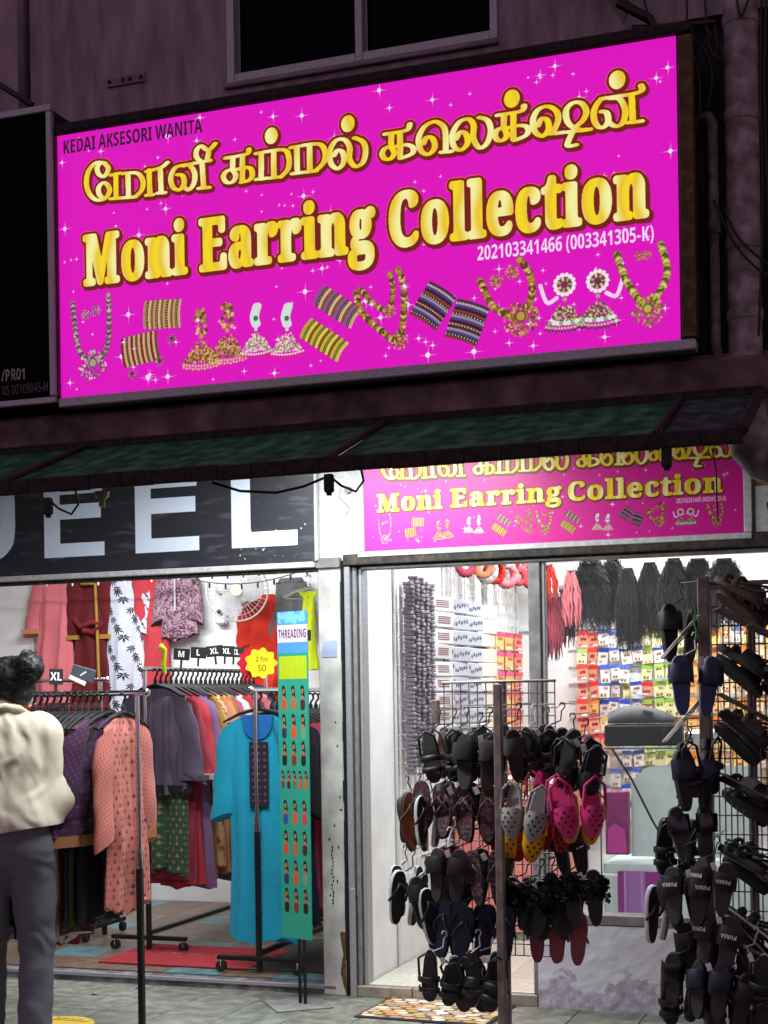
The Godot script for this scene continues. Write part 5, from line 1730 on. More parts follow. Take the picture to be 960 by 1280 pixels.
# ---------------------------------------------------------------- the customer
# bones: [a, b, radius at a, radius at b]; joined by a smooth minimum and meshed as surface nets
func nets(s: Shape, bones: Array, cell: float, k: float, bump = null) -> void:
	var lo := Vector3(1e9, 1e9, 1e9)
	var hi := -lo
	for b in bones:
		for e in 2:
			var r: float = b[2 + e] + cell * 2.5 + k * 0.3
			lo = lo.min(b[e] - Vector3.ONE * r)
			hi = hi.max(b[e] + Vector3.ONE * r)
	var n := Vector3i(((hi - lo) / cell).ceil()) + Vector3i.ONE
	var f := PackedFloat32Array()
	f.resize(n.x * n.y * n.z)
	f.fill(1.0)
	for b in bones:
		var a: Vector3 = b[0]
		var d: Vector3 = b[1] - b[0]
		var dd := maxf(d.dot(d), 1e-9)
		var pad: float = maxf(b[2], b[3]) + k * 2.0 + cell * 2.0
		var i0 := Vector3i(((b[0].min(b[1]) - Vector3.ONE * pad - lo) / cell).floor()).clamp(Vector3i.ZERO, n - Vector3i.ONE)
		var i1 := Vector3i(((b[0].max(b[1]) + Vector3.ONE * pad - lo) / cell).ceil()).clamp(Vector3i.ZERO, n - Vector3i.ONE)
		for z in range(i0.z, i1.z + 1):
			for y in range(i0.y, i1.y + 1):
				for x in range(i0.x, i1.x + 1):
					var q := lo + Vector3(x, y, z) * cell
					var t := clampf((q - a).dot(d) / dd, 0.0, 1.0)
					var w: float = q.distance_to(a + d * t) - lerpf(b[2], b[3], t)
					var at := x + n.x * (y + n.y * z)
					var o := f[at]
					var h := maxf(k - absf(o - w), 0.0) / k
					f[at] = minf(o, w) - h * h * k * 0.25
	if bump != null:
		for z in n.z:
			for y in n.y:
				for x in n.x:
					var at := x + n.x * (y + n.y * z)
					if absf(f[at]) < cell * 3.0:
						f[at] += bump.call(lo + Vector3(x, y, z) * cell)
	var id := {}
	var st := [1, n.x, n.x * n.y]
	for z in n.z - 1:
		for y in n.y - 1:
			for x in n.x - 1:
				var at := x + n.x * (y + n.y * z)
				var sum := Vector3.ZERO
				var m := 0
				for c in 8:
					var ca: int = at + (c & 1) + n.x * (c >> 1 & 1) + st[2] * (c >> 2 & 1)
					for ax in 3:
						if not (c >> ax & 1):
							var cb: int = ca + st[ax]
							var fa := f[ca]
							var fb := f[cb]
							if (fa < 0) != (fb < 0):
								var o := Vector3(c & 1, c >> 1 & 1, c >> 2 & 1)
								o[ax] += fa / (fa - fb)
								sum += o
								m += 1
				if m > 0:
					id[at] = s.p(lo + (Vector3(x, y, z) + sum / m) * cell)
	for z in range(1, n.z - 1):
		for y in range(1, n.y - 1):
			for x in range(1, n.x - 1):
				var at := x + n.x * (y + n.y * z)
				for ax in 3:
					var fa := f[at]
					var fb := f[at + st[ax]]
					if (fa < 0) != (fb < 0):
						var u: int = st[(ax + 1) % 3]
						var w: int = st[(ax + 2) % 3]
						var q := [at, at - u, at - u - w, at - w]
						if not (id.has(q[0]) and id.has(q[1]) and id.has(q[2]) and id.has(q[3])):
							continue
						if fa < 0:
							s.quad(id[q[3]], id[q[2]], id[q[1]], id[q[0]])
						else:
							s.quad(id[q[0]], id[q[1]], id[q[2]], id[q[3]])


func person() -> void:
	var t := thing("person", "person seen from behind in cream shirt and dark grey jeans browsing clothes", "person", Vector3(-0.865, 0.0, 1.5), deg_to_rad(26))
	# front is -z in the figure's own axes
	var head := Vector3(0.0, 1.475, -0.05)
	var look := Basis(Vector3.UP, deg_to_rad(48)) * Basis(Vector3.RIGHT, deg_to_rad(-14))
	var b := sh()
	nets(b, [
		[Vector3(0.09, 0.09, 0.0), Vector3(0.1, 0.47, -0.015), 0.042, 0.058], [Vector3(0.1, 0.47, -0.015), Vector3(0.085, 0.86, 0.0), 0.06, 0.088],
		[Vector3(-0.11, 0.09, -0.12), Vector3(-0.1, 0.47, -0.1), 0.042, 0.058], [Vector3(-0.1, 0.47, -0.1), Vector3(-0.085, 0.86, -0.02), 0.06, 0.088],
		[Vector3(-0.06, 0.92, 0.0), Vector3(0.06, 0.92, 0.0), 0.1, 0.1], [Vector3(0, 0.95, 0), Vector3(0, 1.12, -0.01), 0.1, 0.09], [Vector3(-0.05, 1.22, -0.01), Vector3(0.05, 1.22, -0.01), 0.085, 0.085],
		[Vector3(-0.12, 1.3, 0.0), Vector3(0.12, 1.3, 0.0), 0.05, 0.05], [Vector3(0, 1.3, 0.0), Vector3(-0.01, 1.42, -0.03), 0.062, 0.052],
		[Vector3(0.135, 1.29, 0.0), Vector3(0.18, 1.04, -0.02), 0.045, 0.04], [Vector3(0.18, 1.04, -0.02), Vector3(0.155, 1.0, -0.27), 0.043, 0.03],
		[Vector3(-0.15, 1.29, 0.0), Vector3(-0.26, 1.08, -0.06), 0.045, 0.04], [Vector3(-0.26, 1.08, -0.06), Vector3(-0.2, 1.1, -0.28), 0.043, 0.03]], 0.013, 0.05)
	# head with face, on its own finer grid
	var hx := func(x, y, z): return head + look * Vector3(x, y, z)
	nets(b, [
		[hx.call(0, 0.02, 0.015), hx.call(0, 0.03, -0.015), 0.085, 0.08], [hx.call(0, -0.05, -0.03), hx.call(0, -0.085, -0.055), 0.06, 0.035],
		[hx.call(0, 0.0, -0.095), hx.call(0, -0.03, -0.108), 0.009, 0.014], [hx.call(-0.018, -0.062, -0.088), hx.call(0.018, -0.062, -0.088), 0.009, 0.009],
		[hx.call(-0.03, 0.005, -0.08), hx.call(-0.034, 0.005, -0.08), 0.014, 0.014], [hx.call(0.03, 0.005, -0.08), hx.call(0.034, 0.005, -0.08), 0.014, 0.014],
		[hx.call(0.078, 0.015, 0.01), hx.call(0.084, -0.025, 0.0), 0.013, 0.009], [hx.call(-0.078, 0.015, 0.01), hx.call(-0.084, -0.025, 0.0), 0.013, 0.009],
		[hx.call(0, -0.06, 0.03), Vector3(-0.01, 1.36, -0.01), 0.05, 0.052]], 0.006, 0.02)
	# hands
	for s in [1.0, -1.0]:
		var wr: Vector3 = Vector3(0.155, 1.0, -0.27) if s > 0 else Vector3(-0.2, 1.1, -0.28)
		var hb := [[wr, wr + Vector3(-0.01 * s, 0.0, -0.07), 0.024, 0.03]]
		for q in 4:
			var r0: Vector3 = wr + Vector3((-0.03 + q * 0.02) * s, 0.0, -0.085)
			var mid: Vector3 = r0 + Vector3(0, 0.005, -0.035)
			hb.append([r0, mid, 0.0095, 0.009])
			hb.append([mid, mid + Vector3(0, -0.028, -0.018 - 0.004 * (2 - absf(q - 1.5))), 0.009, 0.0078])
		hb.append([wr + Vector3(-0.02 * s, 0, -0.03), wr + Vector3(-0.05 * s, -0.01, -0.055), 0.012, 0.01])
		hb.append([wr + Vector3(-0.05 * s, -0.01, -0.055), wr + Vector3(-0.045 * s, -0.02, -0.085), 0.01, 0.009])
		nets(b, hb, 0.0045, 0.008)
	part(t, "body", b, M.skin)
	var n := FastNoiseLite.new()
	n.seed = 21
	n.frequency = 2.2
	n.fractal_octaves = 3
	var folds := func(p: Vector3):
		var w := n.get_noise_3d(p.x * 1.3, p.y * 1.3, p.z * 1.3)
		return (1.0 - 0.75 * smoothstep(0.13, 0.18, absf(p.x))) * (0.009 * n.get_noise_3d(p.x * 4.2 + p.y * 1.6, p.y * 0.7, p.z * 3.6) + 0.0045 * sin((p.x * 0.9 - p.y * 0.35) * 78.0 + 9.0 * w) * smoothstep(0.95, 1.2, p.y) + 0.0032 * sin(p.y * 74.0 + 22.0 * p.x + 12.0 * w) * smoothstep(1.12, 0.98, p.y) * (0.3 + absf(w)) * smoothstep(0.17, 0.12, absf(p.x)))
	var shirt := sh()
	nets(shirt, [
		[Vector3(-0.07, 0.94, 0.01), Vector3(0.07, 0.94, 0.01), 0.148, 0.148], [Vector3(-0.055, 1.06, -0.005), Vector3(0.055, 1.06, -0.005), 0.132, 0.132], [Vector3(-0.055, 1.2, -0.005), Vector3(0.055, 1.2, -0.005), 0.124, 0.124],
		[Vector3(-0.125, 1.31, 0.0), Vector3(0.125, 1.31, 0.0), 0.072, 0.072], [Vector3(0, 1.33, 0.0), Vector3(-0.005, 1.385, -0.01), 0.08, 0.064],
		[Vector3(0.145, 1.29, 0.0), Vector3(0.18, 1.04, -0.01), 0.07, 0.068], [Vector3(0.18, 1.04, -0.01), Vector3(0.16, 1.0, -0.24), 0.068, 0.05],
		[Vector3(-0.165, 1.29, 0.0), Vector3(-0.265, 1.08, -0.05), 0.076, 0.07], [Vector3(-0.265, 1.08, -0.05), Vector3(-0.205, 1.1, -0.25), 0.066, 0.045]], 0.009, 0.06, folds)
	# a clean hem: everything under it is pulled up to the hem line, which dips at the back
	for q in shirt.v.size():
		var hem := 0.925 + 0.02 * sin(shirt.v[q].x * 9.0) - 0.15 * shirt.v[q].z * 0.4
		if shirt.v[q].y < hem:
			shirt.v[q].y = hem
	part(t, "shirt", shirt, M.shirt)
	part(t, "collar", sh().tube([Vector3(-0.055, 1.40, 0.045), Vector3(0.0, 1.41, 0.06), Vector3(0.055, 1.4, 0.04), Vector3(0.075, 1.385, -0.01)], [0.014, 0.017, 0.017, 0.012], 7), M.shirt)
	var jeans := sh()
	var creases := func(p: Vector3):
		return 0.008 * n.get_noise_3d(p.x * 1.5, p.y * 2.6, p.z * 1.5) + 0.0035 * sin(p.y * 70.0 + p.x * 40.0 + 8.0 * n.get_noise_3d(p.x * 2.0, p.y * 2.0, p.z)) * (smoothstep(0.3, 0.05, p.y) + smoothstep(0.12, 0.0, absf(p.y - 0.47)) + smoothstep(0.1, 0.0, absf(p.y - 0.76)))
	nets(jeans, [
		[Vector3(0.09, 0.05, 0.0), Vector3(0.1, 0.47, -0.015), 0.066, 0.07], [Vector3(0.1, 0.47, -0.015), Vector3(0.085, 0.84, 0.01), 0.072, 0.108],
		[Vector3(-0.11, 0.05, -0.12), Vector3(-0.1, 0.47, -0.1), 0.066, 0.07], [Vector3(-0.1, 0.47, -0.1), Vector3(-0.085, 0.84, 0.0), 0.072, 0.106],
		[Vector3(-0.07, 0.87, 0.025), Vector3(0.07, 0.87, 0.025), 0.115, 0.115], [Vector3(-0.04, 0.97, 0.0), Vector3(0.04, 0.97, 0.0), 0.1, 0.1]], 0.010, 0.035, creases)
	for q in jeans.v.size():
		if jeans.v[q].y < 0.035:
			jeans.v[q].y = 0.035
	part(t, "jeans", jeans, M.jeans)
	for e in [Vector3(0.09, 0.0, 0.0), Vector3(-0.11, 0.0, -0.12)]:
		var shoe := sh()
		nets(shoe, [[e + Vector3(0, 0.045, 0.03), e + Vector3(0, 0.035, -0.08), 0.045, 0.042], [e + Vector3(0, 0.035, -0.08), e + Vector3(0, 0.03, -0.14), 0.042, 0.03]], 0.008, 0.02)
		for q in shoe.v.size():
			shoe.v[q].y = maxf(shoe.v[q].y, 0.002)
		part(t, "shoe", shoe, M.shoe)
	# dark curly hair gathered in a bun
	var hair := sh()
	var curl := func(p: Vector3):
		return 0.007 * n.get_noise_3d(p.x * 12, p.y * 12, p.z * 12) + 0.0025 * sin(p.x * 150) * sin(p.y * 140) * sin(p.z * 160)
	var bun: Vector3 = hx.call(0.01, 0.065, 0.125)
	nets(hair, [[hx.call(0, 0.04, 0.02), hx.call(0, 0.05, 0.0), 0.1, 0.092], [hx.call(0, -0.03, 0.055), hx.call(0, 0.03, 0.05), 0.055, 0.08], [bun, bun + Vector3(0.01, -0.005, 0), 0.058, 0.055], [hx.call(0, 0.05, 0.07), bun, 0.05, 0.045]], 0.007, 0.02, curl)
	for q in 130:
		var d := Vector3(rng.randfn(), rng.randfn(), rng.randfn()).normalized()
		var c := bun if q % 5 < 3 else head + look * Vector3(0, 0.045, 0.02)
		var r := 0.056 if q % 5 < 3 else 0.096
		if q % 5 >= 3 and (look.inverse() * d).z < -0.15:
			continue
		var o := c + d * r
		var side := d.cross(Vector3.UP + d * 0.3).normalized()
		var up := side.cross(d)
		var pts := []
		for w in 6:
			var a := w * 1.2 + q
			pts.append(o + side * cos(a) * 0.011 + up * sin(a) * 0.011 + d * 0.003 * w)
		hair.tube(pts, 0.0013, 4, false)
	part(t, "hair", hair, M.hair)
	part(t, "earring", sh().ball(hx.call(0.09, -0.04, 0.0), Vector3(0.006, 0.01, 0.006), 8, 6), M.chrome)


# ---------------------------------------------------------------- jewellery shop
func pack_mesh(head: Color, body: Color, bit: Color, w: float, h: float, kind: int) -> ArrayMesh:
	var s := sh()
	s.col = body.srgb_to_linear()
	s.box(Vector3(0, -h * 0.56, 0), Vector3(w, h * 0.8, 0.006))
	s.col = head.srgb_to_linear()
	s.box(Vector3(0, -h * 0.09, 0.002), Vector3(w * 1.04, h * 0.24, 0.008))
	for k in 5:
		s.col = (bit if k % 2 == 0 else bit.lightened(0.4)).srgb_to_linear()
		var a := k * 2.4 + kind
		s.ball(Vector3(cos(a) * w * 0.25, -h * 0.56 + sin(a * 1.3) * h * 0.25, 0.006), Vector3(w * 0.13, h * 0.1, 0.006), 6, 4)
	s.col = Color(0.9, 0.9, 0.9).srgb_to_linear()
	s.box(Vector3(w * 0.1 * (kind % 3 - 1), -h * 0.83, 0.004), Vector3(w * 0.5, h * 0.1, 0.004))
	return s.mesh()


func wire_grid(wide: float, high: float, nx: int, ny: int, r: float) -> Shape:
	var s := sh()
	for i in nx + 1:
		s.tube([Vector3(wide * i / nx, 0, 0), Vector3(wide * i / nx, high, 0)], r, 4, false)
	for j in ny + 1:
		s.tube([Vector3(0, high * j / ny, r * 1.6), Vector3(wide, high * j / ny, r * 1.6)], r, 4, false)
	return s


func strands(count: int, length: float, wide: float, deep: float, curl: float, r: float) -> Shape:
	var s := sh()
	for k in count:
		var o := Vector3(rng.randf_range(-1, 1) * wide, rng.randf_range(-0.04, 0.0), rng.randf_range(-1, 1) * deep)
		var ln := length * rng.randf_range(0.7, 1.08)
		var ph := rng.randf() * TAU
		var pts := []
		for q in 9:
			var v := q / 8.0
			var sp := 0.45 + 0.75 * sin(minf(v * 1.6, 1.0) * PI * 0.5)
			pts.append(Vector3(o.x * sp + curl * sin(v * 16 + ph), o.y - ln * v, o.z * sp + curl * cos(v * 16 + ph)))
		s.tube(pts, [r * 0.7, r, r, r, r, r, r, r * 0.7, r * 0.3], 4, false)
	return s


func scrunchie(r: float, seed_: float) -> Shape:
	var rings := []
	for i in 19:
		var a := TAU * i / 18
		var ring := PackedVector3Array()
		for j in 9:
			var b := TAU * j / 8
			var rr := r * 0.42 * (1.0 + 0.3 * sin(i * 2.7 + seed_) * cos(j * 1.9))
			ring.append(Vector3(cos(a) * (r + cos(b) * rr), sin(a) * (r + cos(b) * rr), sin(b) * rr))
		rings.append(ring)
	return sh().loft(rings, false, false)


func right_shop() -> void:
	var t: Node3D
	# side wall display: wire grid, grey bead strings, white packs
	t = thing("wall_grid", "white wire grid display along the side wall of the jewellery shop", "display grid", Vector3(0.1, 0.3, -0.5), PI / 2)
	part(t, "wires", wire_grid(2.5, 2.0, 36, 28, 0.0022), M.wire_white)
	for x in [0.0, 0.85, 1.7, 2.5]:
		part(t, "frame_post", sh().tube([Vector3(x, -0.24, -0.006), Vector3(x, 2.35, -0.006)], 0.008, 6), M.wire_white)
	mat("beads", Color(0.56, 0.52, 0.56), 0.5, 0, T.weave, 22.0)
	for k in 5:
		var s := sh()
		for q in 46:
			var y := -q * 0.0215
			s.cut(Vector3(rng.randf_range(-0.006, 0.006), y, rng.randf_range(-0.004, 0.004)), Vector3(0.052, 0.019, 0.04), 0.005, Basis(Vector3.UP, rng.randf_range(-0.4, 0.4)))
		single("bead_string", s, M.beads, "long grey string of packed beads on the side wall, %s from the door" % ORD[k], "beads", "bead strings", Vector3(0.15, 2.02 + rng.randf_range(-0.02, 0.02), -0.57 - k * 0.085))
	var whites := []
	for k in 3:
		var s := sh()
		s.col = [Color(0.76, 0.75, 0.76), Color(0.66, 0.67, 0.7), Color(0.78, 0.77, 0.72)][k].srgb_to_linear()
		s.cut(Vector3.ZERO, Vector3(0.27, 0.082, 0.018), 0.005)
		if k == 0:
			s.col = Color(0.45, 0.2, 0.24).srgb_to_linear()
			for q in 4:
				s.box(Vector3(0.0, 0.018 - q * 0.011, 0.0105), Vector3(0.15, 0.004, 0.002))
		elif k == 1:
			s.col = Color(0.42, 0.42, 0.5).srgb_to_linear()
			for q in 7:
				s.ball(Vector3(-0.1 + q * 0.033, rng.randf_range(-0.02, 0.02), 0.009), Vector3(0.013, 0.013, 0.006), 6, 4)
		whites.append(s.mesh())
	for c in 4:
		for r in 9:
			var kind: int = [0, 1, 1, 2][c]
			var o := single("accessory_pack", whites[kind], M.paint_card, "%s pack on the side wall, %s row down, %s column from the beads" % [["white labelled", "clear", "plain white"][kind], ORD[r], ORD[c]], "pack", "white packs on the side wall", Vector3(0.14 + rng.randf_range(0, 0.015), 1.93 - r * 0.0885 + rng.randf_range(-0.006, 0.006), -1.14 - c * 0.3))
			o.rotation = Vector3(rng.randf_range(-0.1, 0.1), PI / 2 - 0.12 + rng.randf_range(-0.08, 0.08), 0)
	var warm := []
	for e in [[Color(0.82, 0.08, 0.36), Color(0.92, 0.66, 0.36), Color(0.9, 0.5, 0.08)], [Color(0.86, 0.14, 0.42), Color(0.92, 0.7, 0.4), Color(0.85, 0.4, 0.06)], [Color(0.8, 0.06, 0.05), Color(0.88, 0.45, 0.3), Color(0.75, 0.1, 0.05)]]:
		warm.append(pack_mesh(e[0], e[1], e[2], 0.19, 0.115, warm.size()))
	for c in 4:
		for r in 10:
			var o := single("earring_pack", warm[2 if c == 3 else (r + c) % 2], M.paint_card, "%s headed earring pack on the side wall, %s row down, %s column from the corner" % ["red" if c == 3 else "pink", ORD[r], ORD[3 - c]], "pack", "pink packs on the side wall", Vector3(0.125, 1.82 - r * 0.125, -2.19 - c * 0.235))
			o.rotation.y = PI / 2
	# back wall: rows of small carded earrings
	var sets := [
		[Color(0.85, 0.06, 0.05), Color(0.86, 0.55, 0.42), Color(0.6, 0.12, 0.08), "red"], [Color(0.1, 0.24, 0.68), Color(0.84, 0.82, 0.82), Color(0.6, 0.45, 0.25), "blue"],
		[Color(0.52, 0.7, 0.12), Color(0.84, 0.83, 0.6), Color(0.55, 0.45, 0.2), "green"], [Color(0.9, 0.48, 0.06), Color(0.92, 0.72, 0.4), Color(0.7, 0.35, 0.1), "orange"], [Color(0.86, 0.66, 0.4), Color(0.92, 0.8, 0.62), Color(0.65, 0.4, 0.2), "beige"]]
	var meshes := []
	for e in sets:
		for v in 2:
			meshes.append(pack_mesh(e[0] if v == 0 else e[0].lightened(0.15), e[1], e[2], 0.066, 0.112, v + meshes.size()))
	var cols := [0, 0, 1, 1, 1, 1, 2, 2, 2, 2, 3, 3, 3, 4, 3, 3, 4, 3, 4, 3, 3, 4, 3]
	t = thing("hook_rails", "white rows of hook rails on the back wall of the jewellery shop", "display rails", Vector3(0.5, 0.7, -3.07))
	for r in 10:
		part(t, "rail", sh().cut(Vector3(0.8, 1.13 - r * 0.112, 0.004), Vector3(1.75, 0.012, 0.012), 0.002), M.wire_white)
	for c in cols.size():
		for r in 11:
			var g: int = cols[c]
			if rng.randf() < 0.16:
				g = rng.randi() % 5
			if rng.randf() < 0.04:
				continue
			var o := single("carded_earrings", meshes[g * 2 + (rng.randi() % 2)], M.paint_card, "%s headed earring card on the back wall, %s row down, %s from the mullion" % [sets[g][3], ORD[r], ORD[c]], "pack", "carded earrings on the back wall", Vector3(0.53 + c * 0.071 + rng.randf_range(-0.005, 0.005), 1.83 - r * 0.112 + rng.randf_range(-0.006, 0.006), -3.035 + rng.randf_range(0, 0.06)))
			o.rotation = Vector3(rng.randf_range(-0.16, 0.02), rng.randf_range(-0.35, 0.35), rng.randf_range(-0.13, 0.13))
			o.scale = Vector3(rng.randf_range(0.82, 1.12), rng.randf_range(0.8, 1.12), 1.0)
	# hanging hair pieces and scrunchies
	t = thing("hanging_rail", "thin chrome double rail under the jewellery shop ceiling", "rail", Vector3(0.6, 2.28, -1.75))
	for e in [[0.0, 0.0], [-0.08, 0.12]]:
		part(t, "rod", sh().tube([Vector3(-0.35, e[0], e[1]), Vector3(2.0, e[0], e[1])], 0.006, 6), M.chrome)
	var wigs := [[Vector3(0.850, 2.186, -1.750), 0.4, 0.10, 0.022, "wavy black hair piece hanging behind the window, nearest the mullion"], [Vector3(1.073, 2.118, -1.700), 0.42, 0.055, 0.003, "straight black hair piece hanging second from the mullion"], [Vector3(1.186, 2.149, -1.750), 0.4, 0.07, 0.006, "long dark hair piece hanging third from the mullion"], [Vector3(1.328, 2.161, -1.700), 0.38, 0.075, 0.014, "wavy dark hair piece hanging fourth from the mullion"], [Vector3(1.453, 2.159, -1.750), 0.4, 0.09, 0.02, "curly grey black hair piece hanging behind the slipper rack pole"], [Vector3(1.614, 2.139, -1.600), 0.34, 0.09, 0.024, "curly hair piece hanging beyond the slipper rack pole"], [Vector3(0.955, 2.190, -1.850), 0.34, 0.07, 0.022, "brownish curly hair piece behind the straight black one"]]
	for e in wigs:
		t = thing("hair_piece", e[4], "hair piece", e[0], 0.0, "hanging hair pieces")
		part(t, "hair", strands(650, e[1], e[2], 0.055, maxf(e[3], 0.008), 0.0014), M.hair if not e[4].begins_with("brown") else mat("brown_hair", Color(0.16, 0.1, 0.08), 0.5))
		part(t, "clip", sh().cut(Vector3(0, 0.0, 0), Vector3(e[2] * 0.9, 0.02, 0.03), 0.004), M.rubber)
	var pinks := ["c_pink", "c_redpink", "c_rose", "c_peach", "c_white", "c_orange"]
	for k in 5:
		var at: Vector3 = [Vector3(0.634, 2.161, -1.600), Vector3(0.649, 1.986, -1.700), Vector3(0.679, 2.037, -1.800), Vector3(0.760, 2.128, -1.650), Vector3(0.604, 1.958, -1.750)][k]
		t = thing("ribbon_bundle", ["orange red", "dusky pink", "dark rose", "pale pink", "mauve"][k] + " bundle of hair ribbons hanging beside the mullion", "ribbons", at, 0.0, "ribbon bundles")
		part(t, "ribbons", strands(46, 0.3 if k != 0 else 0.2, 0.045, 0.035, 0.004, 0.006), M[["c_orange", "c_rose", "c_mauve", "c_pink", "c_mauve"][k]])
		part(t, "band", sh().cut(Vector3(0, 0.005, 0), Vector3(0.06, 0.03, 0.05), 0.006), M.c_white)
	for k in 16:
		var z := -1.35 - (k % 8) * 0.21
		t = thing("hair_scrunchie", "%s ruffled scrunchie hung high on the side wall, %s along the %s row" % [pinks[k % 6].substr(2), ORD[k % 8], "top" if k < 8 else "second"], "scrunchie", Vector3(0.22 + rng.randf_range(0, 0.06), 2.27 - 0.11 * (k / 8), z), rng.randf_range(0.7, 1.3), "scrunchies on the side wall")
		part(t, "ring", scrunchie(rng.randf_range(0.04, 0.06), k * 1.7), M[pinks[k % 6]])
		part(t, "string", sh().tube([Vector3(0, 0.05, 0), Vector3(0, 0.12, 0)], 0.002, 4), M.c_black)
	# pink drawers below the side wall display
	t = thing("pink_cabinet", "salmon pink drawer cabinet along the side wall inside the jewellery shop", "cabinet", Vector3(0.33, 0.05, -2.2))
	part(t, "carcass", sh().cut(Vector3(0, 0.42, 0), Vector3(0.42, 0.74, 1.6), 0.006), mat("salmon_board", Color(0.9, 0.52, 0.48), 0.5, 0, T.fine, 2.0))
	part(t, "plinth", sh().span(Vector3(-0.2, 0.0, -0.78), Vector3(0.19, 0.05, 0.78)), M.dull_alu)
	part(t, "top", sh().cut(Vector3(0, 0.805, 0), Vector3(0.45, 0.03, 1.62), 0.005), mat("pale_top", Color(0.85, 0.72, 0.68), 0.4))
	for k in 4:
		part(t, "drawer", sh().cut(Vector3(0.215, 0.42, -0.6 + k * 0.4), Vector3(0.014, 0.68, 0.39), 0.004), M.salmon_board)
	for k in 7:
		t = thing("stock_tray", "%s tray of small goods on the pink cabinet, %s from the door" % [["yellow", "orange", "white", "white", "orange", "yellow", "white"][k], ORD[k]], "tray", Vector3(0.36, 0.875, -1.55 - k * 0.2), 0.1, "trays on the pink cabinet")
		part(t, "tray", sh().cut(Vector3(0, 0.02, 0), Vector3(0.3, 0.04, 0.17), 0.006), M[["c_gold", "c_peach", "paper", "paper", "c_peach", "c_gold", "paper"][k]])
		var s := sh()
		for q in 14:
			s.cut(Vector3(rng.randf_range(-0.12, 0.12), 0.05, rng.randf_range(-0.06, 0.06)), Vector3(0.06, 0.012, 0.04), 0.003, Basis(Vector3.UP, rng.randf() * 3) * Basis(Vector3.RIGHT, rng.randf_range(-0.3, 0.3)))
		part(t, "goods", s, M[["c_gold", "c_orange", "paper", "c_white", "c_gold", "c_orange", "c_cream"][k]])
	# glass counter behind the window
	t = thing("glass_counter", "glass display counter standing behind the shop window", "counter", Vector3(1.53, 0.057, -0.62))
	for e in [[Vector3(-0.37, 0.0, 0.22), Vector3(0.9, 1.1, 0.226)], [Vector3(-0.376, 0.0, -0.22), Vector3(-0.37, 1.1, 0.226)], [Vector3(-0.376, 1.1, -0.22), Vector3(0.9, 1.108, 0.226)]]:
		part(t, "pane", sh().span(e[0], e[1]), M.glass)
	for e in [[Vector3(-0.374, 0.0, 0.224), Vector3(-0.374, 1.1, 0.224)], [Vector3(-0.374, 1.106, 0.224), Vector3(0.9, 1.106, 0.224)], [Vector3(-0.374, 1.106, -0.22), Vector3(-0.374, 1.106, 0.224)]]:
		part(t, "glass_edge", sh().tube([e[0], e[1]], 0.004, 6), M.glass_edge)
	part(t, "shelf", sh().cut(Vector3(0.26, 0.535, 0.0), Vector3(1.26, 0.05, 0.42), 0.004), mat("mint", Color(0.84, 0.9, 0.88), 0.4, 0, T.faint, 2.0))
	part(t, "base_panel", sh().cut(Vector3(0.26, 0.25, 0.2), Vector3(1.26, 0.5, 0.012), 0.003), M.mint)
	var zz := -0.39
	mat("magenta_box", Color(0.66, 0.06, 0.5), 0.35, 0, T.blotch, 4.0)
	t = thing("magenta_box", "glossy magenta gift box inside the glass counter", "box", Vector3(1.226, 0.655, -0.440))
	part(t, "carton", sh().cut(Vector3(0, 0.15, -0.02), Vector3(0.112, 0.3, 0.06), 0.004), M.magenta_box)
	part(t, "pleated_front", sh().prism(PackedVector2Array([Vector2(-0.045, 0.01), Vector2(0.05, 0.01), Vector2(0.04, 0.12), Vector2(-0.01, 0.15), Vector2(-0.04, 0.12)]), 0.011, 0.02), mat("pleat", Color(0.8, 0.2, 0.6), 0.35))
	t = thing("mint_card", "tall pale mint display board with sloping corner in the glass counter", "board", Vector3(1.291, 0.647, -0.460))
	part(t, "board", sh().prism(PackedVector2Array([Vector2(0.0, 0.0), Vector2(0.6, 0.0), Vector2(0.6, 0.43), Vector2(0.09, 0.43), Vector2(0.0, 0.36)]), -0.01, 0.004), M.mint)
	t = thing("striped_display_card", "purple and lilac striped panel low in the glass counter", "panel", Vector3(1.338, 0.447, -0.395))
	part(t, "backing", sh().cut(Vector3(0, 0, -0.006), Vector3(0.212, 0.27, 0.008), 0.002), M.magenta_box)
	var pc := [mat("stripe_a", Color(0.55, 0.16, 0.5), 0.4), mat("stripe_b", Color(0.72, 0.55, 0.76), 0.4), mat("stripe_c", Color(0.62, 0.42, 0.68), 0.4)]
	var sx := -0.106
	for e in [[0.03, 0], [0.012, 1], [0.008, 2], [0.06, 2], [0.012, 1], [0.01, 2], [0.078, 0]]:
		part(t, "stripe", sh().span(Vector3(sx + 0.0005, -0.133, -0.001), Vector3(sx + e[0] - 0.0005, 0.133, 0.003)), pc[e[1]])
		sx += e[0]
	single("counter_cable", sh().tube([Vector3(1.226, 1.164, -0.340), Vector3(1.318, 1.017, -0.340), Vector3(1.409, 0.831, -0.340), Vector3(1.521, 0.635, -0.340)], 0.0055, 6), M.cable, "dark cable slanting down across the glass counter", "cable")
	t = thing("black_case", "black case with rounded lid on top of the glass counter", "case", Vector3(1.35, 1.17, -0.52), 0.1)
	part(t, "tray", sh().cut(Vector3(0, 0.055, 0), Vector3(0.36, 0.1, 0.26), 0.008), M.rubber)
	var rings := []
	for i in 13:
		var v := i / 12.0
		var x := -0.165 + 0.31 * v
		var hh := 0.1 * pow(sin(PI * clampf(0.08 + v * 0.88, 0, 1)), 0.45) * (1.0 - 0.35 * v)
		var ring := PackedVector3Array()
		for j in 15:
			var a := TAU * j / 14
			ring.append(Vector3(x, 0.112 + hh * maxf(sin(a), 0.0), cos(a) * (0.115 if hh > 0.03 else 0.09)))
		rings.append(ring)
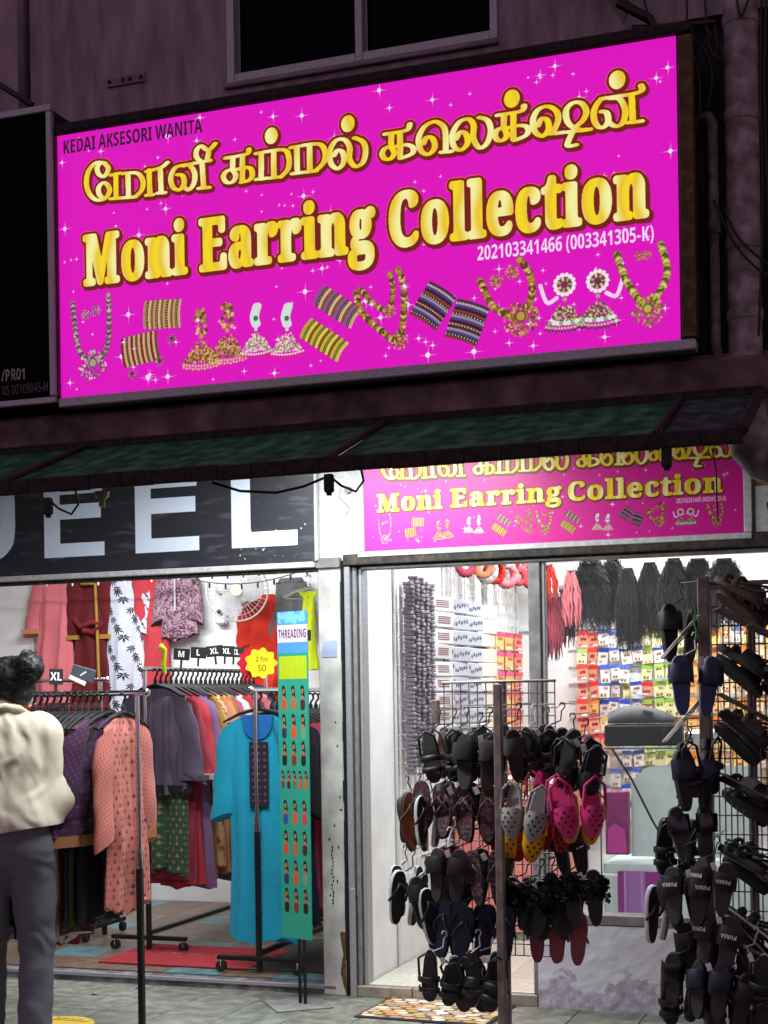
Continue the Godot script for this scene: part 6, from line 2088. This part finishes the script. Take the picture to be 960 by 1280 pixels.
	part(t, "lid", sh().loft(rings), mat("lid_black", Color(0.07, 0.075, 0.08), 0.6))
	part(t, "buckle", sh().cut(Vector3(0.02, 0.2, 0.08), Vector3(0.05, 0.012, 0.03), 0.003), M.c_peach)
	single("clear_parcel", sh().cut(Vector3.ZERO, Vector3(0.16, 0.07, 0.16), 0.02), mat("parcel", Color(0.8, 0.8, 0.78), 0.3), "pale plastic wrapped parcel beside the black case", "parcel", "", Vector3(1.62, 1.21, -0.58))
	single("gold_ornament", sh().ball(Vector3(0, 0.035, 0), Vector3(0.03, 0.035, 0.03), 10, 8).cut(Vector3(0, 0.0, 0), Vector3(0.09, 0.02, 0.05), 0.004), mat("ornament", Color(0.8, 0.55, 0.1), 0.3, 0.5), "small gold ornament behind the black case", "ornament", "", Vector3(1.2, 1.3, -1.4))
	single("ornament_shelf", sh().cut(Vector3.ZERO, Vector3(0.3, 0.016, 0.2), 0.004), M.wire_white, "small white shelf carrying the gold ornament", "shelf", "", Vector3(1.2, 1.281, -1.4))


# ---------------------------------------------------------------- slippers
func sole_ring(l: float, w: float, k: float, z: float) -> PackedVector3Array:
	var ring := PackedVector3Array()
	for j in 25:
		var a := TAU * j / 24
		var y := l * 0.5 * cos(a)
		var t := cos(a)
		var x: float = w * 0.5 * sign(sin(a)) * pow(absf(sin(a)), 0.75) * (0.86 + 0.16 * t - 0.1 * exp(-8.0 * (t + 0.15) * (t + 0.15)))
		ring.append(Vector3(x * k, y * (1.0 - (1.0 - k) * w / l), z))
	return ring


func sole_shape(l := 0.25, w := 0.095, th := 0.024) -> Shape:
	return sh().loft([sole_ring(l, w, 0.9, 0), sole_ring(l, w, 1.0, th * 0.2), sole_ring(l, w, 0.98, th * 0.5), sole_ring(l, w, 1.0, th * 0.8), sole_ring(l, w, 0.93, th)])


func strap_shape(y0: float, y1: float, w: float, th: float, high: float, thick := 0.005) -> Shape:
	var rings := []
	for i in 13:
		var a := PI * i / 12.0
		var ring := PackedVector3Array()
		for e in [[0, 0], [0.5, 0.0], [1, 0], [1, 1], [0.5, 1.0], [0, 1], [0, 0]]:
			var h: float = high + e[1] * thick + 0.006 * sin(PI * e[0])
			var x: float = (w * 0.5 + e[1] * thick) * cos(a)
			ring.append(Vector3(x, lerpf(y0, y1, e[0]), th * 0.6 + h * pow(sin(a), 0.7)))
		rings.append(ring)
	return sh().loft(rings)


func thong_shape(l: float, w: float, th: float, r: float) -> Shape:
	var s := sh()
	for d in [-1, 1]:
		s.tube([Vector3(0, l * 0.27, th), Vector3(d * w * 0.12, l * 0.22, th + 0.022), Vector3(d * w * 0.34, l * 0.1, th + 0.026), Vector3(d * w * 0.47, -l * 0.06, th * 0.8)], [r * 0.8, r, r * 1.2, r], 6)
	return s


func clog_upper(l: float, w: float, th: float) -> Shape:
	var rings := []
	for i in 9:
		var v := i / 8.0
		var y := lerpf(l * 0.49, -l * 0.03, v)
		var half := w * 0.5 * (0.35 + 0.68 * sin(minf(v * 1.5, 1.0) * PI * 0.5)) * 1.03
		var h := 0.018 + 0.045 * sin(minf(v * 1.2, 1.0) * PI * 0.5)
		var ring := PackedVector3Array()
		for j in 11:
			var a := PI * j / 10.0
			ring.append(Vector3(cos(a) * half, y, th * 0.5 + h * pow(sin(a), 0.8)))
		for j in 11:
			var a := PI * (1.0 - j / 10.0)
			ring.append(Vector3(cos(a) * (half - 0.005), y, th * 0.5 + (h - 0.005) * pow(sin(a), 0.8)))
		ring.append(ring[0])
		rings.append(ring)
	return sh().loft(rings, true, true)


var slip := {}


func slipper_pair(key: String, called: String, style: String, sole_m: Material, top_m: Material, extra: Material = null, lettered := "") -> void:
	var t := Node3D.new()
	t.name = called
	t.set_meta("base", called)
	t.set_meta("category", "slippers")
	var l := 0.25
	var w := 0.094
	var th := 0.022 if style in ["flip", "flat"] else 0.028
	if not slip.has("_" + style):
		slip["_" + style] = {"sole": sole_shape(l, w, th).mesh()}
		var d: Dictionary = slip["_" + style]
		match style:
			"slide": d.top = strap_shape(l * 0.02, l * 0.34, w, th, 0.045).mesh()
			"sandal":
				var s := strap_shape(l * 0.2, l * 0.3, w, th, 0.034)
				var s2 := strap_shape(-l * 0.02, l * 0.09, w, th, 0.05)
				var at := s.v.size()
				s.v.append_array(s2.v)
				s.u.append_array(s2.u)
				s.c.append_array(s2.c)
				for q in s2.ix:
					s.ix.append(q + at)
				s.tube([Vector3(-w * 0.48, -l * 0.02, th + 0.01), Vector3(-w * 0.4, -l * 0.36, th + 0.04), Vector3(0, -l * 0.47, th + 0.05), Vector3(w * 0.4, -l * 0.36, th + 0.04), Vector3(w * 0.48, -l * 0.02, th + 0.01)], 0.006, 6)
				d.top = s.mesh()
			"flip", "flat": d.top = thong_shape(l, w, th, 0.006).mesh()
			"clog":
				d.top = clog_upper(l, w, th).mesh()
				d.strap = sh().tube([Vector3(-w * 0.52, -l * 0.01, th + 0.02), Vector3(-w * 0.45, -l * 0.35, th + 0.035), Vector3(0, -l * 0.5, th + 0.045), Vector3(w * 0.45, -l * 0.35, th + 0.035), Vector3(w * 0.52, -l * 0.01, th + 0.02)], 0.007, 6).mesh()
				var hs := sh()
				for q in 11:
					var yy: float = l * ([0.38, 0.3, 0.3, 0.22, 0.22, 0.22, 0.14, 0.14, 0.06, 0.06, 0.06][q])
					var xx: float = [0.0, -0.016, 0.016, -0.028, 0.0, 0.028, -0.015, 0.015, -0.03, 0.0, 0.03][q]
					var zt := th * 0.5 + (0.018 + 0.045 * sin(minf((0.49 - yy / l) / 0.52 * 1.2, 1.0) * PI * 0.5)) * pow(sqrt(maxf(0.0, 1.0 - pow(xx / (w * 0.5), 2))), 0.8)
					hs.ball(Vector3(xx, yy, zt), Vector3(0.006, 0.006, 0.004), 8, 4)
				d.holes = hs.mesh()
			"ruffle":
				var s := strap_shape(l * 0.02, l * 0.34, w, th, 0.045)
				for q in 110:
					var a := rng.randf_range(0.1, 0.9) * PI
					var o := Vector3(cos(a) * w * 0.52, rng.randf_range(-0.02, 0.38) * l, th * 0.6 + 0.05 * sin(a))
					var n := Vector3(cos(a), rng.randf_range(-0.5, 0.5), sin(a)).normalized()
					var sd := n.cross(Vector3(rng.randf() - 0.5, rng.randf() - 0.5, rng.randf() - 0.5)).normalized()
					var tip := o + n * rng.randf_range(0.012, 0.028)
					s.face(o - sd * 0.009, tip - sd * 0.012 + sd.cross(n) * 0.006, tip + sd * 0.012, o + sd * 0.009)
				d.top = s.mesh()
	var d: Dictionary = slip["_" + style]
	for s in [-1.0, 1.0]:
		var p := part(t, "slipper", d.sole, sole_m, Vector3(s * 0.05, -0.2, 0.012 if s > 0 else -0.012))
		p.rotation = Vector3(0.05 * s, 0.22 * s, -0.07 * s)
		if style in ["clog", "sandal"]:
			p.rotation.z += PI
		part(p, "upper" if style in ["clog", "sandal", "ruffle"] else "strap", d.top, top_m)
		if d.has("strap"):
			part(p, "heel_strap", d.strap, top_m)
			part(p, "vent_holes", d.holes, M.rubber)
		if style in ["flip", "flat"] and extra:
			part(p, "footbed", sh().loft([sole_ring(l, w, 0.92, th), sole_ring(l, w, 0.92, th + 0.0025)]), extra)
		elif style in ["slide", "sandal"] and extra:
			part(p, "sole_trim", sh().loft([sole_ring(l, w, 1.012, th * 0.3), sole_ring(l, w, 1.03, th * 0.45), sole_ring(l, w, 1.012, th * 0.62)], false, false), extra)
		if lettered:
			var tm := TextMesh.new()
			var f := SystemFont.new()
			f.font_names = PackedStringArray(["Droid Sans"])
			f.font_weight = 700
			tm.font = f
			tm.text = lettered
			tm.font_size = 16
			tm.pixel_size = 0.0014
			tm.depth = 0.0015
			var o := part(p, "lettering", tm, M.paper, Vector3(0, l * 0.19, th * 0.6 + 0.0585))
			o.rotation.z = PI
	part(t, "hook", sh().tube([Vector3(-0.045, -0.075, 0.02), Vector3(-0.02, -0.06, 0.02), Vector3(0, -0.05, 0.015), Vector3(0, -0.012, 0.0), Vector3(0.012, 0.006, 0), Vector3(0.008, 0.022, 0), Vector3(-0.008, 0.022, 0), Vector3(-0.012, 0.008, 0)], 0.0032, 5), M.rubber if not (key in ["white_hook", "white_trim", "navy"]) else M.wire_white)
	if key.length() % 2 == 0:
		var tag := part(t, "price_tag", sh().cut(Vector3(0, 0, 0), Vector3(0.022, 0.034, 0.0012), 0.0004), M.paper, Vector3(0.012, -0.1, 0.055))
		tag.rotation = Vector3(0.2, 0.3, 0.35)
	slip[key] = t


func slipper_racks() -> void:
	mat("sole_black", Color(0.1, 0.1, 0.105), 0.7)
	mat("sole_dark", Color(0.22, 0.21, 0.21), 0.75)
	mat("sole_brown", Color(0.24, 0.14, 0.1), 0.7)
	mat("up_black", Color(0.075, 0.075, 0.08), 0.5, 0, T.weave, 25.0)
	mat("up_shiny", Color(0.07, 0.07, 0.08), 0.25)
	mat("fur_dark", Color(0.13, 0.12, 0.12), 0.95, 0, T.weave, 30.0)
	mat("fur_grey", Color(0.3, 0.28, 0.27), 0.95, 0, T.weave, 30.0)
	mat("croc_grey", Color(0.55, 0.55, 0.53), 0.6)
	mat("croc_pink", Color(0.78, 0.13, 0.42), 0.6)
	mat("croc_red", Color(0.62, 0.03, 0.08), 0.6)
	mat("croc_yellow", Color(0.85, 0.6, 0.03), 0.6)
	mat("blue_up", Color(0.05, 0.14, 0.34), 0.5, 0, T.cell, 40.0)
	mat("navy_up", Color(0.09, 0.13, 0.26), 0.5)
	mat("navy_sole", Color(0.2, 0.26, 0.42), 0.6)
	mat("flor", Color.WHITE, 0.7, 0, print_cloth("damask", Color(0.04, 0.03, 0.04), Color(0.4, 0.12, 0.18), Color(0.45, 0.42, 0.4)), 9.0)
	mat("pink_sole", Color(0.5, 0.25, 0.28), 0.8)
	mat("trim_white", Color(0.72, 0.72, 0.72), 0.6)
	mat("trim_orange", Color(0.55, 0.25, 0.1), 0.6)
	mat("trim_red", Color(0.6, 0.05, 0.05), 0.6)
	slipper_pair("black_slide", "slide_pair", "slide", M.sole_black, M.up_black)
	slipper_pair("shiny_slide", "slide_pair", "slide", M.sole_dark, M.up_shiny)
	slipper_pair("lettered", "slide_pair", "slide", M.sole_dark, M.up_black, null, "PUMA")
	slipper_pair("white_hook", "slide_pair", "slide", M.sole_black, M.up_black, M.trim_red)
	slipper_pair("blue_slide", "slide_pair", "slide", M.sole_black, M.blue_up)
	slipper_pair("red_slide", "slide_pair", "slide", M.sole_black, M.up_black, M.trim_red)
	slipper_pair("navy", "slide_pair", "slide", M.navy_sole, M.navy_up, M.trim_white)
	slipper_pair("fur_dark", "slide_pair", "slide", M.sole_black, M.fur_dark)
	slipper_pair("fur_grey", "slide_pair", "slide", M.sole_black, M.fur_grey)
	slipper_pair("sandal", "sandal_pair", "sandal", M.sole_black, M.up_black)
	slipper_pair("white_trim", "sandal_pair", "sandal", M.sole_black, M.up_black, M.trim_white)
	slipper_pair("brown_sandal", "sandal_pair", "sandal", M.sole_brown, M.sole_brown)
	slipper_pair("floral", "flip_flop_pair", "flip", M.sole_black, M.flor, M.flor)
	slipper_pair("blue_flip", "flip_flop_pair", "flip", M.sole_black, M.blue_up, M.blue_up)
	slipper_pair("brown_flip", "flip_flop_pair", "flip", M.sole_black, M.sole_brown, M.trim_orange)
	slipper_pair("edged_flip", "flip_flop_pair", "flip", M.trim_white, M.up_black, M.sole_black)
	slipper_pair("pink_flat", "flip_flop_pair", "flat", M.pink_sole, M.pink_sole, M.pink_sole)
	slipper_pair("clog_black", "clog_pair", "clog", M.sole_black, M.up_black)
	slipper_pair("clog_grey", "clog_pair", "clog", M.croc_grey, M.croc_grey)
	slipper_pair("clog_pink", "clog_pair", "clog", M.croc_pink, M.croc_pink)
	slipper_pair("clog_red", "clog_pair", "clog", M.croc_red, M.croc_red)
	slipper_pair("clog_yellow", "clog_pair", "clog", M.croc_yellow, M.croc_yellow)
	slipper_pair("ruffle", "ruffled_slipper_pair", "ruffle", M.sole_black, M.up_black)
	var words := {"black_slide": "black wide strap slides", "shiny_slide": "shiny black slides", "lettered": "slides with white lettering", "white_hook": "red edged slides on white hook", "blue_slide": "blue strap slides", "red_slide": "black red edged slides", "navy": "navy slides with white edging", "fur_dark": "dark fuzzy slides", "fur_grey": "grey fuzzy slides", "sandal": "black strappy sandals", "white_trim": "black sandals with pale trim", "brown_sandal": "brown strappy sandals", "floral": "black flip-flops with flower print", "blue_flip": "blue patterned flip-flops", "brown_flip": "flip-flops with brown footbed", "edged_flip": "black flip-flops with pale edge", "pink_flat": "dusky pink soled slippers", "clog_black": "black clogs", "clog_grey": "grey clogs with punched holes", "clog_pink": "pink clogs", "clog_red": "red clogs", "clog_yellow": "yellow clogs", "ruffle": "black ruffled slippers"}
	# --- middle rack
	var t := thing("slipper_rack", "wire slipper rack with square post in front of the jewellery shop entrance", "rack", Vector3(0.97, 0.0, 0.74))
	part(t, "post", sh().cut(Vector3(0.085, 0.735, 0.33), Vector3(0.032, 1.47, 0.032), 0.004), M.rack_metal)
	part(t, "back_post", sh().cut(Vector3(0, 0.745, -0.06), Vector3(0.03, 1.49, 0.03), 0.004), M.rack_metal)
	for y in [1.44, 0.8, 0.2]:
		part(t, "cross_arm", sh().tube([Vector3(0, y, -0.06), Vector3(0.085, y, 0.33)], 0.009, 6), M.rack_metal)
	part(t, "foot", sh().cut(Vector3(0, 0.02, 0), Vector3(0.5, 0.03, 0.05), 0.004), M.rack_metal)
	part(t, "foot", sh().cut(Vector3(0.04, 0.018, 0.2), Vector3(0.05, 0.028, 0.5), 0.004, Basis(Vector3.UP, 0.2)), M.rack_metal)
	part(t, "wire_panel", wire_grid(0.47, 1.12, 13, 24, 0.0026), M.wire, Vector3(-0.245, 0.36, -0.035))
	part(t, "top_bar", sh().tube([Vector3(-0.25, 1.482, -0.035), Vector3(0.23, 1.482, -0.035)], 0.007, 6), M.wire)
	part(t, "short_post", sh().cut(Vector3(-0.29, 1.36, -0.06), Vector3(0.03, 0.1, 0.03), 0.003), M.rack_metal)
	for e in [[-0.2, 0.93], [0.03, 0.55], [-0.2, 0.72]]:
		var s := sh()
		for q in 5:
			s.tube([Vector3(e[0] + q * 0.055, e[1], -0.03), Vector3(e[0] + q * 0.055 + 0.03, e[1] - 0.03, 0.2)], 0.0028, 4)
		s.tube([Vector3(e[0], e[1], -0.03), Vector3(e[0] + 0.25, e[1], -0.03)], 0.003, 4)
		s.tube([Vector3(e[0] + 0.03, e[1] - 0.03, 0.2), Vector3(e[0] + 0.28, e[1] - 0.03, 0.2)], 0.004, 4)
		part(t, "wire_shelf", s, M.wire)
	var rows := [
		[["sandal", Vector3(0.755, 1.352, 0.880), 15], ["brown_sandal", Vector3(0.804, 1.354, 0.820), -10], ["sandal", Vector3(0.879, 1.361, 0.900), 20], ["fur_dark", Vector3(0.946, 1.338, 0.940), 5], ["fur_grey", Vector3(1.024, 1.351, 0.970), -5], ["fur_dark", Vector3(0.964, 1.359, 0.860), 10], ["black_slide", Vector3(1.093, 1.374, 0.900), 20], ["white_trim", Vector3(1.173, 1.368, 0.960), 10], ["black_slide", Vector3(1.209, 1.357, 0.900), -8], ["shiny_slide", Vector3(1.274, 1.372, 0.930), 15], ["clog_black", Vector3(1.333, 1.333, 1.000), 8], ["clog_black", Vector3(1.388, 1.311, 1.030), -5]],
		[["brown_flip", Vector3(0.584, 1.080, 0.780), 75], ["brown_flip", Vector3(0.662, 1.095, 0.860), 68], ["edged_flip", Vector3(0.723, 1.088, 0.900), 62], ["floral", Vector3(0.748, 1.152, 0.900), 18], ["floral", Vector3(0.820, 1.145, 0.950), 5], ["floral", Vector3(0.859, 1.152, 0.900), -5], ["floral", Vector3(0.930, 1.139, 0.950), 8], ["floral", Vector3(0.986, 1.138, 0.930), -8]],
		[["clog_red", Vector3(1.063, 1.056, 0.880), -10], ["clog_yellow", Vector3(1.122, 1.060, 0.930), 4], ["clog_grey", Vector3(1.170, 1.144, 1.030), 6], ["clog_pink", Vector3(1.249, 1.188, 1.000), -12], ["clog_red", Vector3(1.251, 1.073, 0.880), 0], ["clog_pink", Vector3(1.336, 1.175, 1.040), 5], ["clog_yellow", Vector3(1.352, 1.114, 0.930), 12], ["black_slide", Vector3(1.258, 0.977, 0.860), 0]],
		[["edged_flip", Vector3(0.568, 0.791, 0.780), 78], ["edged_flip", Vector3(0.623, 0.779, 0.840), 72], ["black_slide", Vector3(0.691, 0.764, 0.900), 66], ["edged_flip", Vector3(0.747, 0.737, 0.940), 60], ["white_hook", Vector3(0.838, 0.890, 1.020), 6], ["floral", Vector3(0.884, 0.882, 0.920), -6], ["floral", Vector3(0.960, 0.882, 0.980), 4], ["black_slide", Vector3(0.993, 0.884, 0.920), -10], ["red_slide", Vector3(0.859, 0.891, 0.950), 12]],
		[["ruffle", Vector3(1.127, 0.766, 0.920), 8], ["ruffle", Vector3(1.196, 0.768, 0.980), -6], ["ruffle", Vector3(1.272, 0.805, 0.960), 8], ["ruffle", Vector3(1.348, 0.819, 1.020), -5], ["ruffle", Vector3(1.219, 0.766, 0.900), 0], ["pink_flat", Vector3(1.195, 0.644, 0.860), -12], ["pink_flat", Vector3(1.275, 0.651, 0.900), 5]],
		[["blue_flip", Vector3(0.789, 0.674, 0.940), 12], ["blue_flip", Vector3(0.868, 0.672, 0.980), -4], ["blue_flip", Vector3(0.928, 0.681, 0.960), 6], ["blue_flip", Vector3(0.991, 0.678, 0.950), -8]],
		[["white_trim", Vector3(0.808, 0.480, 1.020), 14], ["white_trim", Vector3(0.862, 0.466, 0.960), -10], ["white_trim", Vector3(0.955, 0.495, 1.040), 8], ["white_trim", Vector3(0.999, 0.481, 0.980), -8]]]
	var rn := ["top", "second", "clog", "third", "ruffled", "fourth", "lowest"]
	for r in rows.size():
		for k in rows[r].size():
			var e: Array = rows[r][k]
			copy_of(slip[e[0]], "%s, %s row of the middle rack, %s along" % [words[e[0]], rn[r], ORD[k]], e[1], (Basis(Vector3.UP, deg_to_rad(e[2] + rng.randf_range(-14, 14))) * Basis(Vector3.RIGHT, rng.randf_range(-0.2, 0.2)) * Basis(Vector3(0, 0, 1), rng.randf_range(-0.16, 0.16))).scaled(Vector3.ONE * rng.randf_range(0.82, 0.94)), "slippers on the middle rack")
			part(t, "prong", sh().tube([Vector3(e[1].x - 0.97, e[1].y + 0.018, -0.03), Vector3(e[1].x - 0.97, e[1].y + 0.016, e[1].z - 0.74 + 0.02)], 0.003, 5), M.wire)
	# --- near rack, running out of the frame
	var at := Vector3(1.860, 1.326, 1.200)
	t = thing("tall_slipper_rack", "tall wire slipper rack with sloping shelves in front of the shop window", "rack", Vector3(at.x, 0.0, 1.2))
	part(t, "post", sh().cut(Vector3(0, 0.92, 0), Vector3(0.042, 1.84, 0.042), 0.004), M.rack_metal)
	part(t, "foot", sh().cut(Vector3(0.1, 0.02, 0), Vector3(0.6, 0.03, 0.05), 0.004), M.rack_metal)
	part(t, "wire_panel", wire_grid(0.42, 1.5, 20, 22, 0.0026), M.wire, Vector3(0.02, 0.3, -0.03))
	part(t, "top_bar", sh().cut(Vector3(0.2, 1.815, -0.03), Vector3(0.4, 0.016, 0.012), 0.003), M.rack_metal)
	part(t, "far_post", sh().cut(Vector3(0.16, 0.9, -0.06), Vector3(0.026, 1.7, 0.026), 0.003), M.rack_metal)
	for y in [1.72, 1.42, 1.14, 0.86, 0.58]:
		var s := sh()
		for q in 5:
			s.tube([Vector3(0.03 + q * 0.012, y, -0.03 + q * 0.05), Vector3(0.36 + q * 0.012, y - 0.18, -0.03 + q * 0.05)], 0.003, 4)
		for q in 4:
			s.tube([Vector3(0.03 + q * 0.11, y - q * 0.06, -0.03), Vector3(0.08 + q * 0.11, y - q * 0.06, 0.17)], 0.003, 4)
		for q in 3:
			s.tube([Vector3(-0.01, y - 0.02, -0.02 + q * 0.05), Vector3(-0.14, y - 0.17, 0.0 + q * 0.05)], 0.003, 4)
		s.tube([Vector3(-0.14, y - 0.17, 0.0), Vector3(-0.14, y - 0.17, 0.1)], 0.003, 4)
		part(t, "sloping_shelf", s, M.wire)
	var lying := [["black_slide", "brown_sandal", "shiny_slide"], ["sandal", "black_slide", "clog_black"], ["brown_sandal", "fur_grey", "sandal"], ["sandal", "fur_grey", "black_slide"], ["white_trim", "sandal", "edged_flip"], ["floral", "white_trim", "sandal"], ["black_slide", "red_slide", "sandal"]]
	var down := Vector3(0.80, -0.52, 0.28).normalized()
	for r in lying.size():
		for k in 4:
			var key: String = lying[r][k % 3]
			var up := Vector3(0.42, 0.74, -0.45 + rng.randf_range(-0.15, 0.15))
			var side := down.cross(up).normalized()
			up = side.cross(down)
			var b := Basis(side, down, up) * Basis(Vector3(0, 0, 1), rng.randf_range(-0.3, 0.3)).scaled(Vector3.ONE * 0.84)
			var ce := Vector3(at.x + 0.12 + (k / 2) * 0.16, 1.73 - r * 0.235 - (k / 2) * 0.085, 1.17 + (k % 2) * 0.12 + rng.randf_range(-0.02, 0.02)) + up * rng.randf_range(0.0, 0.03)
			var c := copy_of(slip[key], "%s on the tall rack, %s shelf down, %s from the post" % [words[key], ORD[r], ORD[k]], ce + b * Vector3(0, 0.2, 0), b, "slippers on the tall rack")
			c.get_node("hook").free()
	var hung := [["navy", Vector3(1.839, 1.619, 1.300), 38], ["black_slide", Vector3(1.770, 1.807, 1.150), 60], ["sandal", Vector3(1.803, 1.314, 1.280), 48], ["blue_slide", Vector3(1.817, 1.286, 1.300), 60], ["shiny_slide", Vector3(1.794, 1.086, 1.280), 42], ["sandal", Vector3(1.762, 1.039, 1.220), 55], ["black_slide", Vector3(1.737, 0.839, 1.300), 62], ["lettered", Vector3(1.811, 0.878, 1.380), 14], ["lettered", Vector3(1.920, 0.911, 1.420), -22], ["edged_flip", Vector3(1.707, 0.806, 1.260), 70], ["lettered", Vector3(1.937, 0.725, 1.380), -22], ["black_slide", Vector3(1.841, 0.683, 1.340), 5], ["shiny_slide", Vector3(1.817, 0.571, 1.380), 12], ["blue_slide", Vector3(1.896, 0.555, 1.400), -4], ["sandal", Vector3(1.774, 0.523, 1.320), 40], ["red_slide", Vector3(1.984, 0.535, 1.420), -12], ["white_trim", Vector3(2.049, 0.609, 1.440), -20], ["black_slide", Vector3(1.930, 0.453, 1.360), 0], ["sandal", Vector3(2.016, 0.437, 1.400), -10]]
	for k in hung.size():
		var e: Array = hung[k]
		copy_of(slip[e[0]], "%s beside the tall rack post, %s from the top" % [words[e[0]], ORD[k]], e[1], (Basis(Vector3.UP, deg_to_rad(e[2] + rng.randf_range(-12, 12))) * Basis(Vector3.RIGHT, rng.randf_range(-0.2, 0.2)) * Basis(Vector3(0, 0, 1), rng.randf_range(-0.14, 0.14))).scaled(Vector3.ONE * rng.randf_range(0.78, 0.88)), "slippers on the tall rack")
		part(t, "prong", sh().tube([Vector3(e[1].x - at.x, e[1].y + 0.018, e[1].z - 1.2), Vector3(clampf(e[1].x - at.x, -0.02, 0.3), e[1].y + 0.02, -0.02)], 0.003, 5), M.wire)
	single("green_tie", sh().tube([Vector3(0, 0, 0), Vector3(0.006, 0.03, 0.004), Vector3(-0.004, 0.07, 0), Vector3(0.004, 0.1, 0), Vector3(0.0, 0.12, 0)], 0.004, 5), mat("green_cord", Color(0.1, 0.55, 0.25), 0.6), "green plastic tie holding the navy slides", "tie", "", Vector3(1.845, 1.610, 1.330))
	for key in slip:
		if slip[key] is Node3D:
			slip[key].free()
